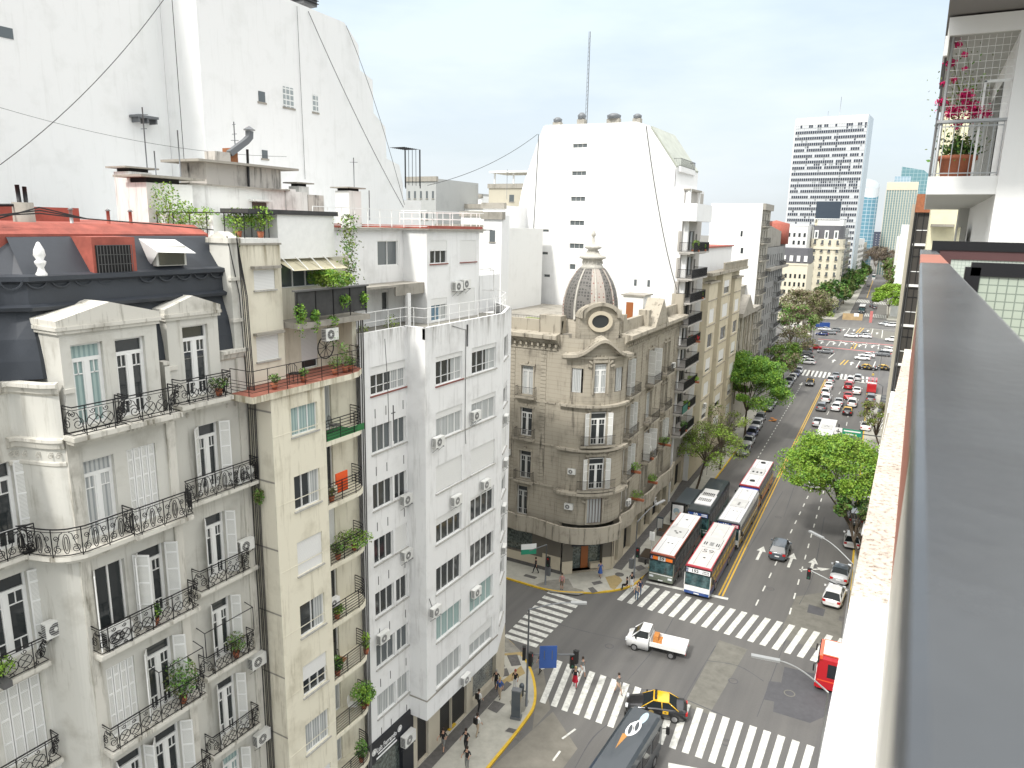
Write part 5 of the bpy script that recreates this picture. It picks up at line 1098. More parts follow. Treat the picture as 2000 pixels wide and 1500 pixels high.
FPB = FR(U(21.6, -.6), UD)
lv = [9.2, 12.0, 14.9, 17.7, 20.3, 22.9, 25.6, 28.4, 31.5]
hh = [h for z in lv for h in ((.3, 3.1, z+.05, z+2.35), (3.5, 6.1, z+.05, z+2.35))]+[(6.8, 7.6, z+.6, z+2.0) for z in lv]
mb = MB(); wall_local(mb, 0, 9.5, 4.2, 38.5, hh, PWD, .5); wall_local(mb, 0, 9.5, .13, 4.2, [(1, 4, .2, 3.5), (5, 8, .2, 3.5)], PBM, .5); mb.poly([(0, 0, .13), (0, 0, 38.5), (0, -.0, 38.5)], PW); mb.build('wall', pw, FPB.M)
for h in ((1, 4, .2, 3.5), (5, 8, .2, 3.5)): MB().box(h[0], h[1], .4, .45, h[2], h[3], M_DARK).build('shop_window', pw, FPB.M)
M_BRICK = mat('brick_orange', (.30, .11, .05), .85, var=.2, vscale=6)
for i, h in enumerate(hh): window(pw, FPB, h, 'door' if i < 18 else 'plain', .2, panes=2, curt=rnd.choice([0, 0, 3]), fm=M_IRONG)
for k, z in enumerate(lv):
    balcony(pw, FPB, -.75, 6.2 if k < 6 else 7.2, z, 1.75, .2, PWD, 'bars', rh=1.05, r=.026, step=.11)
    if k in (0, 5): MB().box(.0, .5, -.3, -.02, z, z+2.4, M_BRICK).build('brick_pier', pw, FPB.M)
MB().box(-.75, 7.2, -1.75, 0, 35.0, 37.0, PW).build('balcony', pw, FPB.M); MB().box(.2, 6, -.6, .2, 38.5, 38.7, M_CONC).box(.3, .5, -.5, -.3, 37, 38.5, M_WHITE).box(5.5, 5.7, -.5, -.3, 37, 38.5, M_WHITE).build('pergola', pw, FPB.M)
balcony(pw, FR(U(23, -2.6), UD), 0, 7, 41.3, 1.0, .6, PW, 'bars', rh=.9, r=.02, step=.2)
for i, (k, s_, ms, h_) in enumerate(((0, 2.0, [GR3, GR2], 1.2), (1, 2.5, [GR2, GR1], .9), (2, 5.2, [GR1, GR4], .6), (4, 4.0, [mat('red_flowers', (.5, .02, .03), .7), GR3], .6), (6, 5.5, [GR3, GR5], .7), (8, 1.5, [GR4, GR1], 1.1), (8, 5.0, [GR1, GR2], .6))): plant(FPB.at(s_, -1.4, lv[k]).translation, 1.6 if k in (2, 4) else .9, h_, ['dark shrub on the lowest brick balcony', 'plants on the balcony with green awning cloth', 'yellow-green flower boxes under a tower balcony', 'red flowers along a balcony rail of the party-walled tower', 'shrub at the end of a high tower balcony', 'round yellow-green bush on the top railed balcony', 'small green bush on the top railed balcony'][i], ms, 150, .1, bx=1)
MB().box(-.7, 1.6, -1.8, -1.75, 12.05, 12.95, mat('green_cloth', (.03, .13, .10), .8)).build('balcony_cloth', pw, FPB.M)
# ---------------------------------------------------------------- bay-windowed building
PY_ = plaster('cream_stone', (.60, .54, .41), (.20, .17, .12), .4, .8)
by = bld('bay_windowed_building', (-26, 106, 0), 'cream stone building with square bays and a stone balustrade, right of the balconied tower')
FBY = FR(U(31.0, .1), UD)
zb = [4.4+3.35*k for k in range(7)]
def bays(F, x0, x1, out, tops):
    hs = [(x0+1.2, x1-1.2, z+.7, z+2.6) for z in zb if z+3 < tops]; mb = MB(); G_ = FR((F.at(0, -out, 0).translation.x, F.at(0, -out, 0).translation.y), UD); wall_local(mb, x0, x1, 4.4, tops, hs, PY_, .2)
    mb.poly([(x0, 0, 4.4), (x0, out, 4.4), (x0, out, tops), (x0, 0, tops)], PY_); mb.box(x0-.2, x1+.2, -.25, out, tops, tops+.2, PBT)
    for z in zb: mb.box(x0-.02, x1+.02, -.08, 0, z+.35, z+.5, PBT)
    mb.build('bay', by, G_.M)
    for i, h in enumerate(hs): window(by, G_, h, 'plain', .12, blind=[1, .6, 1, .8, 0, 1, .5][i % 7])
bays(FBY, .3, 5.5, .9, 27.2); bays(FBY, 8.5, 14.5, .9, 28.2); bays(FBY, 17.5, 23, .9, 27.0)
hy = [(6.4, 7.6, z+.3, z+2.6) for z in zb]+[(15.4, 16.6, z+.3, z+2.6) for z in zb]
mb = MB(); wall_local(mb, 0, 25.5, .13, 28.2, hy, PY_, .25); mb.box(-.2, 25.5, -1.3, .2, 28.2, 28.6, PBT); mb.box(7.5, 25.5, -1.2, -1.0, 29.5, 29.7, PBT)
for k in range(40): mb.box(7.5+k*.45, 7.5+k*.45+.2, -1.18, -1.02, 28.6, 29.5, PBT)
mb.box(0, 25.5, 1.5, 10, 28, 31.6, PW); mb.box(1, 25.5, 1.2, 10, 31.6, 31.8, M_RED); mb.poly([(0, 0, .13), (0, 12, .13), (0, 12, 28.2), (0, 0, 28.2)], PW); mb.build('wall', by, FBY.M)
for h in hy: window(by, FBY, h, 'french', .2, fm=M_GREYF)
ac(FR((FBY.at(0, -.9, 0).translation.x, FBY.at(0, -.9, 0).translation.y), UD), 2.2, 10.3, 'air conditioner on the lowest visible bay of the cream stone building')
# ---------------------------------------------------------------- pediment building
PG_ = plaster('grey_stone', (.36, .34, .29), (.14, .12, .09), .5, .9)
pd = bld('pediment_building', (-26, 130, 0), 'grey classical building with a triangular pediment above the green street tree'); FPD = FR(U(57, .2), UD)
hz = [(x, x+1.2, z, z+2.2) for z in (8.5, 12.3, 16.0) for x in (1.5, 4.5, 9.6, 12.6)]
mb = MB(); wall_local(mb, 0, 17, .13, 20.2, hz, PG_, .3); mb.box(-.3, 17.2, -1.0, .3, 20.2, 20.9, M_CONC); mb.prism([(.6, 20.9), (9.5, 20.9), (5, 23.6)], -1.0, .3, M_CONC, axis='y'); mb.box(0, 17, 2, 8, 20.5, 24.2, PG_); mb.box(0, 17, 1.8, 8, 24.2, 24.4, M_CONC)
for x in (.2, 3.4, 7.2, 8.4, 11.4, 15): mb.box(x, x+.6, -.2, 0, 5, 20, PBT)
mb.poly([(0, 0, .13), (0, 8, .13), (0, 8, 24.2), (0, 2, 24.2), (0, 2, 20.2), (0, 0, 20.2)], PG_); mb.build('wall', pd, FPD.M)
for h in hz: window(pd, FPD, h, 'french', .25, fm=M_GREYF, curt=rnd.choice([0, 1]))
# ---------------------------------------------------------------- white block with party wall, slate corner block
wp = bld('white_party_wall_block', (-28, 140, 0), 'plain white block with few small dark windows in its party wall, behind the pediment building')
FW2 = FR((0, 138), (1, 0)); hq = []
for px in ((1426, 422, 1432, 433), (1448, 417, 1455, 429), (1446, 451, 1451, 462), (1423, 483, 1429, 495), (1446, 484, 1452, 495), (1418, 463, 1432, 469)): a, b = FW2.px(px[0], px[3]), FW2.px(px[2], px[1]); hq.append((a[0], b[0], a[1], b[1]))
hq = hq[:1]+hq[2:5]
mb = MB(); wall_local(mb, -34.5, -25.3, 18, 38.9, [], PW, .2); mb.build('party_wall', wp, FW2.M)
for h in hq: MB().box(h[0], h[1], -.02, .0, h[2], h[3], M_GLASS).build('window', wp, FW2.M)
FW3 = FR(U(74.1, 0), UD); hs = [(x, x+1.1, z+.4, z+2.2) for z in [4+3.1*k for k in range(11)] for x in (1, 3.6, 6.6)]
mb = MB(); wall_local(mb, 0, 9.9, .13, 38.7, hs, PG_, .25); mb.box(0, 9.9, -.5, 0, 37.8, 38.9, M_CONC); mb.box(0, 9.9, .3, 9, 0, 38.7, PW); mb.build('wall', wp, FW3.M)
for h in hs: window(wp, FW3, h, 'plain', .15, fm=M_GREYF)
for z in [4+3.1*k for k in range(2, 11)]: balcony(wp, FW3, .6, 8.4, z, .7, .15, PG_, 'bars', rh=.95, step=.3, r=.02)
dk = bld('slate_corner_block', (-28, 160, 0), 'tall grey-blue stuccoed block with dark balconies and tiled stone corner, facing the plaza')
FD2 = FR(U(84.2, 0), UD); hs = [(x, x+1.1, z+.3, z+2.4) for z in [4+3.3*k for k in range(8)] for x in (1.5, 4.5, 7.5, 10.5, 14, 17, 20)]
PSL = plaster('slate_stucco', (.27, .27, .26), (.1, .1, .1), .5, .9); mb = MB(); wall_local(mb, 0, 24, .13, 31, hs, PSL, .25); mb.box(-.1, 26, -1.0, .2, 26.5, 27.0, M_CONC); mb.prism([(0, 31), (24, 31), (23, 34), (0, 35.5)], .6, 5, M_CONC, axis='y')
mb.build('wall', dk, FD2.M)
for h in hs: window(dk, FD2, h, 'plain', .2, fm=M_GREYF)
mb = MB(); q0, q1 = U(108.1, 0), U(110.5, -2.5)
PST = striped('striped_masonry', (.30, .28, .25), (.18, .17, .155), 2, 1.8, .9, .2); mb.poly([(*q0, 0), (*q1, 0), (*q1, 27), (*q0, 27)], PST); mb.poly([(*q1, 0), (-60, q1[1], 0), (-60, q1[1], 27), (*q1, 27)], PST); mb.build('corner_wall', dk)
for z in [4+3.3*k for k in range(1, 8)]:
    balcony(dk, FD2, 12.5, 23.5, z, .8, .3, PSL, 'bars', rh=1, step=.3, r=.025)
mb = MB(); mb.lathe([(2.2, 27), (2.2, 31.5)], (U(108, -2)[0], U(108, -2)[1], 0), PSL, 14); mb.lathe([(0, 36.5), (2.9, 35.8), (2.9, 31.4), (2.2, 31.4)], (U(108, -2.2)[0], U(108, -2)[1], 0), mat('brick_tank', (.34, .10, .07), .8, var=.15), 14); mb.build('round_tank', dk)
# ---------------------------------------------------------------- generic far blocks
def plainbox(name, label, X0, X1, Y0, Y1, H_, m, face='-y', cols=5, fl=3.1, z0=3.5, wm=M_GLASS, group=None, top=None, ww=.45, wh=.5, cat='building', balc=False):
    o = bld(name, ((X0+X1)/2, Y0, 0), label, cat, group)
    mb = MB(); mb.box(X0, X1, Y0, Y1, 0, H_, m); mb.box(X0-.15, X1+.15, Y0-.2, Y0+.4, H_-.4, H_+.3, top or m); mb.build('wall', o)
    F = FR((X0, Y0), (1, 0)) if face == '-y' else FR((X1, Y0), (0, 1)); Wd = (X1-X0) if face == '-y' else (Y1-Y0)
    p = Wd/cols; nf = int((H_-z0)/fl); cnt = 0; rest = MB()
    for k in range(nf-1, -1, -1):
        for c in range(cols):
            if rnd.random() < .06: continue
            x = p*(c+.5-ww/2); z = z0+k*fl+fl*(1-wh)/2; w_ = p*ww; h_ = fl*wh; cnt += 1
            if cnt <= 100:
                me = _cached(('fw', round(w_, 2), round(h_, 2), wm.name), lambda mb: mb.box(0, w_, -.04, 0, 0, h_, wm).box(-.06, w_+.06, -.1, 0, -.1, 0, M_CONC), 'window'); link(me, 'window', o, F.at(x, 0, z))
            else: rest.box(x, x+w_, -.04, 0, z, z+h_, wm)
        if balc: MB().box(0, Wd, -1.0, 0, z0+k*fl-.15, z0+k*fl+.0, m).box(0, Wd, -1.0, -.95, z0+k*fl, z0+k*fl+.8, M_IRONG).build('balcony', o, F.M)
    if rest.v: tag(rest.build('window', o, F.M), kind='stuff')
    return o
PCF = plaster('cream_far', (.68, .63, .50), (.3, .27, .2), .2, .4); PWF = plaster('white_far', (.74, .74, .72), (.4, .39, .36), .2, .4); PTF = plaster('tan_far', (.45, .42, .34), (.25, .23, .19), .3, .5); PGF = plaster('grey_far', (.40, .41, .40), (.2, .2, .2), .3, .5)
M_SLATE = mat('slate_roof', (.12, .12, .13), .7, var=.1)
# plaza: cream house beside, flat-iron house with billboard
hs_ = plainbox('cream_plaza_house', 'cream house with slate mansard left of the wedge-shaped corner house on the plaza', -50, -36.5, 300, 318, 22, PCF, cols=8)
mb = MB(); mb.prism([(-50, 22.3), (-36.5, 22.3), (-37.3, 28), (-49.5, 28)], 300.2, 316, M_SLATE, axis='y')
for k in range(5): mb.box(-48.5+k*2.6, -47.3+k*2.6, 299.8, 300.6, 23, 25.2, M_WHITE)
mb.build('mansard', hs_)
fi = bld('wedge_corner_house', (-34, 335, 0), 'cream wedge-shaped corner house with slate mansard on the far side of the plaza')
mb = MB(); PLN = [(-40.5, 336), (-31.5, 334.5), (-29.3, 335.5), (-28.2, 338), (-28.6, 352), (-40.5, 352)]
mb.prism(PLN, 4.6, 31.5, PCF); mb.prism([(-34+(x+34)*1.06, 343+(y-343)*1.06) for x, y in PLN], 27.2, 27.8, PCF); mb.prism([(-34+(x+34)*1.06, 343+(y-343)*1.06) for x, y in PLN], 4.2, 4.7, PCF); mb.prism([(-34+(x+34)*.98, 343+(y-343)*.98) for x, y in PLN], 0, 4.6, M_GLASS2)
for x in (-40, -37, -34.2, -31.5): mb.box(x, x+.7, 334.2, 335.6, 0, 4.3, PCF)
mb.prism([(-34+(x+34)*.93, 343+(y-343)*.93) for x, y in PLN], 31.5, 37, M_SLATE); mb.build('wall', fi)
F_ = FR((-40.5, 335.97), (9, -1.5)); 
for z in [6+3.3*k for k in range(8)]:
    for c in range(3): link(_cached('fiw', lambda mb: mb.box(0, .9, -.06, 0, 0, 1.9, M_GLASS2).box(-.15, 1.05, -.4, 0, -.12, 0, PCF).box(-.15, 1.05, -.4, -.36, 0, .7, M_IRONG), 'window'), 'window', fi, F_.at(1.1+c*3, 0, z))
for z in [6+3.3*k for k in range(8)]: link(WC['fiw'], 'window', fi, FR((-31.0, 334.5), (1.8, 1.2)).at(.6, 0, z)); link(WC['fiw'], 'window', fi, FR((-28.2, 338), (-.4, 14)).at(2, 0, z)); link(WC['fiw'], 'window', fi, FR((-28.2, 338), (-.4, 14)).at(6, 0, z))
for x in (-39.5, -35.5, -31.8): MB().box(x, x+1.6, 335.0, 337, 31.5, 35.0, M_WHITE).box(x+.4, x+1.2, 334.95, 335.0, 32, 34.4, M_GLASS2).build('dormer', fi)
MB().box(-39, -29, 338, 350, 37, 39.5, PWF).build('roof_block', fi)
bb = thing('rooftop_billboard', (-35, 336, 39), 'blank dark billboard panel on top of the wedge-shaped corner house', 'billboard'); MB().box(-40.2, -30.6, 337.6, 338.0, 39.9, 46.9, mat('billboard_blue_black', (.030, .045, .065), .6)).build('panel', bb)
mb = MB(); mb.box(-40.3, -30.5, 337.5, 338.1, 39.6, 39.9, M_WHITE)
for x in (-39, -35.4, -32): mb.tube([(x, 338.2, 38.5), (x, 338.2, 46)], .15, M_IRONG, 5)
mb.build('frame', bb)
for i, (X1, Y0, Y1, H_, m, lb) in enumerate(((-29.2, 353, 372, 36, PGF, 'grey block with stacked curved balconies just beyond the wedge-shaped corner house'), (-30, 374, 400, 30, PTF, 'tan block on the far avenue, second beyond the wedge house'), (-31, 470, 520, 31, PWF, 'white block far along the left side of the avenue, past the office tower'), (-34, 530, 600, 28, PTF, 'tan block far along the avenue behind the green trees'))):
    plainbox('avenue_block', lb, X1-14, X1, Y0, Y1, H_, m, '+x', cols=max(3, int((Y1-Y0)/4)), balc=i != 2)
for i, (X0, X1, Y0, Y1, H_, m, lb) in enumerate(((-62, -51.5, 292, 310, 33, PWF, 'white block behind the plaza trees, left of the cream plaza house'), (-49, -41, 325, 340, 37, PWF, 'white stepped block behind the cream plaza house'), (-41, -37, 345, 365, 41, PCF, 'pale block peeping over the wedge house beside the billboard'))): plainbox('plaza_block', lb, X0, X1, Y0, Y1, H_, m, cols=4)
# ---------------------------------------------------------------- high-rises
ot = bld('office_tower', (-51, 450, 0), 'tall white office slab with dense rows of small dark square windows and rounded corners')
PWT = mat('tower_spandrel', (.56, .58, .60), .5, var=.05); FO2 = FR((-69.6, 452), (38, -3.2)); HW = 38.1
mb = MB(); mb.box(.6, HW-.6, 0, 14, 0, 96.5, PWT); mb.box(0, .6, .4, 14, 0, 95.8, PWF); mb.box(HW-.6, HW, .4, 14, 0, 95.8, mat('pale_blue_curtain_wall', (.40, .47, .52), .25)); mb.box(.6, HW-.6, -.1, 0, 92.5, 96.2, PWF); mb.build('wall', ot, FO2.M)
rest = MB(); cnt = 0; wmesh = _cached('otw', lambda mb: mb.box(0, .82, -.12, 0, 0, 1.45, mat('tower_window_dark', (.04, .048, .07), .1)), 'window')
M_TW2 = mat('tower_blind', (.30, .32, .33), .5)
for k in range(29):
    z = 91.0-3.18*k
    for c in range(32):
        x = .9+c*1.14
        if rnd.random() < (.04 if k else .5): continue
        cnt += 1
        if cnt <= 100: link(wmesh, 'window', ot, FO2.at(x, 0, z))
        else: rest.box(x, x+.82, -.12, 0, z, z+1.45, MATS['tower_window_dark'])
        if rnd.random() < (.75 if k in (0, 6, 9, 10) and c > 9 else .10): rest.box(x+.05, x+.78, -.1, 0, z-1.35, z-.3, M_TW2 if rnd.random() < .6 else MATS['tower_window_dark'])
tag(rest.build('window', ot, FO2.M), kind='stuff')
mb = MB()
for c in range(33): mb.box(.78+c*1.14, .82+c*1.14, -.14, 0, 0, 96, M_GREYF)
for k in range(30): mb.box(.6, HW-.6, -.15, 0, 91.0-3.18*k-.16, 91.0-3.18*k-.1, M_GREYF)
mb.build('mullions', ot, FO2.M)
mb = MB(); mb.tube([(22, 5, 96), (22, 5, 107)], .12, M_GALV, 5); mb.tube([(16, 5, 96), (16, 5, 100)], .1, M_GALV, 5); mb.build('antenna', ot, FO2.M)
def glassgrid(name, c1, c2, f): return striped(name, c1, c2, (0, 2), f, .15, .12)
cy = bld('blue_cylinder_tower', (-42, 650, 0), 'round blue glass tower with a slanting top, right of the white office slab'); mb = MB(); nseg = 28
for j in range(nseg):
    a, b = 2*math.pi*j/nseg, 2*math.pi*(j+1)/nseg; f = lambda q: 73+4.5*math.sin(q-.5); P = lambda q: (-42+9*math.cos(q), 655+9*math.sin(q))
    mb.poly([(*P(a), 0), (*P(b), 0), (*P(b), f(b)-7), (*P(a), f(a)-7)], glassgrid('blue_glass', (.13, .28, .36), (.45, .55, .60), .35), False); mb.poly([(*P(a), f(a)-7), (*P(b), f(b)-7), (*P(b), f(b)), (*P(a), f(a))], mat('pale_crown', (.62, .66, .68), .5))
mb.build('wall', cy)
ct = bld('cream_glass_tower', (-18, 700, 0), 'cream tower with vertical white fins and pale glass beside the round blue tower'); mb = MB(); mb.box(-30, -7, 700, 722, 0, 70, glassgrid('green_grey_glass', (.22, .31, .32), (.42, .48, .46), .5)); mb.box(-30, -7, 699.6, 722, 70, 76.5, PCF)
for k in range(13): mb.box(-30+k*1.9, -29.6+k*1.9, 699.2, 700, 0, 76, PCF)
mb.build('wall', ct)
tg = bld('teal_glass_tower', (-15, 800, 0), 'teal glass tower with sloping roofline behind the cream tower'); mb = MB(); mb.prism([(-23.5, 0), (6, 0), (6, 84), (-5, 93), (-23.5, 96.5)], 800, 825, glassgrid('teal_glass', (.14, .27, .30), (.30, .42, .44), .3), axis='y'); mb.build('wall', tg)
sg2 = bld('small_glass_tower', (-30, 760, 0), 'small blue glass block in front of the teal tower'); MB().box(-27, -14, 760, 775, 0, 85, glassgrid('pale_blue_glass', (.30, .42, .50), (.55, .62, .66), .4)).build('wall', sg2)
plainbox('dark_slab', 'low dark slab building closing the avenue behind the bare trees', -58, -18, 1100, 1120, 36.5, mat('navy_cladding', (.05, .06, .09), .6), cols=10, wm=M_GREYF, ww=.3, wh=.15)
plainbox('white_end_block', 'white block at the far end of the avenue left of the dark slab', -70, -48, 900, 930, 36, PWF, cols=6)
# ---------------------------------------------------------------- skyline behind the white building
SKY_ = [('brown-topped grey apartment slab at the left of the rooftops', -69.5, -64, 92, 104, 40.7, PGF, 5), ('tan stepped building beside the big white tower', -58, -52.5, 62, 70, 35.6, PTF, 1), ('pale narrow stair tower on the skyline', -47, -45, 58, 62, 36.3, PW, 1),
        ('white block with teal window in the middle of the rooftops', -66, -58, 100, 112, 37.0, PWF, 4), ('tan concrete block with a roof canopy on the skyline', -62, -53.5, 104, 116, 40.3, PTF, 3), ('white block in front of the tan one', -56, -47.5, 86.5, 98, 35.6, PWF, 4),
        ('large blank white rear block next to the party-walled tower', -48.5, -45.5, 80, 86, 36.5, PW, 1), ('plain white rear block just behind the white corner building', -36.6, -34.6, 60.5, 62, 35.0, PW, 1), ('low white block filling the gap between rooftops', -50, -42, 72, 84, 33.8, PWF, 4),
        ('distant grey block left of centre on the skyline', -112, -100, 160, 180, 42, PGF, 5), ('distant pale block right of centre on the skyline', -96, -88, 165, 180, 41, PCF, 4), ('distant white block on the skyline beside the canopy', -84, -72, 150, 165, 39.5, PWF, 5), ('distant dark-roofed block on the skyline', -90, -78, 128, 140, 39.8, PWF, 5)]
for lb, a, b, c, d, h, m, n in SKY_: plainbox('rooftop_block', lb, a, b, c, d, h, m, cols=n, ww=.3, wh=.35, z0=12 if n > 1 else h-3.5, wm=M_GLASS2, top=M_CONC)
mb = MB(); mb.box(-62, -53.5, 104, 110, 42.3, 42.6, PWF)
for x in (-61.5, -58, -54): mb.tube([(x, 105, 40), (x, 105, 42.4)], .15, M_WHITE, 5)
tag(mb.build('roof_canopy'), 'thin canopy roof on posts on top of the tan skyline block', 'canopy'); 
plainbox('backfill_block', 'low rooftops hidden behind the skyline', -140, -70, 190, 230, 36, PWF, cols=12, ww=.3, wh=.3)
plainbox('backfill_block', 'low white rooftops behind the party-walled tower', -60, -34, 112, 170, 30, PWF, cols=4)
# ---------------------------------------------------------------- big white tower at the left
tw = bld('big_white_tower', (-46, 30, 0), 'huge blank white building flank with a stepped right edge, filling the upper left')
PT = plaster('tower_white', (.79, .80, .79), (.52, .53, .50), .34, .7)
mb = MB()
mb.box(-45.6, -45.5, -60, 33.88, 8, 60, PT)
pr_ = [(33.9, 8), (55.1, 8), (55.1, 37.6), (54.6, 39.2), (52.8, 39.6), (52.7, 42.2), (51.15, 43.2), (51.1, 45.8), (49.5, 46.3), (49.4, 48.2), (47.75, 49.5), (33.9, 49.9)]
mb.prism(pr_, -58, -42, PT, axis='x'); mb.build('wall', tw)
FTW = FX(-42)
for q in ((505, 180, 517, 198), (554, 173, 573, 208), (611, 186, 620, 218), (512, 294, 522, 309)):
    a, b = FTW.px(q[0], q[3]), FTW.px(q[2], q[1]); gl = q[2]-q[0] in (19, 9); o = MB().box(a[0], b[0], -.03, .0, a[1], b[1], striped('glass_blocks', (.30, .34, .34), (.74, .75, .73), (0, 2), 2.6, .3, .22) if gl else M_GLASS2).build('glass_block_window' if gl else 'window', tw, FTW.M)
    MB().box(a[0]-.1, b[0]+.1, -.06, 0, a[1]-.12, a[1]-.001, M_CONC).build('sill', o, FTW.M)
FT3 = FX(-45.5); a, b = FT3.px(-8, 70), FT3.px(24, 56); MB().box(a[0], b[0], -.03, 0, a[1], b[1], M_GLASS2).build('window', tw, FT3.M)
a = FT3.px(253, 238); b = FT3.px(295, 232); mb = MB(); mb.box(a[0], b[0], -.8, 0, b[1]-.1, b[1]+.05, M_STEEL)
for t in (.1, .5, .9): mb.box(a[0]+(b[0]-a[0])*t, a[0]+(b[0]-a[0])*t+.1, -.7, 0, b[1]-.4, b[1]-.1, M_STEEL)
tag(mb.build('wall_bracket_shelf', tw, FT3.M))
mb = MB(); mb.box(-44, -42.4, 43.8, 45.2, 50, 51.1, M_IRONG); [mb.box(-44.1, -42.3, 43.7, 45.3, 50.2+.22*k, 50.25+.22*k, M_IRON) for k in range(4)]; mb.build('roof_cage', tw)
mb = MB()
for x, y in ((-41.8, 55.2), (-41.8, 57.5), (-43.5, 57.5)): mb.tube([(x, y, 37.3), (x, y, 40.8)], .05, M_IRON, 4)
for k in range(8): mb.tube([(-41.8, 55.2+k*.3, 40.8), (-43.5, 55.2+k*.3, 40.8)], .025, M_IRON, 4)
for k in range(5): mb.tube([(-41.8, 55.2+k*.55, 37.5), (-41.8, 55.2+k*.55, 40.8)], .025, M_IRON, 4)
mb.build('terrace_cage', tw)
def cable(p, q, sag, r, label, n=14, name='cable'):
    p, q = Vector(p), Vector(q); mb = MB(); mb.tube([p+(q-p)*(i/n)-Vector((0, 0, sag*4*(i/n)*(1-i/n))) for i in range(n+1)], r, M_CABLE, 4, cap=False); return tag(mb.build(name), label, 'cable', None)
def P3(X, x, y): s_, z = FX(X).px(x, y); return (X, s_, z)
cable(P3(-38, 0, 322), P3(-40, 322, -4), .6, .02, 'cable crossing the big white wall diagonally from the left edge to the top')
cable(P3(-41.9, 336, 0), P3(-41.9, 362, 345), 0, .02, 'cable hanging vertically down the big white wall')
cable(P3(-41.9, 602, 22), P3(-40, 788, 405), .5, .025, 'thicker cable falling from the roof edge to the right foot of the big white wall')
cable(P3(-41.9, 676, 50), P3(-40, 790, 400), -.9, .02, 'thin cable along the stepped edge of the big white wall'); cable(P3(-41.9, 580, 12), P3(-41.9, 596, 350), 0, .015, 'faint cable dropping down the wall right of the glass-block windows')
cable(P3(-39, 0, 210), P3(-32, 560, 306), .5, .012, 'faint nearly level cable across the lower part of the big white wall')
def P4(Y, x, y): v = PY(x, y, Y); return (v.x, v.y, v.z)
cable(P4(85.9, 1262, 246), P4(85.9, 1322, 566), 1.5, .05, 'cable curving down the right of the bright party wall'); cable(P4(85.9, 1052, 262), P4(85.9, 1033, 598), 1.0, .04, 'cable curving down the left of the bright party wall'); cable(P4(85.9, 1050, 262), P4(60, 835, 362), .8, .03, 'cable spanning from the bright party wall roof to the rooftops on the left')
def antenna(loc, h, label, arms=((.9, .8),)):
    mb = MB(); mb.tube([(0, 0, 0), (0, 0, h)], .03, M_STEEL, 5)
    for t, w_ in arms: mb.tube([(0, -w_/2, h*t), (0, w_/2, h*t+.05)], .02, M_STEEL, 4)
    return tag(mb.build('tv_antenna', None, Matrix.Translation(loc)), label, 'antenna', 'antennas on the roofs')
# party tower roof kit
for i, (x, z, w_, h_) in enumerate(((1086, 240, 1.3, 1.2), (1133, 238, 1.2, 1.6), (1196, 235, 2.0, 1.3), (1242, 236, 1.2, 1.1))):
    a = P4(87, x, z); o = thing('roof_vent', (a[0], 87.5, 46.4), 'dark vent on the roof edge of the party-walled tower, %s from the left' % ['first', 'second', 'third', 'fourth'][i], 'vent', 'vents on the tower roof')
    mb = MB(); mb.box(-w_*.4, w_*.4, -.4, .4, 0, h_*.5, M_CONC, WM[o.name]); mb.build('base', o); mb = MB(); mb.lathe([(0, 0), (w_*.4, 0), (w_*.45, h_*.3), (w_*.2, h_*.5), (0, h_*.5)], tuple(WM[o.name].translation+Vector((0, 0, h_*.5))), M_STEEL, 10); mb.build('cap', o)
mb = MB(); T_ = P4(92, 1145, 235); zt = PY(1147, 62, 92).z
for dx, dy in ((-.16, 0), (.16, 0), (0, .2)): mb.tube([(T_[0]+dx, 92+dy, 46), (T_[0]+dx*.6, 92+dy*.6, zt)], .03, M_STEEL, 4)
for k in range(22):
    z = 46.5+k*(zt-47)/22; mb.tube([(T_[0]-.14, 92, z), (T_[0]+.14, 92, z+.4), (T_[0], 92.18, z+.7)], .018, M_STEEL, 4)
tag(mb.build('lattice_mast'), 'very tall thin lattice mast on the party-walled tower', 'mast')
for i, (x, y, Y_, h) in enumerate(((990, 375, 90, 4), (730, 0, 0, 0), (1642, 0, 0, 0))[:1]): a = P4(Y_, x, y); antenna((a[0], Y_, a[2]-1), h, 'thin aerial above the distant rooftops')
# ---------------------------------------------------------------- rooftops over the grey and cream houses
FR3 = FX(-30)
def rpx(X, q): F = FX(X); a, b = F.px(q[0], q[3]), F.px(q[2], q[1]); return a[0], b[0], a[1], b[1]
PR_ = plaster('old_white_roof_wall', (.72, .72, .69), (.16, .15, .13), .55, 1.0)
o = thing('stair_hut', (-30.5, 22, 33.4), 'weathered white stair hut with slotted top under an overhanging slab roof', 'hut'); a = rpx(-30, (293, 362, 375, 452))
MB().box(-31.4, -30, a[0], a[1], 33, a[3], PR_).build('wall', o); MB().box(-31.7, -29.7, a[0]-.4, a[1]+.5, a[3]+.22, a[3]+.32, M_CONC).build('roof_slab', o); MB().box(-31.2, -30.1, a[0]+.1, a[1]-.6, a[3], a[3]+.22, M_DARK).build('vent_slot', o)
o = thing('water_tank_house', (-32.5, 26, 34), 'stained concrete tank room with wide thin roof slab and black flue pipe', 'tank room'); a = rpx(-32, (405, 332, 548, 372))
PRD = plaster('grimy_tank_wall', (.52, .49, .45), (.07, .065, .06), .9, 1.2)
MB().box(-34, -32, a[0], a[1], 34.6, a[3], PRD).build('wall', o); MB().box(-34.4, -31.5, a[0]-.8, a[1]+.9, a[3], a[3]+.12, M_CONC).build('roof_slab', o)
b = rpx(-32, (427, 298, 455, 330)); MB().box(-33, -32.2, b[0], b[1], a[3], b[3], PRD).build('chimney_box', o); b = rpx(-32, (462, 290, 474, 328)); MB().box(-33, -32.4, b[0], b[1], a[3], b[3], mat('rusty_flue', (.30, .12, .05), .8, var=.3, vscale=9)).build('rusty_flue', o)
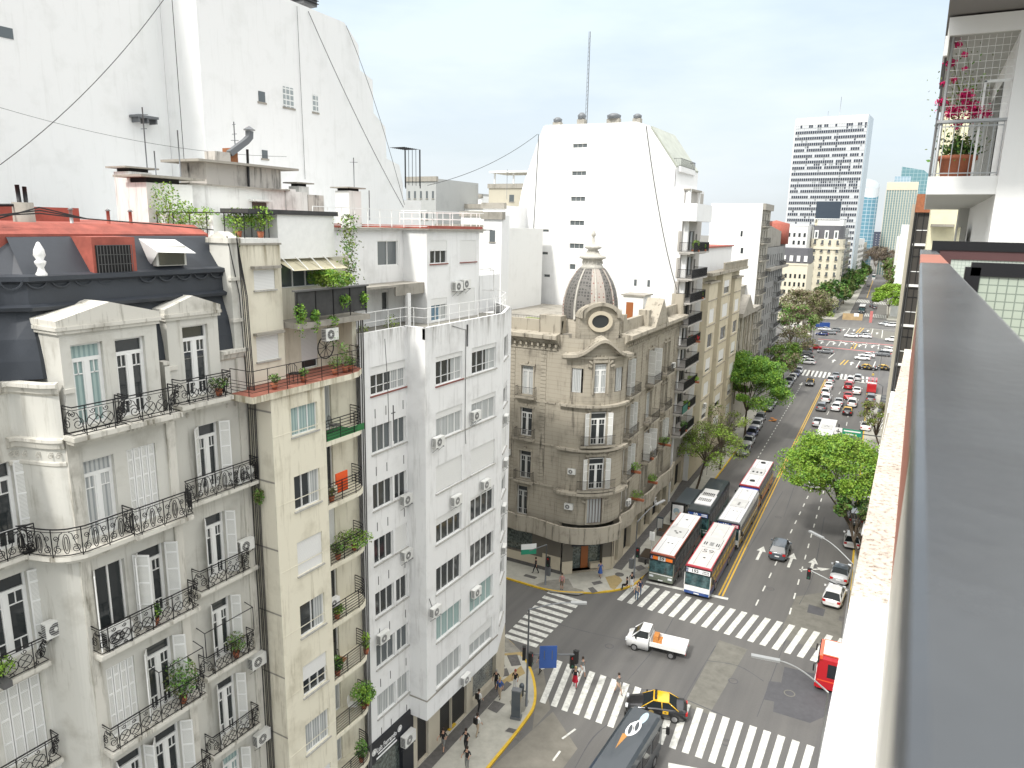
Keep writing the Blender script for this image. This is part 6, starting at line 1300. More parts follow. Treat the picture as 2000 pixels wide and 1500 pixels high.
mb = MB(); p = [P3(-32.3, 448, 300), P3(-32.3, 480, 276), P3(-32.3, 487, 268), P3(-32.3, 487, 256)]; mb.tube(p, .21, M_STEEL, 4, smooth=False); c = P3(-32.3, 487, 254); mb.lathe([(.42, 0), (0, .22)], c, M_STEEL, 4); mb.lathe([(.42, 0), (0, .01)], c, M_STEEL, 4); mb.build('duct', o)
mb = MB(); mb.tube([P3(-32, 483, 292), P3(-31.8, 486, 370)], .07, M_IRON, 6); mb.build('flue_pipe', o)
o = thing('roof_house', (-31.5, 26, 33), 'long low white roof house with small door behind the planted terrace', 'roof house'); a = rpx(-31, (372, 376, 600, 455)); MB().box(-33.5, -31, a[0], a[1], 32.5, a[3], PR_).box(-33.6, -30.8, a[0], a[1]-1.5, a[3], a[3]+.08, M_CONC).build('wall', o)
b = rpx(-31, (493, 396, 519, 412)); MB().box(-31, -30.95, b[0], b[1], b[2]-.3, b[3], mat('brown_door', (.07, .04, .03), .6)).box(-31, -30.7, b[0]-.2, b[1]+.2, b[3]+.05, b[3]+.15, PR_).build('door', o); b = rpx(-31, (603, 382, 632, 418)); MB().box(-32.2, -31, b[0], b[1], b[2]-.5, b[3], PRD).build('grimy_box', o)
b = rpx(-31.2, (553, 370, 570, 415)); MB().box(-31.4, -30.9, b[0], b[1], b[2]-.5, b[3], PR_).build('pier', o)
def chimney(X, q, label, top='slab'):
    a = rpx(X, q); o = thing('chimney', (X-.3, (a[0]+a[1])/2, a[2]), label, 'chimney', 'chimneys on the roofs'); w_ = a[1]-a[0]
    MB().box(X-w_, X, a[0], a[1], a[2]-.6, a[3], PR_).build('stack', o); mb = MB(); mb.box(X-w_-.2, X+.15, a[0]-.25, a[1]+.3, a[3]+.15, a[3]+.22, M_CONC); mb.box(X-w_+.1, X-.1, a[0]+.1, a[1]-.1, a[3], a[3]+.15, M_DARK); mb.build('cap', o); return o
chimney(-31, (683, 374, 705, 428), 'slim white chimney with a flat cap and aerial behind the white roof railing'); chimney(-31.5, (262, 338, 296, 450), 'tall grimy chimney with double slab cap left of the stair hut'); chimney(-31.6, (584, 365, 603, 378), 'small cowled chimney above the white roof house')
o = thing('round_pipe_chimney', (-28, 13, 34), 'stubby rough stone chimney with two black pipes at the far left of the red roof', 'chimney'); a = rpx(-28, (30, 396, 64, 450)); mb = MB(); c = ((a[0]+a[1])/2); mb.lathe([(.36, 33.4), (.33, a[3]), (0, a[3])], (-28, c, 0), M_CONC, 10); mb.build('stack', o)
mb = MB(); mb.tube([(-28, c-.1, a[3]), (-28, c-.12, a[3]+.6)], .07, M_IRON, 6); mb.tube([(-28, c+.12, a[3]), (-28, c+.12, a[3]+.55)], .07, M_IRON, 6); mb.tube([(-28, c-.2, a[3]-.1), (-28, c-1.5, a[3]-.15)], .05, M_IRON, 6); mb.build('pipe', o)
for x, y0, y1, X, arms, lb in ((293, 212, 420, -32, ((.93, .5), (.8, .3)), 'tall aerial left of the stair hut'), (351, 255, 345, -30.6, (), 'bent pipe mast on the stair hut'), (690, 308, 372, -31.2, ((.85, .7),), 'aerial with a crossbar on the slim white chimney'), (458, 238, 300, -32.6, ((.9, .2), (.6, .3), (.4, .5)), 'dish aerial beside the black duct'), (720, 372, 430, -31, (), 'thin pipe behind the white roof railing'), (303, 295, 345, -31.3, (), 'short black flue beside the left chimney')):
    p, q = P3(X, x+2, y1), P3(X, x, y0); antenna(p, q[2]-p[2], lb, arms)
o = thing('roof_terrace_rail', (-27.5, 22, 33.3), 'black rail enclosing the planted corner terrace between the grey and cream roofs', 'railing'); MB().box(-29.8, -24.7, 20.95, 23.4, 33.0, 33.28, PR_).build('kerb', o); railing(o, F0, [(-29.6, 21.1), (-24.8, 21.1), (-24.8, 23.4), (-26.3, 23.4)], 33.25, 1.05, 'horiz', M_IRON, rails=(1,), r=.018)
for i, (x, y, w_, h_) in enumerate(((-28.3, 21.5, .8, 1.0), (-27.2, 21.6, 1.0, .8), (-26, 22.4, .9, .8), (-25.2, 22.9, .8, .9), (-29.2, 21.3, .9, 1.7))): plant((x, y, 33.28), w_*1.5, h_*1.25, ['left box of bamboo on the planted roof corner', 'second clump of yellow-green bamboo on the roof corner', 'third clump of yellow-green bamboo on the roof corner', 'right clump of yellow-green bamboo on the roof corner', 'tall climber against the stair hut'][i], [GR4, GR1, GR2], 330, .06)
plant((-24.6, 21.0, 32.3), .35, 1.4, 'vine hanging from the roof corner beside the cables', [GR4, GR2], 200, .05, pot=False)
mb = MB()
for k in range(3): mb.tube([(-26.2-k*.2, 11+k, 33.85), (-26.6, 14.5, 34.1+.1*k), (-26.4, 16, 33.95), (-26.3, 18.5, 33.8), (-25.5, 20.7, 33.6)], .03, M_CABLE, 4)
tag(mb.build('roof_cables'), 'loose black cables lying along the red roof edge', 'cables')
for i, x in enumerate((15.8, 17.2, 18.1)): mb = MB(); mb.tube([(-27, x, 33.7), (-27, x, 34.25)], .06, M_RED if i else M_GALV, 6); mb.lathe([(0, .12), (.11, .0), (0, 0)], (-27, x, 34.25), M_GALV, 8); tag(mb.build('vent_pipe'), 'short vent pipe on the red roof, %s' % ['leftmost', 'middle one', 'rightmost'][i], 'pipe', 'vent pipes')
# ================================================================ trees
def VZ(base, x, y):
    v = ray(x, y); t = (base[0]*v.x+base[1]*v.y)/(v.x**2+v.y**2); return v.z*t+CAMH
M_BARK = mat('bark', (.09, .07, .05), .95, var=.3, vscale=6, bump=.6, bscale=12)
M_BARKG = mat('bark_grey', (.17, .14, .11), .95, var=.3, vscale=6)
def make_tree(loc, h, cr, label, mats, n=9000, size=.16, th=None, seed=1, dens=1.0, lean=(0, 0), twig=0, name='street_tree', group='street trees', squash=.75, bark=None, trunk_r=.16, clumps=26):
    rs = np.random.RandomState(seed); o = thing(name, loc, label, 'tree', group); T = WM[o.name]; bark = bark or M_BARK
    th = th or h*.38; cz = h-cr*squash; top = Vector((lean[0], lean[1], th))
    mb = MB(); tr = [Vector((0, 0, -.1)), Vector((lean[0]*.3+.08, lean[1]*.3, th*.35)), Vector((lean[0]*.7-.06, lean[1]*.7, th*.7)), top]; mb.tube(tr, trunk_r, bark, 8, r1=trunk_r*.72)
    mb.build('trunk', o, T); mb = MB(); tips = []
    for k in range(clumps):
        a = 2.399*k+rs.rand()*.5; e = rs.uniform(-.35, 1.0); rr = cr*(.45+.55*rs.rand()**.5)*math.sqrt(max(.05, 1-(e*.9)**2))
        tip = Vector((lean[0]*1.3+rr*math.cos(a), lean[1]*1.3+rr*math.sin(a), cz+e*cr*squash)); tips.append(tip)
        if k < 16 or twig:
            m1 = top+(tip-top)*.35+Vector((0, 0, cr*.18)); m2 = top+(tip-top)*.7+Vector((rs.normal()*.15, rs.normal()*.15, cr*.12)); mb.tube([top-Vector((0, 0, .3)), m1, m2, tip], trunk_r*.42, bark, 5, r1=.02)
            for q in range(twig):
                d = Vector(rs.normal(size=3)); d.z = abs(d.z)*.7; d = d.normalized()*cr*rs.uniform(.2, .45); p0 = m1+(tip-m1)*rs.rand(); mb.tube([p0, p0+d*.5+Vector((0, 0, .08)), p0+d], .018+.012*rs.rand(), bark, 3, r1=.006)
    mb.build('limbs', o, T); P = []
    for i, tip in enumerate(tips):
        m = int(n*dens/len(tips)); u = rs.normal(size=(m, 3)); u /= np.linalg.norm(u, axis=1)[:, None]; r = cr*rs.uniform(.17, .42); u *= r*rs.rand(m, 1)**.45; u[:, 2] *= .62; P.append(u+np.array(tip)+np.array([0, 0, r*.1]))
    if n: link(leaves_mesh('crown', np.concatenate(P), size, mats, seed), 'crown', o, T)
    return o
p = G(1640, 935, 7.5); make_tree((-1.0, p.y-1.0, .13), 11.5, 5.0, 'big bright green street tree overhanging the right lanes beside the parapet', [GR1, GR1, GR4, GR1, GR2], 34000, .13, seed=4, lean=(p.x+1.5, 0), clumps=78, trunk_r=.22, squash=.62)
make_tree((-1.3, 79.0, .13), 7.2, 2.0, 'darker low branch of foliage by the curved lamp on the right kerb', [GR2, GR3, GR5], 3600, .12, seed=9, lean=(-1.0, 0), clumps=14)
p = G(1455, 872); make_tree((p.x-.8, p.y+3, .13), 13.8, 5.3, 'full mid-green street tree on the left pavement in front of the bay-windowed building', [GR2, GR1, GR2, GR1, GR2], 34000, .15, seed=12, clumps=56, trunk_r=.2, squash=.95)
p = G(1358, 962); make_tree((p.x, p.y, .13), 8.6, 4.0, 'half-bare twisted tree with sparse yellow-green leaves behind the dark bus', [GR5, GR4, GR1, GR5], 7500, .11, seed=21, twig=7, clumps=24, lean=(.8, 1.0), th=4.2)
make_tree((p.x+.6, p.y+11, .13), 9.0, 3.2, 'thin sparse tree between the half-bare tree and the full green one', [GR4, GR5], 2200, .11, seed=22, twig=4, clumps=18)
for i, (px, py, h, cr, ms, n_, lb) in enumerate(((1512, 775, 10, 4, [GR5, GR6, GR2], 3500, 'olive half-bare tree past the full green one on the left pavement'), (1528, 752, 9, 4, [GR2, GR5, GR1], 4500, 'small leafy tree near the corner of the plaza'), (1545, 738, 11, 4.5, [GR5, GR6], 2500, 'bare-branched tree at the plaza corner on the left'),
    (1568, 690, 17, 7, [GR6, GR5], 6500, 'large brown-leaved tree on the plaza, left of the wedge-shaped house'), (1540, 705, 15, 6, [GR6, GR5, GR2], 5500, 'brown and olive tree in front of the slate corner block'), (1555, 668, 15, 7, [GR6, GR5], 5000, 'brown tree farther back on the plaza pavement'), (1582, 668, 12, 5, [GR5, GR4], 3500, 'pale olive tree at the right end of the plaza trees'))):
    q = G(px, py); make_tree((q.x, q.y, .13), h, cr, lb, ms, n_, .2 if h < 12 else .26, seed=30+i, twig=4, clumps=22)
q = G(1716, 870); make_tree((-1.2, q.y-6, .13), 8, 2.6, 'scrubby olive tree with a yellow clump beside the parapet, above the big bright tree', [GR5, GR6, GR4], 3500, .13, seed=51, twig=5, clumps=20, lean=(-1.2, 0))
q = G(1733, 622); make_tree((q.x, q.y, .13), 13, 6.5, 'round vivid lime-green tree on the far right corner of the plaza', [GR1, GR4, GR1], 9000, .35, seed=52, clumps=34)
fa = [('olive-green tree lining the far avenue on the left', [GR3, GR2, GR5]), ('brownish tree lining the far avenue on the right', [GR5, GR6, GR2])]
protos = {}
for i, (px, py) in enumerate(((1652, 622), (1664, 608), (1674, 596), (1682, 585), (1688, 574), (1693, 563), (1742, 600), (1740, 588), (1738, 575), (1735, 563), (1732, 553), (1729, 545))):
    q = G(px, py); sd = 0 if i < 6 else 1; q.x += -6 if sd == 0 else 3
    lb = ('%s tree from the camera along the %s side of the far avenue' % (['nearest', 'second', 'third', 'fourth', 'fifth', 'sixth'][i % 6], ['left', 'right'][sd]))
    if i % 6 == 0: protos[sd] = make_tree((q.x, q.y, .1), 14, 6.5, lb, fa[sd][1], 4500, .45, seed=60+i, clumps=24, group='trees along the far avenue')
    else: copy_tree(protos[sd], Matrix.Translation((q.x, q.y, .1)) @ Matrix.Rotation(i*1.3, 4, 'Z') @ Matrix.Scale(1+.05*(i % 3), 4), lb)
bp_ = None
for i in range(13):
    x = -62+(i % 5)*10.5+rnd.uniform(-2, 2)+i*.3; y = 640+(i//5)*70+rnd.uniform(-10, 10); lb = 'bare grey-brown winter tree in the grove closing the avenue, %s row, %s from the left' % (['front', 'middle', 'rear'][i//5], ['first', 'second', 'third', 'fourth', 'fifth'][i % 5])
    if bp_ is None: bp_ = make_tree((x, y, 0), 22, 9, lb, [mat('bare_twig_haze', (.16, .13, .11), .9, var=.2, vscale=.4), GR6], 5500, .35, seed=77, twig=6, clumps=26, bark=M_BARKG, name='bare_tree', group='bare trees closing the avenue')
    else: copy_tree(bp_, Matrix.Translation((x, y, 0)) @ Matrix.Rotation(i*.9, 4, 'Z') @ Matrix.Scale(rnd.uniform(.85, 1.1), 4), lb)
# ================================================================ vehicles
CP = {}
def paint(name, c, rough=.28): return mat(name, c, rough, coat=.6, spec=.5)
P_WHITE = paint('paint_white', (.78, .78, .77)); P_BLACK = paint('paint_black', (.012, .012, .014)); P_RED = paint('paint_red', (.45, .012, .018)); P_GREY = paint('paint_grey', (.16, .17, .18)); P_SILV = paint('paint_silver', (.45, .46, .47)); P_BLUE = paint('paint_dark_blue', (.02, .035, .12)); P_TY = paint('paint_taxi_yellow', (.72, .42, .01)); P_GR = paint('paint_slate', (.07, .085, .10))
M_CGL = mat('car_glass', (.02, .024, .026), .22, spec=.10); M_HEAD = mat('headlamp_glass', (.75, .78, .80), .1); M_TAIL = mat('tail_lamp_red', (.45, .01, .01), .3); M_PLATE = mat('number_plate', (.75, .75, .75), .5)
def wheel(o, x, y, r, T, w=.2):
    mb = MB(); s = 1 if x > 0 else -1
    n = 14; V = []
    mb.prism([(r*math.cos(2*math.pi*i/n)+y, r*math.sin(2*math.pi*i/n)+r) for i in range(n)], x-w/2, x+w/2, M_RUBBER, axis='x'); wh = mb.build('wheel', o, T)
    mb = MB(); mb.prism([(r*.62*math.cos(2*math.pi*i/n)+y, r*.62*math.sin(2*math.pi*i/n)+r) for i in range(n)], x+s*w/2, x+s*(w/2+.012), M_CHROME, axis='x'); mb.build('rim', wh, T)
def car_mesh(kind, Lc, Wc, Hc, col, roof):
    t0 = dict(sedan=(.26, .44, .70, .86), hatch=(.25, .42, .86, .98), suv=(.24, .38, .90, .985), pickup=(.24, .40, .60, .66))[kind]
    hood = .88 if kind != 'suv' else 1.0; belt = hood+.08; w = Wc/2
    st = [(0, .30, .52, .62), (.03, .24, .66, .86), (.10, .2, hood-.16, .95), (t0[0], .2, hood, 1.0), (.5, .2, belt, 1.0), (.75, .2, belt+.02, 1.0), (.92, .22, belt if kind != 'sedan' else belt+.02, .96), (.985, .28, belt-.08, .88), (1, .34, belt-.25, .78)]
    mb = MB(); rings = []
    for t, zb_, zt, wf in st:
        y = -Lc/2+t*Lc; ww_ = w*wf; rings.append([(-ww_*.9, y, zb_), (-ww_, y, zb_+.18), (-ww_, y, zt-.18), (-ww_*.92, y, zt-.02), (-ww_*.5, y, zt+.035), (0, y, zt+.045), (ww_*.5, y, zt+.035), (ww_*.92, y, zt-.02), (ww_, y, zt-.18), (ww_, y, zb_+.18), (ww_*.9, y, zb_)])
    for a, b in zip(rings, rings[1:]):
        k = len(a)
        for j in range(k): mb.poly([a[j], a[(j+1) % k], b[(j+1) % k], b[j]], col, True)
    mb.poly(rings[0], col); mb.poly(rings[-1][::-1], col)
    # merge verts for smooth shading
    return mb, t0, belt, w
def merged(mb, name):
    me = mb.mesh(name); import bmesh
    bm = bmesh.new(); bm.from_mesh(me); bmesh.ops.remove_doubles(bm, verts=bm.verts, dist=.0005); bmesh.ops.recalc_face_normals(bm, faces=bm.faces); bm.to_mesh(me); bm.free(); return me
def car(kind, col, roof=None, M=None, label='', group=None, name=None, plate=True):
    roof = roof or col; key = (kind, col.name, roof.name)
    name = name or {'sedan': 'parked_car', 'hatch': 'hatchback_car', 'suv': 'suv_car'}.get(kind, 'car')
    if key in CP:
        c = copy_tree(CP[key], M, label)
        if group: c['group'] = group
        return c
    Lc, Wc, Hc = dict(sedan=(4.3, 1.72, 1.45), hatch=(3.95, 1.72, 1.5), suv=(4.4, 1.82, 1.66))[kind]
    o = thing('car', (0, 0, 0), label, 'car', group); o.matrix_basis = M; reg(o, M); CP[key] = o; T = M
    mb, t0, belt, w = car_mesh(kind, Lc, Wc, Hc, col, roof); link(merged(mb, 'body'), 'body', o, T)
    Y = lambda t: -Lc/2+t*Lc; a, b, c, d = [Y(t) for t in t0]; wb, wt = w*.93, w*.70; zb_ = belt-.04
    P = lambda x, y, z: (x, y, z)
    mb = MB()
    ys = [b, b+(c-b)*.33, b+(c-b)*.66, c]; hs = [Hc-.04, Hc, Hc-.005, Hc-.06]
    for i in range(3):
        for x0, x1 in ((-1, -.5), (-.5, .5), (.5, 1)):
            f = lambda x: .0 if abs(x) < 1 else -.05
            mb.poly([(x0*wt, ys[i], hs[i]+f(x0)), (x1*wt, ys[i], hs[i]+f(x1)), (x1*wt, ys[i+1], hs[i+1]+f(x1)), (x0*wt, ys[i+1], hs[i+1]+f(x0))], roof, True)
    for s in (-1, 1):
        for p, q in (((s*wb, a, zb_-.06), (s*wt, b, Hc-.08)), ((s*wt, c, Hc-.1), (s*wb*.97, d, zb_)), ((s*wb, (b+c)/2+.1, zb_), (s*wt, (b+c)/2+.05, Hc-.06)), ((s*wt, b, Hc-.07), (s*wt, c, Hc-.09))): mb.tube([p, q], .035, roof, 5)
    link(merged(mb, 'roof'), 'roof', o, T)
    mb = MB(); mb.poly([(-wb, a, zb_-.06), (wb, a, zb_-.06), (wt, b, Hc-.06), (-wt, b, Hc-.06)], M_CGL); mb.build('windshield', o, T)
    mb = MB(); mb.poly([(-wb*.97, d, zb_), (-wt, c, Hc-.09), (wt, c, Hc-.09), (wb*.97, d, zb_)], M_CGL); mb.build('rear_window', o, T)
    for s in (-1, 1):
        mb = MB(); q = [(s*wb, a, zb_-.06), (s*wt, b, Hc-.09), (s*wt, c, Hc-.11), (s*wb*.97, d, zb_)]; mb.poly(q if s > 0 else q[::-1], M_CGL); mb.build('side_window', o, T)
        MB().box(s*w*.98, s*(w+.16), a+.25, a+.38, belt-.03, belt+.12, col).build('mirror', o, T)
        MB().box(s*w*.5, s*w*.86, -Lc/2-.012, -Lc/2+.16, .60, .74, M_HEAD).build('headlight', o, T)
        MB().box(s*w*.58, s*w*.90, Lc/2-.12, Lc/2+.02, belt-.32, belt-.12, M_TAIL).build('taillight', o, T)
        wheel(o, s*(w-.09), -Lc*.32, .31, T); wheel(o, s*(w-.09), Lc*.30, .31, T)
    MB().box(-.22, .22, Lc/2-.01, Lc/2+.03, .58, .70, M_PLATE).build('number_plate', o, T); MB().box(-w*.8, w*.8, -Lc/2+.03, Lc/2-.03, .18, .3, M_RUBBER).build('underbody', o, T)
    return o
def at(px, py, ang=0.0, z=0.0): v = G(px, py, z); return Matrix.Translation((v.x, v.y, 0)) @ Matrix.Rotation(R(ang), 4, 'Z')
UP, DN = 181.4, 1.4     # heading away / towards the camera
def taxi(M, label, door=False):
    o = car('sedan', P_BLACK, P_TY, M, label, 'black and yellow taxis'); return o
tx = taxi(at(1281, 1392, -74), 'black taxi with yellow roof turning across the near zebra crossing')
mb = MB(); mb.box(-.5, .5, -.16, .0, 1.46, 1.56, M_DARK); mb.build('roof_bar', tx, WM[tx.name])
for s in (-1, 1): mb = MB(); mb.box(s*.865, s*.872, .45, .85, .62, .86, P_TY); mb.box(s*.872, s*.876, .57, .72, .7, .78, P_BLACK); mb.build('door_badge', tx, WM[tx.name]); mb = MB(); mb.disc((s*.868, -.35, .6), (s, 0, 0), .2, mat('badge_ochre', (.25, .18, .06), .6), 14); mb.build('door_badge', tx, WM[tx.name])
car('suv', P_GR, None, at(1522, 1082, UP), 'dark grey hatchback driving away between the painted lane arrows')
car('hatch', P_WHITE, None, at(1628, 1172, UP-4), 'white hatchback parked nearest the camera at the right kerb')
car('sedan', P_SILV, P_GR, at(1641, 1128, UP-3), 'silver car with grey roof parked in front of the white hatchback at the right kerb')
car('sedan', P_WHITE, None, at(1592, 948, UP), 'white car half under the big bright green tree')
car('hatch', P_WHITE, None, at(1664, 1062, UP), 'white car parked under the low dark foliage on the right kerb')
car('suv', P_GREY, None, at(1672, 1018, UP), 'grey car parked behind the big bright tree trunk')
car('sedan', P_SILV, None, at(1688, 975, UP), 'silver car parked deep under the big bright tree')
car('sedan', P_GREY, None, at(1452, 886, DN), 'dark grey car parked at the left kerb beyond the buses'); car('sedan', P_SILV, None, at(1461, 868, DN), 'silver car parked just behind the dark grey one at the left kerb')
row = [(1468, 852, P_BLUE, 'hatch', 'dark blue'), (1477, 836, P_SILV, 'sedan', 'silver'), (1484, 822, P_GREY, 'hatch', 'grey'), (1500, 800, P_GREY, 'suv', 'charcoal'), (1508, 790, P_SILV, 'sedan', 'light silver'), (1527, 771, P_RED, 'hatch', 'red'), (1536, 757, P_SILV, 'sedan', 'pale'), (1541, 750, P_GREY, 'suv', 'small grey'), (1547, 742, P_WHITE, 'hatch', 'white'), (1554, 734, P_BLUE, 'sedan', 'navy'), (1560, 728, P_SILV, 'hatch', 'far silver')]
for i, (x, y, c, k, nm) in enumerate(row): car(k, c, None, at(x, y, DN), '%s car in the line parked along the left kerb, %s past the silver one' % (nm, ['first', 'second', 'third', 'fourth', 'fifth', 'sixth', 'seventh', 'eighth', 'ninth', 'tenth', 'eleventh'][i]), 'cars parked along the left kerb')
taxi(at(1582, 752, DN), 'taxi with yellow roof driving towards the camera left of the yellow line')
qu = [(1604, 800, P_GREY, 'suv', 'grey car beside the front of the white bus'), (1597, 830, P_SILV, 'sedan', 'silver car left of the white bus'), (1613, 783, P_WHITE, 'suv', 'white car with dark windscreen hugging the yellow line, third from the zebra'), (1612, 770, P_WHITE, 'hatch', 'white car hugging the yellow line, fourth in the queue'), (1618, 758, P_WHITE, 'sedan', 'white car hugging the yellow line, second in the queue'), (1622, 746, P_SILV, 'hatch', 'silver car at the head of the left queue'), (1632, 738, P_GREY, 'sedan', 'dark car stopped on the far zebra'),
      (1638, 790, P_SILV, 'sedan', 'silver car just ahead of the white bus'), (1632, 800, P_WHITE, 'sedan', 'white car directly in front of the white bus'), (1657, 758, P_RED, 'suv', 'red car in the middle queue'), (1661, 746, P_WHITE, 'hatch', 'white car ahead of the red one in the middle queue'), (1673, 768, P_WHITE, 'sedan', 'white car right of the red one'), (1656, 778, P_RED, 'sedan', 'dark red car in the middle queue behind the first red one'), (1664, 792, P_WHITE, 'suv', 'white pickup-like car between the dark red car and the taxi'), (1675, 742, P_SILV, 'hatch', 'silver car at the head of the right queue'), (1700, 783, P_GREY, 'suv', 'dark car behind the red fire truck'), (1690, 838, P_WHITE, 'sedan', 'white car parked beside the scrubby olive tree')]
for x, y, c, k, lb in qu: car(k, c, None, at(x, y, UP), lb, 'cars queueing at the far zebra')
taxi(at(1655, 808, UP), 'taxi with yellow roof waiting behind the white pickup-like car')
# crossing traffic on the plaza (heading across)
cr_ = [(1590, 682, P_RED, 'sedan', 'red car crossing the plaza in the left group', -88), (1571, 690, P_GREY, 'suv', 'dark car left of the red one crossing the plaza', -88), (1573, 700, P_BLACK, 'sedan', 'black car in front of the left crossing group', -88), (1612, 690, P_GREY, 'sedan', 'long grey car right of the crossing taxi', -88), (1570, 706, P_WHITE, 'sedan', 'white car in the second crossing row, behind another white one', -88), (1577, 711, P_WHITE, 'hatch', 'frontmost white car of the left crossing group', -88),
       (1692, 698, P_WHITE, 'sedan', 'white car in the middle of the plaza, rear of a pair', -88), (1684, 703, P_WHITE, 'hatch', 'white hatchback in the middle of the plaza, front of a pair', -88), (1722, 695, P_GREY, 'suv', 'dark suv at the right of the plaza', -88), (1737, 688, P_WHITE, 'sedan', 'white car above the dark suv on the right of the plaza', -88), (1662, 659, P_WHITE, 'sedan', 'white car at the centre of the far crossing lane', -88), (1690, 660, P_WHITE, 'hatch', 'white car right of centre in the far crossing lane', -88), (1688, 656, P_GREY, 'sedan', 'dark car behind the two white cars of the far lane', -88),
       (1743, 667, P_WHITE, 'suv', 'white car at the right end of the far crossing lane', -88), (1605, 655, P_BLUE, 'hatch', 'navy car at the left end of the far crossing lane', -88), (1620, 653, P_GREY, 'sedan', 'dark car next to the navy one in the far lane', -88), (1630, 648, P_GREY, 'hatch', 'small dark car behind the far lane', -88), (1610, 646, P_SILV, 'sedan', 'silver car beside the blue truck', -88), (1740, 638, P_WHITE, 'suv', 'white car parked on the far right of the plaza', -80), (1728, 635, P_SILV, 'sedan', 'pale car beside the white one on the far right', -80), (1530, 680, P_WHITE, 'sedan', 'white car seen through the plaza trees on the left', -88), (1553, 640, P_WHITE, 'hatch', 'white van-like car at the top of the plaza trees', -88)]
for x, y, c, k, lb, a in cr_: car(k, c, None, at(x, y, a), lb, 'cars crossing the plaza')
taxi(at(1611, 687, -88) @ Matrix.Translation((0, -5.5, 0)), 'taxi crossing the plaza below the red car'); taxi(at(1694, 722, 92), 'taxi crossing in front of the far zebra, left of two'); taxi(at(1727, 723, 92), 'taxi crossing in front of the far zebra, right of two')
for i, (x, y) in enumerate(((1702, 592), (1702, 600), (1708, 603), (1696, 560), (1705, 548))): car('hatch', [P_GREY, P_BLACK, P_GREY, P_GREY, P_WHITE][i], None, at(x, y, UP), 'small far car on the avenue beyond the plaza, %s' % ['right of the bus, upper', 'right of the bus, lower', 'rightmost of three beside the bus', 'alone in the middle of the road', 'last one visible before the trees'][i], 'cars on the far avenue')
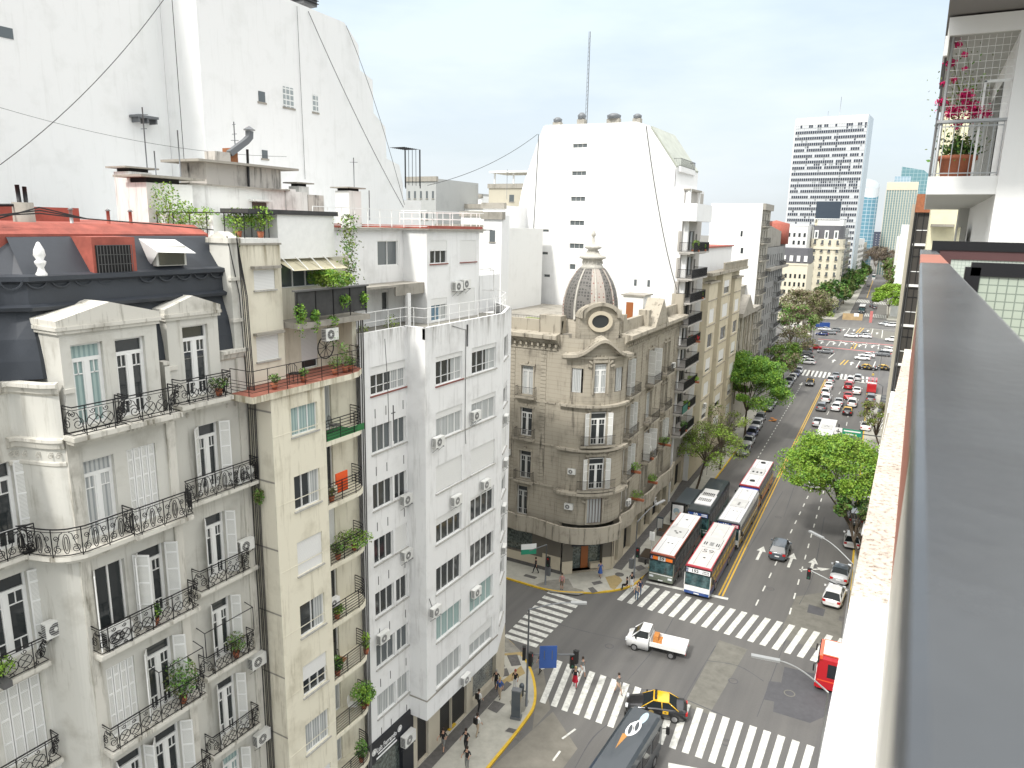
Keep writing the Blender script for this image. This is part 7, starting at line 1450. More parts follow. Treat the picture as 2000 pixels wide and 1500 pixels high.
# buses -------------------------------------------------------------
M_BGL = mat('bus_glass', (.018, .02, .024), .08, spec=.7); M_WS = mat('windscreen_teal', (.035, .075, .08), .1, spec=.7, var=.9, vscale=2.0); M_BLK = mat('matt_black', (.012, .012, .012), .6)
def bus(M, label, body, side, roofc, trim, sign=None, num='59', signbg=None, numc=None, L_=11.8, roofnum=None, hatch='three', lower=None, word=None, nameg='buses'):
    o = thing('bus', (0, 0, 0), label, 'bus', nameg); o.matrix_basis = M; reg(o, M); T = M; w = 1.24; H_ = 3.1; lower = lower or body
    sec = [(-w, .35), (-w, 1.1), (-w, 2.75), (-w+.12, H_-.08), (-w+.3, H_), (w-.3, H_), (w-.12, H_-.08), (w, 2.75), (w, 1.1), (w, .35)]
    mb = MB(); mb.prism([(x, z) for x, z in sec], .12, L_, side, axis='y'); mb.build('body', o, T)
    MB().box(-w-.012, -w, .2, L_-.1, .38, .95, lower).box(w, w+.012, .2, L_-.1, .38, .95, lower).box(-w+.3, w-.3, L_, L_+.02, 1.8, 2.7, M_BGL).build('skirt', o, T)
    for s in (-1, 1):
        MB().box(s*w, s*(w+.008), .1, L_, .98, 1.06, trim).build('stripe', o, T)
        for k in range(7): MB().box(s*(w+.002), s*(w+.02), .75+k*1.52, 2.05+k*1.52, 1.35, 2.45, M_BGL).build('side_window', o, T)
    MB().prism([(-w, H_-.5), (-w, H_-.06), (-w+.14, H_+.01), (-w+.3, H_+.02), (w-.3, H_+.02), (w-.14, H_+.01), (w, H_-.06), (w, H_-.5)], .10, .34, trim, axis='y').build('roof_edge', o, T)
    mb = MB(); mb.box(-w+.14, w-.14, .34, L_-.15, H_, H_+.03, roofc)
    for x in (-.62, .62): mb.box(x-.012, x+.012, .45, L_*.36, H_+.03, H_+.04, M_IRONG); mb.box(x-.012, x+.012, L_*.66, L_-.5, H_+.03, H_+.04, M_IRONG)
    for x in (-w+.05, w-.16): mb.box(x, x+.1, .3, L_-.1, H_-.01, H_+.035, trim)
    mb.build('roof', o, T)
    mb = MB(); mb.box(-.85, .85, L_*.40, L_*.62, H_+.03, H_+.16, mat('roof_pod_grey', (.50, .50, .49), .6))
    if hatch == 'three':
        for x, y in ((-.25, .51), (.25, .51), (0, .475)): mb.disc((x, L_*y, H_+.165), (0, 0, 1), .15, M_BLK, 12)
        for x in (-.2, .2): mb.disc((x, L_*.26, H_+.04), (0, 0, 1), .1, M_BLK, 10)
        mb.disc((0, L_*.84, H_+.04), (0, 0, 1), .15, M_BLK, 10)
    elif hatch == 'bars':
        for x in (-.7, -.5, .5, .7): mb.box(x-.05, x+.05, L_*.44, L_*.50, H_+.16, H_+.17, M_BLK)
        for k in range(4): mb.box(-.2, .2, L_*.44+k*.22, L_*.44+k*.22+.09, H_+.16, H_+.17, M_BLK)
        mb.disc((0, L_*.20, H_+.04), (0, 0, 1), .13, M_BLK, 10); mb.lathe([(.2, 0), (.12, .1), (0, .1)], (0, L_*.82, H_+.03), roofc, 12)
    elif hatch == 'grid':
        for x in range(-3, 4): mb.box(x*.2-.07, x*.2+.07, L_*.45, L_*.50, H_+.16, H_+.17, M_BLK); mb.box(x*.2-.07, x*.2+.07, L_*.42, L_*.44, H_+.16, H_+.17, M_BLK)
    elif hatch == 'vents':
        for k in range(4): mb.box(-.12, .12, L_*.44+k*.28, L_*.44+k*.28+.13, H_+.16, H_+.17, M_BLK)
        for s in (-1, 1): mb.box(s*.35, s*.75, L_*.43, L_*.52, H_+.16, H_+.17, M_GREYF)
        for x in (-.2, .2): mb.disc((x, L_*.3, H_+.04), (0, 0, 1), .09, M_BLK, 10)
        mb.disc((0, L_*.92, H_+.04), (0, 0, 1), .13, M_BLK, 10)
    elif hatch == 'humps':
        for y in (.18, .88): mb.lathe([(.34, 0), (.3, .12), (0, .14)], (0, L_*y, H_+.03), M_BLK, 10)
        for x in (-.5, 0, .5): mb.box(x-.12, x+.12, L_*.45, L_*.5, H_+.16, H_+.17, M_BLK)
    mb.build('roof_hatch', o, T)
    if roofnum: link(text_mesh(roofnum, 1.15, M_IRONG, .004, bold=-.01), 'roof_number', o, T @ Matrix.Translation((0, L_*.335, H_+.045)))
    MB().box(-w+.03, w-.03, .0, .14, .38, 1.12, body).box(-w+.08, w-.08, -.05, .02, .36, .62, body if lower is body else lower).box(-w+.0, w-.0, .02, .14, 2.38, 3.0, M_BLK).box(-w, -w+.06, .02, .14, 1.1, 2.4, body).box(w-.06, w, .02, .14, 1.1, 2.4, body).build('front', o, T)
    MB().box(-w+.08, w-.08, .03, .1, 1.16, 2.36, M_WS).build('windshield', o, T)
    sgn_ = MB().box(-w+.12, w-.12, .005, .03, 2.48, 2.90, signbg or M_BLK).build('destination_sign', o, T)
    TT = T @ Matrix.Translation((0, -.002, 2.69)) @ Matrix.Rotation(R(90), 4, 'X')
    if word is None:
        link(text_mesh(num, .44 if len(num) < 3 else .40, numc or M_SIGNW, .004, bold=.012, sx=1.15), 'route_number', sgn_, TT @ Matrix.Translation((0 if num == '59' else -.28, 0, 0)))
    mb = MB()
    if word == 'led':
        for k in range(14): mb.box(-.75+k*.12, -.69+k*.12, .0, .004, 2.6+.03*(k % 3), 2.8-.02*(k % 2), M_SIGNW)
    if num == '59':
        for x0, x1 in ((-.92, -.38), (.38, 1.05)): mb.box(x0, x1, .0, .004, 2.53, 2.86, mat('sign_orange', (.70, .16, .015), .5))
        mb.box(-.36, .36, .0, .004, 2.5, 2.89, M_GREYF)
    if num in ('152', '106', '10'):
        for k in range(5): mb.box(.42+k*.13, .50+k*.13, .0, .004, 2.72, 2.84, numc if num == '152' else M_SIGNW); mb.box(.42+k*.13, .50+k*.13, .0, .004, 2.55, 2.66, numc if num == '152' else M_SIGNW)
        if num == '106': mb.box(.36, 1.1, .004, .0045, 2.5, 2.88, P_RED)
    if mb.v: mb.build('sign_detail', sgn_, T)
    mb = MB(); mb.box(-1.12, -.9, -.001, .004, 2.5, 2.88, P_BLUE); mb.tube([(-1.03, -.006, 2.82), (-1.03, -.006, 2.68), (-.96, -.006, 2.66), (-.94, -.006, 2.58)], .014, M_SIGNW, 4); mb.tube([(-1.02+.06*math.cos(a), -.006, 2.62+.06*math.sin(a)) for a in [R(100+25*k) for k in range(9)]], .01, M_SIGNW, 4); mb.build('access_emblem', sgn_, T)
    for s in (-1, 1):
        MB().box(s*.72, s*1.12, -.06, .02, .66, .84, M_HEAD).build('headlight', o, T); MB().tube([(s*w, .1, 2.5), (s*(w+.28), -.2, 2.35)], .025, M_BLK, 5).box(s*(w+.2), s*(w+.38), -.26, -.16, 1.85, 2.35, M_BLK).build('mirror', o, T)
        wheel(o, s*(w-.1), 2.5, .48, T, .26); wheel(o, s*(w-.1), L_-3.2, .48, T, .26)
    MB().box(-.24, .24, -.075, -.05, .42, .52, M_PLATE).build('number_plate', o, T); MB().box(-w+.1, w-.1, -.02, .0, 1.0, 1.06, M_SIGNW).build('front_trim', o, T)
    return o
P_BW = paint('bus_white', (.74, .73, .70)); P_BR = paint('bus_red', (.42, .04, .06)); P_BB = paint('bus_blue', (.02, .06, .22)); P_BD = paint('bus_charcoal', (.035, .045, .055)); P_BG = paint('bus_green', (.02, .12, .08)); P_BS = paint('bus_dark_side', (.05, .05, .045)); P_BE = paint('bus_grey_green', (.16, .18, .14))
M_RW = mat('bus_roof_white', (.62, .62, .62), .6, var=.05); M_RP = mat('bus_roof_pinkish', (.56, .54, .52), .6, var=.08, vscale=1.2)
def bm_(x, y, yaw=1.4): return Matrix.Translation((x, y, 0)) @ Matrix.Rotation(R(yaw), 4, 'Z')
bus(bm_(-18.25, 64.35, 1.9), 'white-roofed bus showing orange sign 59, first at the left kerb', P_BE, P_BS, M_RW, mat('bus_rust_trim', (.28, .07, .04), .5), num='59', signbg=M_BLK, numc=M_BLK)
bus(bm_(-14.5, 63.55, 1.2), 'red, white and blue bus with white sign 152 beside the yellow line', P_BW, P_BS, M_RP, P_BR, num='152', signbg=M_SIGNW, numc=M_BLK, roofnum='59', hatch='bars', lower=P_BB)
bus(bm_(-18.2, 77.4, 1.9), 'dark bus with blue number 10 and white roof pod, behind the 59', P_BG, P_BD, P_BD, P_BD, num='10', signbg=P_BB, numc=M_SIGNW, hatch='grid', L_=12.2)
bus(bm_(-14.55, 76.2, .9), 'white bus with blue and red sign 106, second beside the yellow line', P_BW, P_BW, M_RW, P_GREY, num='106', signbg=P_BB, numc=M_SIGNW, hatch='vents', lower=P_BS)
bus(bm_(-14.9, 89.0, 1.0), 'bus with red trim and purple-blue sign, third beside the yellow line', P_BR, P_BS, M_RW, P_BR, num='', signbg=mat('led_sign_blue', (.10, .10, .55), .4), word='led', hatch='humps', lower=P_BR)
for nm in ('bus.002',):
    o = bpy.data.objects[nm]; MB().box(-.95, .95, 2.2, 5.6, 3.13, 3.24, M_RW).build('roof_pod', o, WM[nm])
    mb = MB(); [mb.box(-.75+.21*k, -.6+.21*k, 3.2+.35*j, 3.42+.35*j, 3.24, 3.25, M_BLK) for k in range(7) for j in range(3)]; mb.build('roof_grille', o, WM[nm])
bus(bm_(-9.8, 130.5, 181.4), 'white bus queueing among cars towards the far zebra', P_BW, P_GREY, M_RW, P_BW, num='', word='', hatch='three', lower=P_BW)
bus(bm_(-3.0, 55.4, -88), 'red bus emerging behind the white parapet at the right', P_RED, P_RED, mat('bus_roof_cream', (.66, .64, .58), .6), paint('bus_orange', (.75, .10, .03)), num='', word='', hatch='vents', lower=P_RED, L_=10)
q = G(1682, 612); bus(bm_(q.x, q.y, 1.4), 'far bus with pale roof beside the plaza works fence', P_BD, P_BD, M_RW, P_BW, num='', word='', hatch='three')
q = G(1706, 545); bus(bm_(q.x, q.y, 1.4), 'tiny distant bus under the avenue trees', P_BW, P_BS, M_RW, P_BW, num='', word='', hatch='three')
# pickup --------------------------------------------------------------
pk = thing('pickup_truck', (0, 0, 0), 'white flatbed pickup carrying an orange box, driving across the junction', 'pickup truck'); Tk = Matrix.Translation((-15.05, 53.2, 0)) @ Matrix.Rotation(R(-84), 4, 'Z'); pk.matrix_basis = Tk; reg(pk, Tk)
mb = MB(); rg = []
for y, zb_, zt, wf in ((-2.4, .35, .85, .72), (-2.3, .3, 1.1, .88), (-1.75, .28, 1.22, .97), (-1.5, .28, 1.3, 1), (-.55, .28, 1.3, 1), (-.5, .3, 1.3, .99)):
    w = .84*wf; rg.append([(-w, y, zb_), (-w, y, zt-.12), (-w*.85, y, zt), (w*.85, y, zt), (w, y, zt-.12), (w, y, zb_)])
for a, b in zip(rg, rg[1:]):
    for j in range(6): mb.poly([a[j], a[(j+1) % 6], b[(j+1) % 6], b[j]], P_WHITE, True)
mb.poly(rg[0], P_WHITE); mb.poly(rg[-1][::-1], P_WHITE); link(merged(mb, 'body'), 'cab', pk, Tk)
mb = MB(); mb.box(-.66, .66, -1.25, -.5, 1.84, 1.9, P_WHITE)
for s in (-1, 1):
    for p, q_ in (((s*.8, -1.95, 1.2), (s*.66, -1.28, 1.86)), ((s*.8, -.52, 1.28), (s*.66, -.52, 1.86)), ((s*.66, -1.28, 1.85), (s*.66, -.5, 1.85))): mb.tube([p, q_], .045, P_WHITE, 5)
mb.box(-.8, .8, -.53, -.49, 1.2, 1.45, P_WHITE); mb.build('roof', pk, Tk)
mb = MB(); mb.poly([(-.78, -1.95, 1.2), (.78, -1.95, 1.2), (.64, -1.28, 1.86), (-.64, -1.28, 1.86)], M_GLASS); mb.build('windshield', pk, Tk)
mb = MB(); mb.poly([(-.66, -.5, 1.4), (.66, -.5, 1.4), (.62, -.5, 1.84), (-.62, -.5, 1.84)], M_GLASS); mb.build('rear_window', pk, Tk)
for s in (-1, 1):
    mb = MB(); mb.poly([(s*.8, -1.8, 1.27), (s*.8, -.6, 1.27), (s*.67, -.6, 1.82), (s*.67, -1.25, 1.82)], M_GLASS); mb.build('side_window', pk, Tk)
    MB().box(s*.5, s*.76, -2.42, -2.3, .72, .95, M_HEAD).build('headlight', pk, Tk); MB().box(s*.84, s*1.0, -1.6, -1.5, 1.2, 1.42, M_BLK).build('mirror', pk, Tk); MB().box(s*.6, s*.8, 2.48, 2.52, .62, .74, M_TAIL).build('taillight', pk, Tk)
    wheel(pk, s*.76, -1.65, .30, Tk); wheel(pk, s*.74, 1.35, .30, Tk)
MB().box(-.86, .86, -.42, 2.5, .74, .80, M_WHITE).box(-.86, -.82, -.42, 2.5, .8, 1.12, P_WHITE).box(.82, .86, -.42, 2.5, .8, 1.12, P_WHITE).box(-.82, .82, 2.46, 2.5, .8, 1.12, P_WHITE).box(-.82, .82, -.42, -.38, .8, 1.3, P_WHITE).build('flatbed', pk, Tk); MB().box(-.4, .4, -2.0, 2.4, .42, .74, M_RUBBER).build('chassis', pk, Tk)
M_OW = mat('cargo_orange', (.45, .18, .04), .7, var=.3, vscale=6)
o = thing('cargo_box', Tk @ Vector((-.1, .1, .8)), 'orange-brown furniture piece at the front of the pickup bed', 'cargo'); MB().box(-.55, .25, -.25, .15, .8, 1.35, M_OW).box(-.55, .25, .15, .5, .8, 1.0, M_OW).build('body', o, Tk)
o = thing('cargo_box', Tk @ Vector((0, .9, .8)), 'white wrapped box in the pickup bed', 'cargo'); MB().box(-.5, .3, .5, 1.2, .8, 1.15, M_WHITE).build('body', o, Tk)
# black van with ice cream emblem
vn = thing('delivery_van', (0, 0, 0), 'black van with an ice cream cone painted on its roof, at the bottom edge', 'van'); Tv = Matrix.Translation((-12.05, 41.4, 0)) @ Matrix.Rotation(R(178), 4, 'Z'); vn.matrix_basis = Tv; reg(vn, Tv)
w = 1.15; mb = MB(); mb.prism([(-w, .4), (-w, 2.6), (-w+.1, 2.95), (-w+.3, 3.05), (w-.3, 3.05), (w-.1, 2.95), (w, 2.6), (w, .4)], .3, 8.5, P_BD, axis='y'); mb.prism([(-w+.08, .4), (-w+.08, 2.3), (-w+.25, 2.85), (w-.25, 2.85), (w-.08, 2.3), (w-.08, .4)], -.2, .3, P_BD, axis='y'); mb.build('body', vn, Tv)
MB().box(-w+.2, w-.2, -.26, -.2, 1.2, 2.4, M_GLASS).build('windshield', vn, Tv)
for s in (-1, 1):
    for k in range(4): MB().box(s*(w+.002), s*(w+.02), .6+k*1.7, 1.9+k*1.7, 1.5, 2.45, M_BGL).build('side_window', vn, Tv)
    MB().tube([(s*w, .0, 2.1), (s*(w+.3), -.2, 2.1)], .03, M_BLK, 5).box(s*(w+.2), s*(w+.42), -.26, -.12, 1.7, 2.2, M_BLK).build('mirror', vn, Tv); wheel(vn, s*(w-.12), 1.2, .42, Tv, .26); wheel(vn, s*(w-.12), 6.0, .42, Tv, .26)
mb = MB(); Z = 3.06; M_BI = mat('emblem_pale_blue', (.42, .55, .62), .6); TE = Tv @ Matrix.Translation((-.05, 2.6, 0)) @ Matrix.Rotation(R(178), 4, 'Z') @ Matrix.Diagonal((1.0, 2.0, 1, 1))
mb.poly([(-.30, -.95, Z), (-.12, -.1, Z), (-.5, -.2, Z)][::-1], mat('cone_ochre', (.45, .22, .06), .6)); mb.poly([(.22*math.cos(a)-.05+.1, .85+.32*math.sin(a), Z) for a in [2*math.pi*k/14 for k in range(14)]], M_BI)
mb.poly([Vector((-.12, .2, Z+.0012))+Matrix.Rotation(R(-28), 3, 'Z') @ Vector((.36*math.cos(a), .44*math.sin(a), 0)) for a in [2*math.pi*k/14 for k in range(14)]], M_SIGNW)
for cx, cy_, an in ((-.25, .1, 25), (0, .35, 25)): mb.poly([Vector((cx, cy_, Z+.002))+Matrix.Rotation(R(an), 3, 'Z') @ Vector((.2*math.cos(a), .36*math.sin(a), 0)) for a in [2*math.pi*k/14 for k in range(14)]], M_SIGNW)
for cx, cy_, an in ((-.25, .1, 25), (0, .35, 25)): mb.poly([Vector((cx, cy_, Z+.004))+Matrix.Rotation(R(an), 3, 'Z') @ Vector((.11*math.cos(a), .26*math.sin(a), 0)) for a in [2*math.pi*k/14 for k in range(14)]], P_BD)
mb.build('cone_emblem', vn, TE)
# fire truck, blue truck, motorcycles
q = G(1702, 762); ft = thing('fire_truck', q, 'red fire truck with ladders on its roof in the right lane', 'fire truck'); Tf = Matrix.Translation(q) @ Matrix.Rotation(R(1.4), 4, 'Z') @ Matrix.Scale(.8, 4)
MB().box(-1.15, 1.15, -5.5, -1.0, .5, 2.7, P_RED).box(-1.15, 1.15, -.8, 3.5, .5, 3.0, P_RED).build('body', ft, Tf); MB().box(-1.16, 1.16, -3.0, -1.6, 1.6, 2.4, M_BGL).box(-1.0, 1.0, 3.5, 3.53, 1.6, 2.5, M_BGL).build('window', ft, Tf)
mb = MB()
for x in (-.7, -.3, .3, .7): mb.tube([(x, -5, 3.1), (x, 3.2, 3.2)], .05, M_GALV, 4)
for k in range(16): mb.tube([(-.7, -5+k*.5, 3.12), (-.3, -5+k*.5, 3.12)], .03, M_GALV, 4); mb.tube([(.7, -5+k*.5, 3.12), (.3, -5+k*.5, 3.12)], .03, M_GALV, 4)
mb.box(-1.0, 1.0, -4.4, -3.0, 2.7, 2.76, M_WHITE); mb.build('ladder', ft, Tf)
for s in (-1, 1): wheel(ft, s*1.02, -3.5, .48, Tf, .26); wheel(ft, s*1.02, 2.0, .48, Tf, .26)
q = G(1604, 641); bt = thing('blue_truck', q, 'blue box truck standing at the left edge of the plaza', 'truck'); Tb = Matrix.Translation(q) @ Matrix.Rotation(R(-88), 4, 'Z') @ Matrix.Scale(.62, 4); MB().box(-1.2, 1.2, -1, 4.5, .9, 3.6, P_BB).build('box', bt, Tb); MB().box(-1.1, 1.1, -3, -1.1, .6, 2.4, P_BB).build('cab', bt, Tb); MB().box(-1.0, 1.0, -3.03, -3, 1.4, 2.2, M_BGL).build('windshield', bt, Tb)
for s in (-1, 1): wheel(bt, s*1.0, -2, .45, Tb); wheel(bt, s*1.0, 3, .45, Tb)
# ================================================================ people
def person(loc, face, label, top, bot, hair=(.03, .02, .015), walk=.0, h=1.7, arm=.15, skirt=False, bag=None, seat=False, shoes=(.05, .05, .05), lower_skin=False):
    """face: heading in degrees, 0 = towards -Y"""
    o = thing('person', loc, label, 'person', 'people in the street', R(face)); T = WM[o.name]; s = h/1.72
    st = .26*walk; V = []; E = []; Rr = []; tg = []
    def add(p, r, t, par=None):
        V.append((p[0]*s, p[1]*s, p[2]*s)); Rr.append(r*s); tg.append(t)
        if par is not None: E.append((par, len(V)-1))
        return len(V)-1
    hp_ = .95 if not seat else .5
    pel = add((0, 0, hp_), .115, 'b'); ab = add((0, .01, hp_+.18), .115, 't', pel); ch = add((0, 0, hp_+.40), .135, 't', ab); nk = add((0, -.01, hp_+.53), .055, 's', ch); hd = add((0, -.03, hp_+.64), .082, 's', nk); hd2 = add((0, -.02, hp_+.73), .08, 's', hd)
    for sd in (-1, 1):
        f = -st*sd
        hip = add((sd*.09, 0, hp_-.04), .095, 'b', pel)
        if seat: kn = add((sd*.1, -.42, .50), .062, 'b', hip); an = add((sd*.1, -.44, .10), .042, 's' if lower_skin else 'b', kn); ft_ = add((sd*.1, -.60, .04), .035, 'f', an)
        else: kn = add((sd*.095, f*.5-.03, .49), .06, 'b', hip); an = add((sd*.095, f+.03, .09), .04, 's' if lower_skin else 'b', kn); ft_ = add((sd*.1, f-.12, .04), .036, 'f', an)
        sh = add((sd*.19, 0, hp_+.45), .055, 't', ch); el_ = add((sd*.25, .03+f*-.3, hp_+.19), .042, 't', sh); wr = add((sd*.24, -.12*arm*3+f*-.7, hp_-.02+arm*.5), .03, 's', el_); hn = add((sd*.235, -.15*arm*3+f*-.8, hp_-.09+arm*.5), .032, 's', wr)
        for k, (dx, dz, ln) in enumerate(((-.03, 0, .055), (-.012, -.01, .07), (.006, -.012, .075), (.022, -.008, .065))):
            a = add((sd*.235+dx, V[hn][1]/s-.015, V[hn][2]/s-.05+dz*.3), .009, 's', hn); add((sd*.235+dx, V[hn][1]/s-.03, V[hn][2]/s-.05-ln), .007, 's', a)
        a = add((sd*.2, V[hn][1]/s-.04, V[hn][2]/s-.02), .010, 's', hn); add((sd*.195, V[hn][1]/s-.065, V[hn][2]/s-.05), .008, 's', a)
    me = bpy.data.meshes.new('figure'); me.from_pydata(V, E, []); ob = bpy.data.objects.new('figure', me); COL.objects.link(ob)
    sk = ob.modifiers.new('skin', 'SKIN'); sk.use_smooth_shade = True; sub = ob.modifiers.new('sub', 'SUBSURF'); sub.levels = 1
    for i, d in enumerate(me.skin_vertices[0].data): d.radius = (Rr[i]*(1.25 if tg[i] == 't' and i == ch else 1), Rr[i]*(.8 if tg[i] == 't' else 1)); d.use_root = i == 0
    PEND.append((ob, o, T, V, E, tg, top, bot, shoes)); 
    mb = MB(); c = V[hd2]
    mb.lathe([(0, .115), (.055, .10), (.088, .055), (.098, 0), (.09, -.05), (.07, -.09)], (c[0], c[1]+.018, c[2]), mat('hair_%02d%02d' % (int(hair[0]*99), int(hair[2]*99)), hair, .8), 10); mb.build('hair', o, T)
    mb = MB(); 
    for x in (-.03, .03): mb.box(c[0]+x-.012, c[0]+x+.012, c[1]-.088, c[1]-.078, c[2]-.045, c[2]-.03, M_BLK)
    mb.prism([(c[1]-.08, c[2]-.05), (c[1]-.108, c[2]-.08), (c[1]-.08, c[2]-.085)], -.012, .012, M_SKIN, axis='x'); mb.build('face', o, T)
    if skirt: mb = MB(); mb.lathe([(.13, .12), (.17, -.05), (.24, -.42)], (0, 0, V[pel][2]), bot, 12); mb.build('skirt', o, T)
    if bag == 'pack': MB().box(-.15, .15, .12, .26, hp_+.1, hp_+.5, M_BLK, Matrix.Scale(s, 4)).build('backpack', o, T)
    if bag == 'hand': mb = MB(); p_ = V[hn]; mb.box(p_[0]-.05, p_[0]+.05, p_[1]-.15, p_[1]+.15, p_[2]-.42, p_[2]-.12, M_WHITE); mb.tube([(p_[0], p_[1]-.1, p_[2]-.12), (p_[0], p_[1], p_[2]-.02), (p_[0], p_[1]+.1, p_[2]-.12)], .01, M_WHITE, 4); mb.build('bag', o, T)
    return o
PEND = []
def flush_people():
    bpy.context.view_layer.update(); dg = bpy.context.evaluated_depsgraph_get()
    for ob, o, T, V, E, tg, top, bot, shoes in PEND:
        me = bpy.data.meshes.new_from_object(ob.evaluated_get(dg)); me.materials.clear()
        ms = [M_SKIN, top, bot, mat('shoe_%02d' % int(shoes[0]*99), shoes, .6)]
        for m in ms: me.materials.append(m)
        A = np.array([V[e[0]] for e in E]); B = np.array([V[e[1]] for e in E]); tt = [tg[e[1]] for e in E]; idx = {'s': 0, 't': 1, 'b': 2, 'f': 3}
        n = len(me.polygons); c = np.zeros(n*3); me.polygons.foreach_get('center', c); c = c.reshape(-1, 3); d = B-A; L2 = (d*d).sum(1)+1e-9
        t = np.clip(((c[:, None, :]-A)*d).sum(2)/L2, 0, 1); dist = np.linalg.norm(c[:, None, :]-(A+t[..., None]*d), axis=2); j = dist.argmin(1)
        me.polygons.foreach_set('material_index', np.array([idx[tt[k]] for k in j])); me.polygons.foreach_set('use_smooth', np.ones(n, bool)); link(me, 'body', o, T)
    for p_ in PEND: m0 = p_[0].data; bpy.data.objects.remove(p_[0]); bpy.data.meshes.remove(m0)
def cloth(n, c): return mat('cloth_'+n, c, .9)
CB, CN, CR_, CW_, CG_, CJ, CBE = cloth('black', (.015, .015, .017)), cloth('navy', (.02, .03, .09)), cloth('red', (.45, .01, .03)), cloth('white', (.7, .7, .68)), cloth('grey', (.20, .20, .19)), cloth('jeans', (.05, .10, .18)), cloth('beige', (.45, .36, .26))
CBL = cloth('blue', (.04, .10, .32)); GH = (.35, .33, .3); BL_ = (.45, .33, .15)
def pz(x, y, z=0.0): return G(x, y, z)
S_ = .136
for (x, y, z, f, lb, a, b, kw) in ((1055, 1315, 0, -30, 'person in black with a white bag standing by the signal pole', CB, CB, dict(walk=.6, bag='hand')), (1123, 1342, 0, 20, 'person with blond hair, black top and red skirt on the near crossing', CB, CR_, dict(hair=BL_, skirt=True, walk=.8, bag='hand')), (1137, 1322, 0, 60, 'person in grey top and white shorts walking beside the one in red', CG_, CW_, dict(walk=1, lower_skin=True)),
    (1207, 1355, 0, 60, 'person in grey striding alone over the near crossing', CG_, CBE, dict(walk=1.2, lower_skin=True, bag='hand')), (969, 1348, S_, 10, 'grey-haired person in dark jacket walking by the shop corner', CB, CB, dict(hair=GH, walk=.4)), (976, 1364, S_, 0, 'person in blue jacket and pale trousers beside the grey-haired one', CBL, CBE, dict(hair=BL_, walk=.5)), (1006, 1348, S_, 0, 'person in black cardigan and pink-white top behind the grey pillar', CB, CW_, dict(hair=(.3, .08, .05))),
    (935, 1388, S_, 170, 'person in white top with black bag, farthest up the near pavement', CW_, CB, dict(walk=.6, bag='pack')), (932, 1437, S_, 170, 'person in white with a black backpack walking away on the pavement', CW_, CBE, dict(walk=.8, bag='pack')), (866, 1467, S_, 5, 'person in black t-shirt and grey shorts walking past the shutter door', CB, CG_, dict(walk=.8, lower_skin=True, arm=.5)), (910, 1468, S_, 5, 'person all in black, rear of two at the bottom edge', CB, CB, dict(walk=.4, arm=.6)), (912, 1504, S_, 5, 'person in black at the very bottom edge of the pavement', CB, CG_, dict(walk=.2, arm=.6)),
    (1046, 1120, S_, -80, 'person in black striding left past the far corner shop window', CB, CB, dict(walk=1.1)), (1097, 1152, S_, 10, 'person in pink-white top and brown shorts waiting on the far corner kerb', cloth('pink', (.45, .22, .22)), cloth('brown', (.14, .09, .06)), dict(lower_skin=True)), (1172, 1128, S_, 10, 'person in blue dress outside the corner shop', CBL, CBL, dict(walk=.6, skirt=True, lower_skin=True)), (1115, 1112, S_, 0, 'person in dark clothes in the corner shop doorway', CB, CB, dict()),
    (1224, 1151, S_, -60, 'person in black seated low at the kerb corner', CB, CB, dict(seat=True)), (1233, 1150, S_, 0, 'person in black top and white skirt at the kerb corner', CB, CW_, dict(skirt=True)), (1243, 1172, 0, 20, 'person in jeans and light top stepping onto the far crossing', CBE, CJ, dict(walk=.5, hair=(.2, .08, .03))), (1249, 1163, 0, 20, 'person in dark top beside the one in jeans', CN, CJ, dict(walk=.3)),
    (1582, 738, 0, -90, 'person in black crossing alone by the far zebra', CB, CB, dict(walk=1)), (1704, 741, 0, 0, 'person in yellow vest behind the fire truck', cloth('hi_vis', (.6, .45, .02)), CG_, dict())):
    person(pz(x, y, z), f, lb, a, b, **kw)
flush_people()
# ================================================================ street furniture
def lamp_post(base, h, end, label, m=M_STEEL, r=.09, head=True, hl=1.1, cat='lamp post', nm='street_lamp', bend=1.2):
    o = thing(nm, base, label, cat, 'street lamps'); b = Vector(base); e = Vector(end); d = Vector((e.x-b.x, e.y-b.y, 0)); L2 = d.length; d.normalize(); t = b+Vector((0, 0, h))
    MB().tube([b, b+Vector((0, 0, h*.5)), t], r, m, 8, r1=r*.6).build('pole', o)
    MB().tube([t]+[t+d*(L2*k/8)+Vector((0, 0, (e.z-t.z)*math.sin(k/8*math.pi/2))) for k in range(1, 9)], r*.6, m, 6, r1=r*.45).build('arm', o)
    if head: T_ = Matrix.Translation(e) @ d.to_track_quat('X', 'Z').to_matrix().to_4x4(); MB().box(-.1, hl, -.14, .14, -.06, .06, M_GALV, T_).box(.1, hl-.1, -.11, .11, -.08, -.06, M_WHITE, T_).build('lamp_head', o)
    return o
def signal(par, p, face, hang=True, lit='red', nm='traffic_light'):
    T_ = Matrix.Translation(p) @ Matrix.Rotation(R(face), 4, 'Z'); o = MB().box(-.16, .16, -.12, .12, -.5, .5, M_BLK, T_).build(nm, par)
    mb = MB()
    for k, c in enumerate(('red', 'amber', 'green')):
        mb.disc(T_ @ Vector((0, -.125, .32-.32*k)), T_.to_3x3() @ Vector((0, -1, 0)), .1, {'red': M_SL if lit == 'red' else M_TAIL, 'amber': M_BLK, 'green': M_GLOFF}[c], 12); mb.tube([T_ @ Vector((.11*math.cos(a), -.24, .34-.32*k+.11*math.sin(a))) for a in [R(20+20*j) for j in range(8)]], .012, M_BLK, 4)
    mb.build('lens', o); return o
M_SL = mat('signal_red', (.6, .02, .02), .3); M_GLOFF = mat('signal_green_off', (.02, .10, .06), .4)
b1 = G(1028, 1379, .13); h1 = VZ(b1, 1042, 1190)
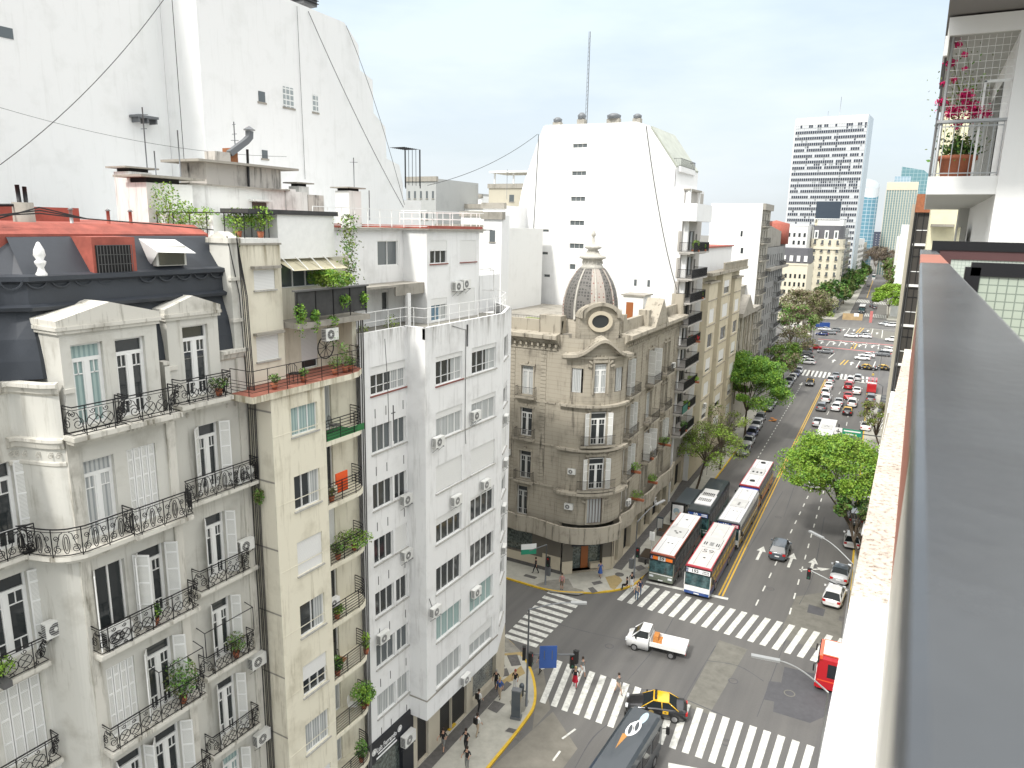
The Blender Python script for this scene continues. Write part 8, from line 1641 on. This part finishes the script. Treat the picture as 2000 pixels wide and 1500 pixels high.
lp = lamp_post(b1, h1*.98, G(1118, 1177, h1*1.07), 'tall curved lamp post on the near corner carrying signals and a blue panel', hl=1.0); za = VZ(b1, 1036, 1280)
e1 = G(1125, 1278, za); MB().tube([Vector((b1.x, b1.y, za-.6)), Vector((b1.x, b1.y, za))+(e1-Vector((b1.x, b1.y, za)))*.08+Vector((0, 0, .05)), e1], .06, M_STEEL, 6).build('signal_arm', lp)
signal(lp, e1+Vector((0, 0, -.2)), 160, lit='off'); signal(lp, e1+Vector((-.35, .2, -.8)), 40, lit='red'); signal(lp, Vector((b1.x+.25, b1.y, 4.0)), 100, lit='off'); signal(lp, Vector((b1.x-.3, b1.y, 4.3)), -60, lit='off')
u1 = e1-Vector((b1.x, b1.y, za)); u1.z = 0; c1 = Vector((b1.x, b1.y, za))+u1*.42; T1 = Matrix.Translation(c1) @ u1.to_track_quat('X', 'Z').to_matrix().to_4x4(); MB().box(-.62, .62, -.09, -.05, -1.0, .75, mat('sign_back_blue', (.04, .10, .32), .5), T1).box(-.3, -.26, -.12, -.09, -.3, .4, M_STEEL, T1).box(.26, .3, -.12, -.09, -.3, .4, M_STEEL, T1).build('sign_panel', lp)
b2 = G(1238, 1129, .13); h2 = VZ(b2, 1248, 1010); l2 = lamp_post(b2, h2*.9, G(1282, 985, h2*1.05), 'curved lamp post with a small signal beside the first bus', hl=1.6); signal(l2, Vector((b2.x+.25, b2.y, VZ(b2, 1240, 1078))), 0, lit='off'); MB().box(-.2, .2, -.15, .15, 0, 1.0, M_STEEL, Matrix.Translation((b2.x-.35, b2.y, 1.1))).build('control_box', l2)
b3 = G(1065, 1142, .13); h3 = VZ(b3, 1062, 1062); l3 = lamp_post(b3, h3*.95, G(1034, 1076, h3), 'signal post with green street-name sign on the far corner', head=False, cat='signal post', nm='signal_post'); T3 = Matrix.Translation((b3.x-1.6, b3.y-.6, h3*.86)) @ Matrix.Rotation(R(40), 4, 'Z'); MB().box(-.75, .75, -.02, .02, -.1, .45, M_WHITE, T3).box(-.75, .75, -.03, -.02, -.6, -.1, mat('sign_green', (.02, .26, .15), .5), T3).build('street_sign', l3); signal(l3, Vector((b3.x+.3, b3.y-.1, VZ(b3, 1070, 1095))), -10, lit='off'); MB().box(-.18, .18, -.15, .15, 0, .9, M_STEEL, Matrix.Translation((b3.x+.3, b3.y, 1.2))).build('control_box', l3)
e4 = G(1606, 1050, 9.3); lamp_post((-1.6, e4.y-2.0, .13), 8.3, e4, 'curved lamp post leaning out from the right kerb over the arrows', hl=1.4, m=M_GALV)
e6 = G(1520, 1290, 9.6); lamp_post((-1.5, e6.y+.5, 0), 8.2, e6, 'long curved lamp arm over the junction from the right kerb', hl=1.5, m=M_GALV, bend=2)
o = thing('traffic_signal', (-1.6, 66.5, 0), 'red traffic signal hanging from a straight arm over the right lanes', 'traffic light'); e5 = G(1581, 1113, 5.6); MB().tube([(-1.6, e5.y-2.2, .13), (-1.6, e5.y-2.2, 5.6)], .08, M_STEEL, 6).build('pole', o); MB().tube([(-1.6, e5.y-2.2, 5.6), e5], .05, M_GALV, 6).build('arm', o); signal(o, e5-Vector((0, 0, .35)), 0)
for px, py, ex, ey, lb in ((1716, 740, 1700, 668, 'plaza lamp post at the right of the junction'), (1712, 850, 1702, 738, 'lamp post beside the fire truck'), (1585, 690, 1590, 640, 'slim dark lamp post among the plaza trees')):
    b_ = G(px, py, .1); hh_ = VZ(b_, ex+6, ey+5); lamp_post(b_, hh_*.9, Vector((b_.x-2.5, b_.y, hh_)), lb, m=M_STEEL, hl=1.2)
o = thing('information_pillar', G(1008, 1402, .13), 'grey metal information pillar on the near corner', 'pillar'); Ti = WM[o.name] @ Matrix.Rotation(R(15), 4, 'Z'); MB().box(-.32, .32, -.2, .2, 0, 2.2, P_GR, Ti).build('body', o); MB().box(-.38, .38, -.26, .26, 0, .18, M_STEEL, Ti).build('base', o); MB().box(-.34, .34, -.22, .22, 2.2, 2.27, P_GREY, Ti).build('cap', o)
o = thing('litter_bin', (b1.x-.35, b1.y-.1, .13), 'small grey litter bin strapped to the near lamp post', 'bin'); MB().lathe([(0, .9), (.17, .9), (.19, 1.7), (.12, 1.85), (0, 1.85)], (b1.x-.38, b1.y-.05, 0), P_GR, 12).build('body', o); MB().box(b1.x-.3, b1.x-.05, b1.y-.1, b1.y-.02, 1.3, 1.36, M_STEEL).build('bracket', o)
# bus shelter and stop things
bs = G(1322, 1024, .13); o = thing('advertising_panel', bs, 'lit poster case of the bus shelter beside the first bus', 'poster case'); Ts = WM[o.name] @ Matrix.Rotation(R(8), 4, 'Z'); MB().box(-.8, .8, -.12, .12, .2, 2.7, M_BLK, Ts).build('case', o); MB().box(-.62, .62, -.13, -.12, .5, 2.45, M_SIGNW, Ts).build('poster', o)
mb = MB(); c = Ts @ Vector((-.15, -.14, 1.7)); mb.disc(c, Ts.to_3x3() @ Vector((0, -1, 0)), .36, M_BI, 16); mb.disc(Ts @ Vector((-.1, -.15, 1.4)), Ts.to_3x3() @ Vector((0, -1, 0)), .22, mat('poster_cream', (.7, .65, .55), .6), 12); mb.disc(Ts @ Vector((.3, -.15, 1.0)), Ts.to_3x3() @ Vector((0, -1, 0)), .14, M_BLK, 8); mb.build('poster_art', o)
o = thing('bus_shelter', (bs.x+.3, bs.y+3, .13), 'dark glass roof of the bus shelter between the pavement and the buses', 'bus shelter'); Ts = WM[o.name] @ Matrix.Rotation(R(1.5), 4, 'Z'); MB().box(-.9, .9, -2.6, 3.0, 2.5, 2.6, P_GR, Ts).build('roof', o); [MB().tube([Ts @ Vector((-.6, y, 0)), Ts @ Vector((-.6, y, 2.5))], .05, M_STEEL, 6).build('post', o) for y in (-2.4, 2.8)]; MB().box(-.65, -.6, -2.4, 2.8, .3, 2.2, M_GLASS2, Ts).build('back_pane', o)
for i, (x, y) in enumerate(((1296, 1040), (1262, 1090))): b_ = G(x, y, .13); o = thing('planter_bench', b_, ['dark concrete planter near the poster case', 'dark concrete planter by the white bus-stop flag'][i], 'planter', 'planters by the bus stop'); T_ = WM[o.name] @ Matrix.Rotation(R(2), 4, 'Z'); MB().box(-.5, .9, -1.2, 1.2, 0, .55, M_PAVED, T_).build('body', o); MB().box(-.4, .8, -1.1, 1.1, .55, .6, M_SOIL, T_).build('soil', o)
b_ = G(1271, 1090, .13); o = thing('bus_stop_flag', b_, 'white bus-stop flag on a thin pole left of the first bus', 'bus stop sign'); MB().tube([b_, b_+Vector((0, 0, 2.9))], .04, M_WHITE, 6).build('pole', o); MB().box(-.28, .28, -.02, .02, 2.0, 2.95, M_WHITE, Matrix.Translation((b_.x, b_.y, b_.z))).build('panel', o)
b_ = G(1288, 1040, .13); o = thing('sandwich_board', b_, 'dark narrow street board left of the poster case', 'sign board'); MB().box(-.35, .35, -.06, .06, .2, 1.9, P_GR, WM[o.name]).build('panel', o); MB().box(-.28, .28, -.07, -.06, .5, 1.7, M_GREYF, WM[o.name]).build('face', o)
for i, (x, y) in enumerate(((1372, 930), (1380, 928))): b_ = G(x, y, .13); o = antenna(b_, 4.2, 'dark post behind the half-bare tree, %s' % ['left', 'right'][i]); o.name = 'street_post'; o['category'] = 'post'; o['group'] = 'posts'
b_ = G(1640, 872, 0); zz = 5.6; pS = G(1660, 845, zz); o = thing('airport_sign', (pS.x, pS.y, zz), 'green and white direction sign with a plane symbol above the big tree', 'road sign'); MB().box(-1.0, 1.6, 0, .06, -.5, .5, mat('sign_green', (.02, .26, .15), .5), WM[o.name]).build('green_panel', o); MB().box(-2.1, -1.05, 0, .06, -.5, .5, M_SIGNW, WM[o.name]).build('white_panel', o)
mb = MB(); [mb.tube([WM[o.name] @ Vector(p_) for p_ in q_], .06, M_BLK, 4) for q_ in ([(-1.58, -.03, -.25), (-1.58, -.03, .35)], [(-1.85, -.03, .0), (-1.3, -.03, .0)])]; mb.box(-.85, 1.4, -.01, 0, .1, .3, M_SIGNW, WM[o.name]); mb.box(-.6, .9, -.01, 0, -.35, -.2, M_SIGNW, WM[o.name]); mb.build('symbols', o); MB().tube([(pS.x+1.2, pS.y+.1, zz), (pS.x+8, pS.y+.1, zz), (pS.x+8, pS.y+.1, 0)], .08, M_STEEL, 6).build('post', o)
f0, f1 = G(1645, 624), G(1684, 626); o = thing('works_hoarding', f0, 'tan plywood works hoarding across the far street mouth', 'fence'); F_ = FR((f0.x, f0.y), (f1.x-f0.x, f1.y-f0.y)); MB().box(0, (f1-f0).length, -.1, 0, 0, 2.6, mat('plywood', (.42, .30, .16), .8, var=.2, vscale=.6)).build('boards', o, F_.M); MB().box((f1-f0).length*.55, (f1-f0).length*.8, -.2, -.1, 1.5, 2.8, M_WHITE).build('board_notice', o, F_.M)
q = G(1700, 630); o = thing('banner', q, 'slim pink-red banner standing in the far street mouth', 'banner'); MB().box(-.5, .5, -.1, .1, 0, 4.5, M_LINER, WM[o.name]).build('cloth', o)
b_ = G(1505, 822, .0); o = thing('broken_crate', (b_.x+.6, b_.y, .0), 'heap of orange-brown boards on the road edge by the green tree', 'rubbish'); [MB().box(-.9+.5*k, -.2+.5*k, -.3, .3, .02+.1*k, .1+.1*k, M_OW, WM[o.name] @ Matrix.Rotation(k*.7, 4, 'Z')).build('board', o) for k in range(4)]
# ================================================================ right side of the avenue
rg_ = bld('glazed_balcony_block', (1, 64, 0), 'narrow dark-framed glazed balconies stacked on the right-hand corner block, beyond the parapet', 'building')
M_BRZ = mat('bronze_glazing', (.05, .045, .04), .3); FRb = FR((-.5, 62), (1, 0))
MB().box(-.35, 6, .4, 14, 0, 36.2, PTF).build('wall', rg_, FRb.M)
for k in range(11):
    z = 3.2+3.0*k; MB().box(-.05, 3, -.02, 1.2, z, z+.18, PWF).build('balcony', rg_, FRb.M); MB().box(.0, 2.6, .1, .14, z+.18, z+2.85, M_BRZ).build('glazing', rg_, FRb.M)
    mb = MB(); [mb.box(x, x+.05, .04, .1, z+.18, z+2.9, M_IRON) for x in (0, .5, 1.0, 1.5)]; [mb.box(0, 1.6, .05, .1, z+q, z+q+.05, M_WHITE if q == 1.1 else M_IRON) for q in (1.1, 2.2, 2.85)]; mb.build('balcony_frame', rg_, FRb.M)
mb = MB(); [mb.tube([(x, -.05, 0), (x, -.05, 36.8)], .06, M_IRONG, 5) for x in (-.06, .08)]; mb.build('downpipes', rg_, FRb.M); MB().box(-.1, 1.2, -.2, 1, 35.6, 36.9, M_BRICK).build('brick_box', rg_, FRb.M)
for i, (X, Y0, Y1, H_, m, lb) in enumerate(((.6, 78, 100, 31, PWF, 'white block with small dark windows right behind the glazed balconies'), (-.2, 100, 130, 33, PCF, 'cream block along the right kerb past the white one'), (-1.2, 130, 172, 30, PWF, 'pale block on the right side at the plaza corner'), (-7.5, 345, 400, 38, PWF, 'white far block on the right side beyond the plaza'), (-9, 402, 470, 34, PCF, 'cream far block on the right side of the avenue'), (-12, 480, 600, 33, PWF, 'last pale block on the right side before the trees'))):
    o = bld('right_side_block', (X+6, Y0, 0), lb); block(o, 'wall', X, X+14, Y0, Y1, 0, H_, m); n_ = 0
    F_ = FR((X, Y1), (0, -1))
    for k in range(int(H_/3.1)-1):
        for c in range(int((Y1-Y0)/5)): 
            if n_ < 95: n_ += 1; link(_cached(('rw',), lambda mb: mb.box(0, 1.4, -.05, 0, 0, 1.7, M_GLASS2).box(-.2, 1.6, -.6, 0, -.15, 0, PWF), 'window'), 'window', o, F_.at(1.5+c*5, 0, 4+k*3.1))
o = bld('shop_canopy', (-1, 70, 0), 'white slanted shop canopies under the glazed balconies on the right', 'canopy')
for k, (y, z) in enumerate(((75, 5), (88, 5.5), (104, 5), (128, 6))): mb = MB(); mb.prism([(-1.6, z), (1, z+1.2), (1, z+1.4), (-1.6, z+.15)], y, y+7, M_WHITE, axis='y'); mb.build('canopy', o)
nm_ = bld('right_parapet_block', (0, 20, 24), 'white plastered lower storeys jutting out behind the parapet end', 'building'); MB().box(-.12, 3, 14, 19, 22, 29.6, PW).box(-.32, 3, 19, 34, 12, 27.5, PW).box(-.42, 3, 34, 40, 8, 24.5, PW).build('wall', nm_); MB().box(-.2, 3, 13.6, 19.2, 29.6, 29.8, M_CONC).build('coping', nm_)
# grey metro kiosk roof by the right kerb
q = G(1735, 790, 3); o = thing('kiosk_roof', (q.x, q.y, 0), 'dark ribbed kiosk roof beside the fire truck lane', 'kiosk'); MB().box(-1.5, 4, -8, 8, 2.9, 3.1, mat('kiosk_slate', (.07, .075, .08), .6), WM[o.name]).build('roof', o); MB().box(-1, 4, -8, 7.5, 0, 2.9, M_WHITE, WM[o.name]).build('wall', o); [MB().box(-1.5, 4, -6+3*k, -5.9+3*k, 3.1, 3.14, M_GREYF, WM[o.name]).build('roof_rib', o) for k in range(5)]
# ================================================================ our balcony and the neighbour's
LED = plaster('ledge_lichen', (.70, .65, .57), (.13, .085, .055), .6, .2, spots=.97, ss=42); LEDW = plaster('ledge_white', (.86, .86, .86), (.55, .54, .52), .15, .2, spots=.28, ss=26)
D = 1.1; zL = CAMH-D
def inter(tab, y):
    for (y0, x0), (y1, x1) in zip(tab, tab[1:]):
        if y <= y1: return x0+(x1-x0)*(y-y0)/(y1-y0)
    return tab[-1][1]
to = [(-2, -.05), (3.6, -.05), (5, -.028), (6.9, -.008), (9, .0)]; ti = [(-2, .038), (1.4, .039), (2.1, .042), (2.9, .057), (4.2, .071), (9, .075)]
def led(y0, y1, m, nm, par):
    mb = MB(); n = 12
    for i in range(n):
        a, b = y0+(y1-y0)*i/n, y0+(y1-y0)*(i+1)/n; p = [(inter(to, a)*D, a*D), (inter(to, b)*D, b*D), (inter(ti, b)*D, b*D), (inter(ti, a)*D, a*D)]
        mb.poly([(x, y, zL) for x, y in p], m); mb.poly([(p[0][0], p[0][1], zL-1.2), (p[1][0], p[1][1], zL-1.2), (p[1][0], p[1][1], zL), (p[0][0], p[0][1], zL)], m)
    mb.poly([(inter(to, y1)*D, y1*D, zL-1.2), (inter(ti, y1)*D, y1*D, zL-1.2), (inter(ti, y1)*D, y1*D, zL), (inter(to, y1)*D, y1*D, zL)], m)
    return mb.build(nm, par)
own = bld('balcony_parapet', (0, 2, zL), 'long concrete parapet ledge running from the bottom edge, half white, half lichen-stained', 'parapet'); led(-1.5, 2.107, LEDW, 'white_coping', own); led(2.107, 7.3, LED, 'stained_coping', own)
M_RAILM = mat('grey_rail_metal', (.065, .072, .08), .26, metal=.3, var=.3, vscale=2.2, bump=.03, bscale=60); M_RUST = mat('rust_red_oxide', (.30, .10, .06), .6, var=.2, vscale=12)
h_ = .125; ra = bld('balcony_railing', (.07, 3, 33.2), 'wide grey metal balcony handrail in the immediate foreground, rust-red at its far end', 'railing')
def bar(y0, y1, m, x0=.0105, x1=.13, z1=CAMH-h_, t=.02, name='handrail'):
    mb = MB(); b = .007; sec = [(x0, z1-t), (x0, z1-b), (x0+b*.3, z1-b*.3), (x0+b, z1), (x1-b, z1), (x1-b*.3, z1-b*.3), (x1, z1-b), (x1, z1-t)]; mb.prism(sec, y0, y1, m, axis='y'); return mb.build(name, ra)
bar(-.6, 3.9, M_RAILM); bar(3.9, 5.6, M_RUST); bar(5.6, 7.4, M_RAILM)
M_PNL = mat('parapet_panel_beige', (.48, .46, .40), .5, var=.1, vscale=4)
MB().box(.05, .06, -.6, 2.45, zL, CAMH-h_-.021, M_PNL).build('panel', ra); MB().box(.05, .06, 2.45, 7.4, zL, CAMH-h_-.021, M_RUST).build('panel', ra)
o = bld('wired_glass_divider', (1, 7, 33), 'wired-glass balcony divider with dark top frame crossing behind the handrail', 'balcony divider'); M_WIRE = striped('wired_glass', (.50, .56, .50), (.30, .36, .32), (0, 2), 38, .25, .12)
MB().box(.09, 3.0, 7.0, 7.06, CAMH-.118, CAMH-.045, M_IRON).box(.09, .15, 7.0, 7.06, 32, CAMH-.118, M_IRON).build('frame', o); MB().box(.15, 3, 7.01, 7.05, CAMH-.19, CAMH-.118, mat('dark_red_frame', (.09, .04, .04), .5)).box(.15, .24, 7.01, 7.05, 32, CAMH-.19, MATS['dark_red_frame']).build('inner_frame', o); MB().box(.24, 3, 7.02, 7.04, 32, CAMH-.19, M_WIRE).build('glass', o)
o = bld('framed_wired_window', (1, 3, 33), 'nearer wired-glass panel in a thick black rounded frame', 'glass panel'); M_WIRE2 = striped('wired_glass_near', (.40, .46, .38), (.20, .24, .20), (0, 2), 30, .3, .14)
yy = 3.6; x0, z0_ = PY(1888, 512, yy).x, PY(1888, 512, yy).z
mb = MB(); mb.box(x0+.02, 2.5, yy, yy+.05, z0_-.055, z0_, M_IRON); mb.box(x0, x0+.055, yy, yy+.05, 32.5, z0_-.02, M_IRON); mb.build('frame', o); MB().box(x0+.05, 2.5, yy+.01, yy+.03, 32.5, z0_-.05, M_WIRE2).build('glass', o)
# neighbour's balcony
YN = 17.0; k_ = YN/8
nb = bld('neighbour_balcony_facade', (2, YN, 35), 'white concrete neighbouring facade with projecting balcony slabs at the upper right', 'building')
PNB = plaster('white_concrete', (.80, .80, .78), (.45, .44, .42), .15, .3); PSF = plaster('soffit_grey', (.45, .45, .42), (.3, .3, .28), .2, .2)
Xw = 1.15; zS = 35.13; zC = 37.70
MB().box(Xw, 6, YN-.05, YN+12, 20, 48, PNB).build('wall', nb); MB().box(-.02, Xw, YN, YN+10, zS-.34, zS, PNB).box(.0, Xw, YN+.05, YN+9.9, zS-.345, zS-.34, PSF).build('balcony_slab', nb); MB().box(-.02, Xw+.4, YN-.06, YN+10, zC, zC+.32, PNB).box(-.05, .02, YN-.06, YN+.6, zC-.35, zC, PNB).build('upper_slab', nb); MB().box(.0, Xw, YN+.0, YN+9.9, zC-.01, zC-.002, PSF).build('soffit', nb)
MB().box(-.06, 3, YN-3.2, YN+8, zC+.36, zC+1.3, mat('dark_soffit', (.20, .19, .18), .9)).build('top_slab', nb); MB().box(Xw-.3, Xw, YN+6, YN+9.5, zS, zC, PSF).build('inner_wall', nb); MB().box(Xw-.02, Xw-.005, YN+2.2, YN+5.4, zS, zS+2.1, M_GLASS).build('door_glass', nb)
MB().box(Xw-.25, Xw, YN+8.5, YN+9.5, 28, zS-.34, PSF).box(Xw-.25, Xw-.24, YN+6, YN+8, 30, zS-.9, M_GLASS).build('lower_pier', nb)
F_ = FR((0, YN), (1, 0)); rl = railing(nb, F_, [(.03, 9.8), (.03, .03), (Xw-.03, .03)], zS, 1.0, 'bars', M_GALV, step=.16, r=.014, rails=(1, .93, .06)); MB().box(.0, Xw, -.02, .04, 1.0, 1.05, M_GALV).build('top_rail', rl, F_.at(0, 0, zS))
mb = MB()
for i in range(10): mb.tube([(.1+i*(Xw-.12)/9, .05, 1.05), (.1+i*(Xw-.12)/9, .05, 2.55)], .004, M_WHITE, 4)
for i in range(12): mb.tube([(.1, .05, 1.05+i*.13), (Xw-.02, .05, 1.05+i*.13)], .004, M_WHITE, 4)
mb.tube([(.08, .05, 0), (.08, .05, 2.56)], .03, M_GALV, 6); mb.tube([(.0, .12, 0), (.0, .12, 2.4)], .02, M_IRONG, 6); mb.box(.7, .74, .1, .14, 0, 1.75, M_WHITE); mb.box(.7, Xw, .1, .14, 1.72, 1.76, M_WHITE); mb.build('wire_mesh', nb, F_.at(0, 0, zS))
o = thing('flower_pot', (.45, YN+.55, zS), 'large terracotta pot with bushy green leaves on the neighbour balcony', 'plant'); MB().lathe([(0, 0), (.26, 0), (.32, .34), (.35, .34), (.35, .42), (.3, .42), (0, .38)], (.45, YN+.5, zS), M_POT, 20).build('pot', o)
rs = np.random.RandomState(8); n = 700; u = rs.normal(size=(n, 3))*np.array([.16, .14, .11])+np.array([.45, YN+.5, zS+.56]); link(leaves_mesh('foliage', u, .045, [GR2, GR3, GR5], 3), 'foliage', o)
M_BOUG = mat('bougainvillea_pink', (.62, .015, .14), .7, var=.25, vscale=20); bo = thing('bougainvillea', (.3, YN+.3, zS), 'pink bougainvillea climbing the wire mesh of the neighbour balcony', 'flowering plant'); mb = MB()
for k in range(9): a = rs.rand()*.5; mb.tube([(.4+rs.normal()*.05, YN+.4, zS+.4), (.3+a*.5, YN+.25, zS+.9+.1*k), (.08+a*.6, YN+.1+.1*rs.rand(), zS+1.2+.16*k)], .007, GR5, 4)
mb.build('stem', bo); P = []
for cx, cz_, r_, n_ in ((.42, 1.5, .10, 260), (.25, 1.22, .13, 300), (.62, 1.2, .13, 320), (.82, 1.16, .06, 90), (.05, 1.4, .08, 160), (.03, 1.75, .06, 60), (.1, 2.1, .08, 120), (.3, 2.25, .05, 60), (.18, 2.45, .06, 70), (.35, 1.0, .1, 90), (.5, 1.35, .12, 130), (.2, 1.8, .05, 40), (.35, 2.0, .04, 30)): P.append(rs.normal(size=(n_, 3))*np.array([r_*.6, .05, r_*.45])+np.array([cx, YN+.16, zS+cz_]))
link(leaves_mesh('flowers', np.concatenate(P), .03, [M_BOUG], 5), 'flowers', bo); P = rs.normal(size=(420, 3))*np.array([.22, .07, .42])+np.array([.38, YN+.2, zS+1.35]); link(leaves_mesh('foliage', P, .028, [GR2, GR4, GR5], 6), 'foliage', bo)
yb = bld('yellow_rear_wall', (3, 36, 30), 'pale yellow building wall with pipes seen under the neighbour balcony', 'building'); MB().box(.25, 6, 36, 44, 20, 39, mat('pale_yellow_render', (.72, .68, .48), .9, var=.08)).build('wall', yb); mb = MB(); [mb.tube([(x, 35.9, 25), (x, 35.9, 38)], .05, M_IRONG, 6) for x in (1.75, 1.95)]; mb.build('pipes', yb); MB().box(.3, 1.15, 35.3, 36, 34.35, 34.45, M_CONC).build('window_hood', yb)
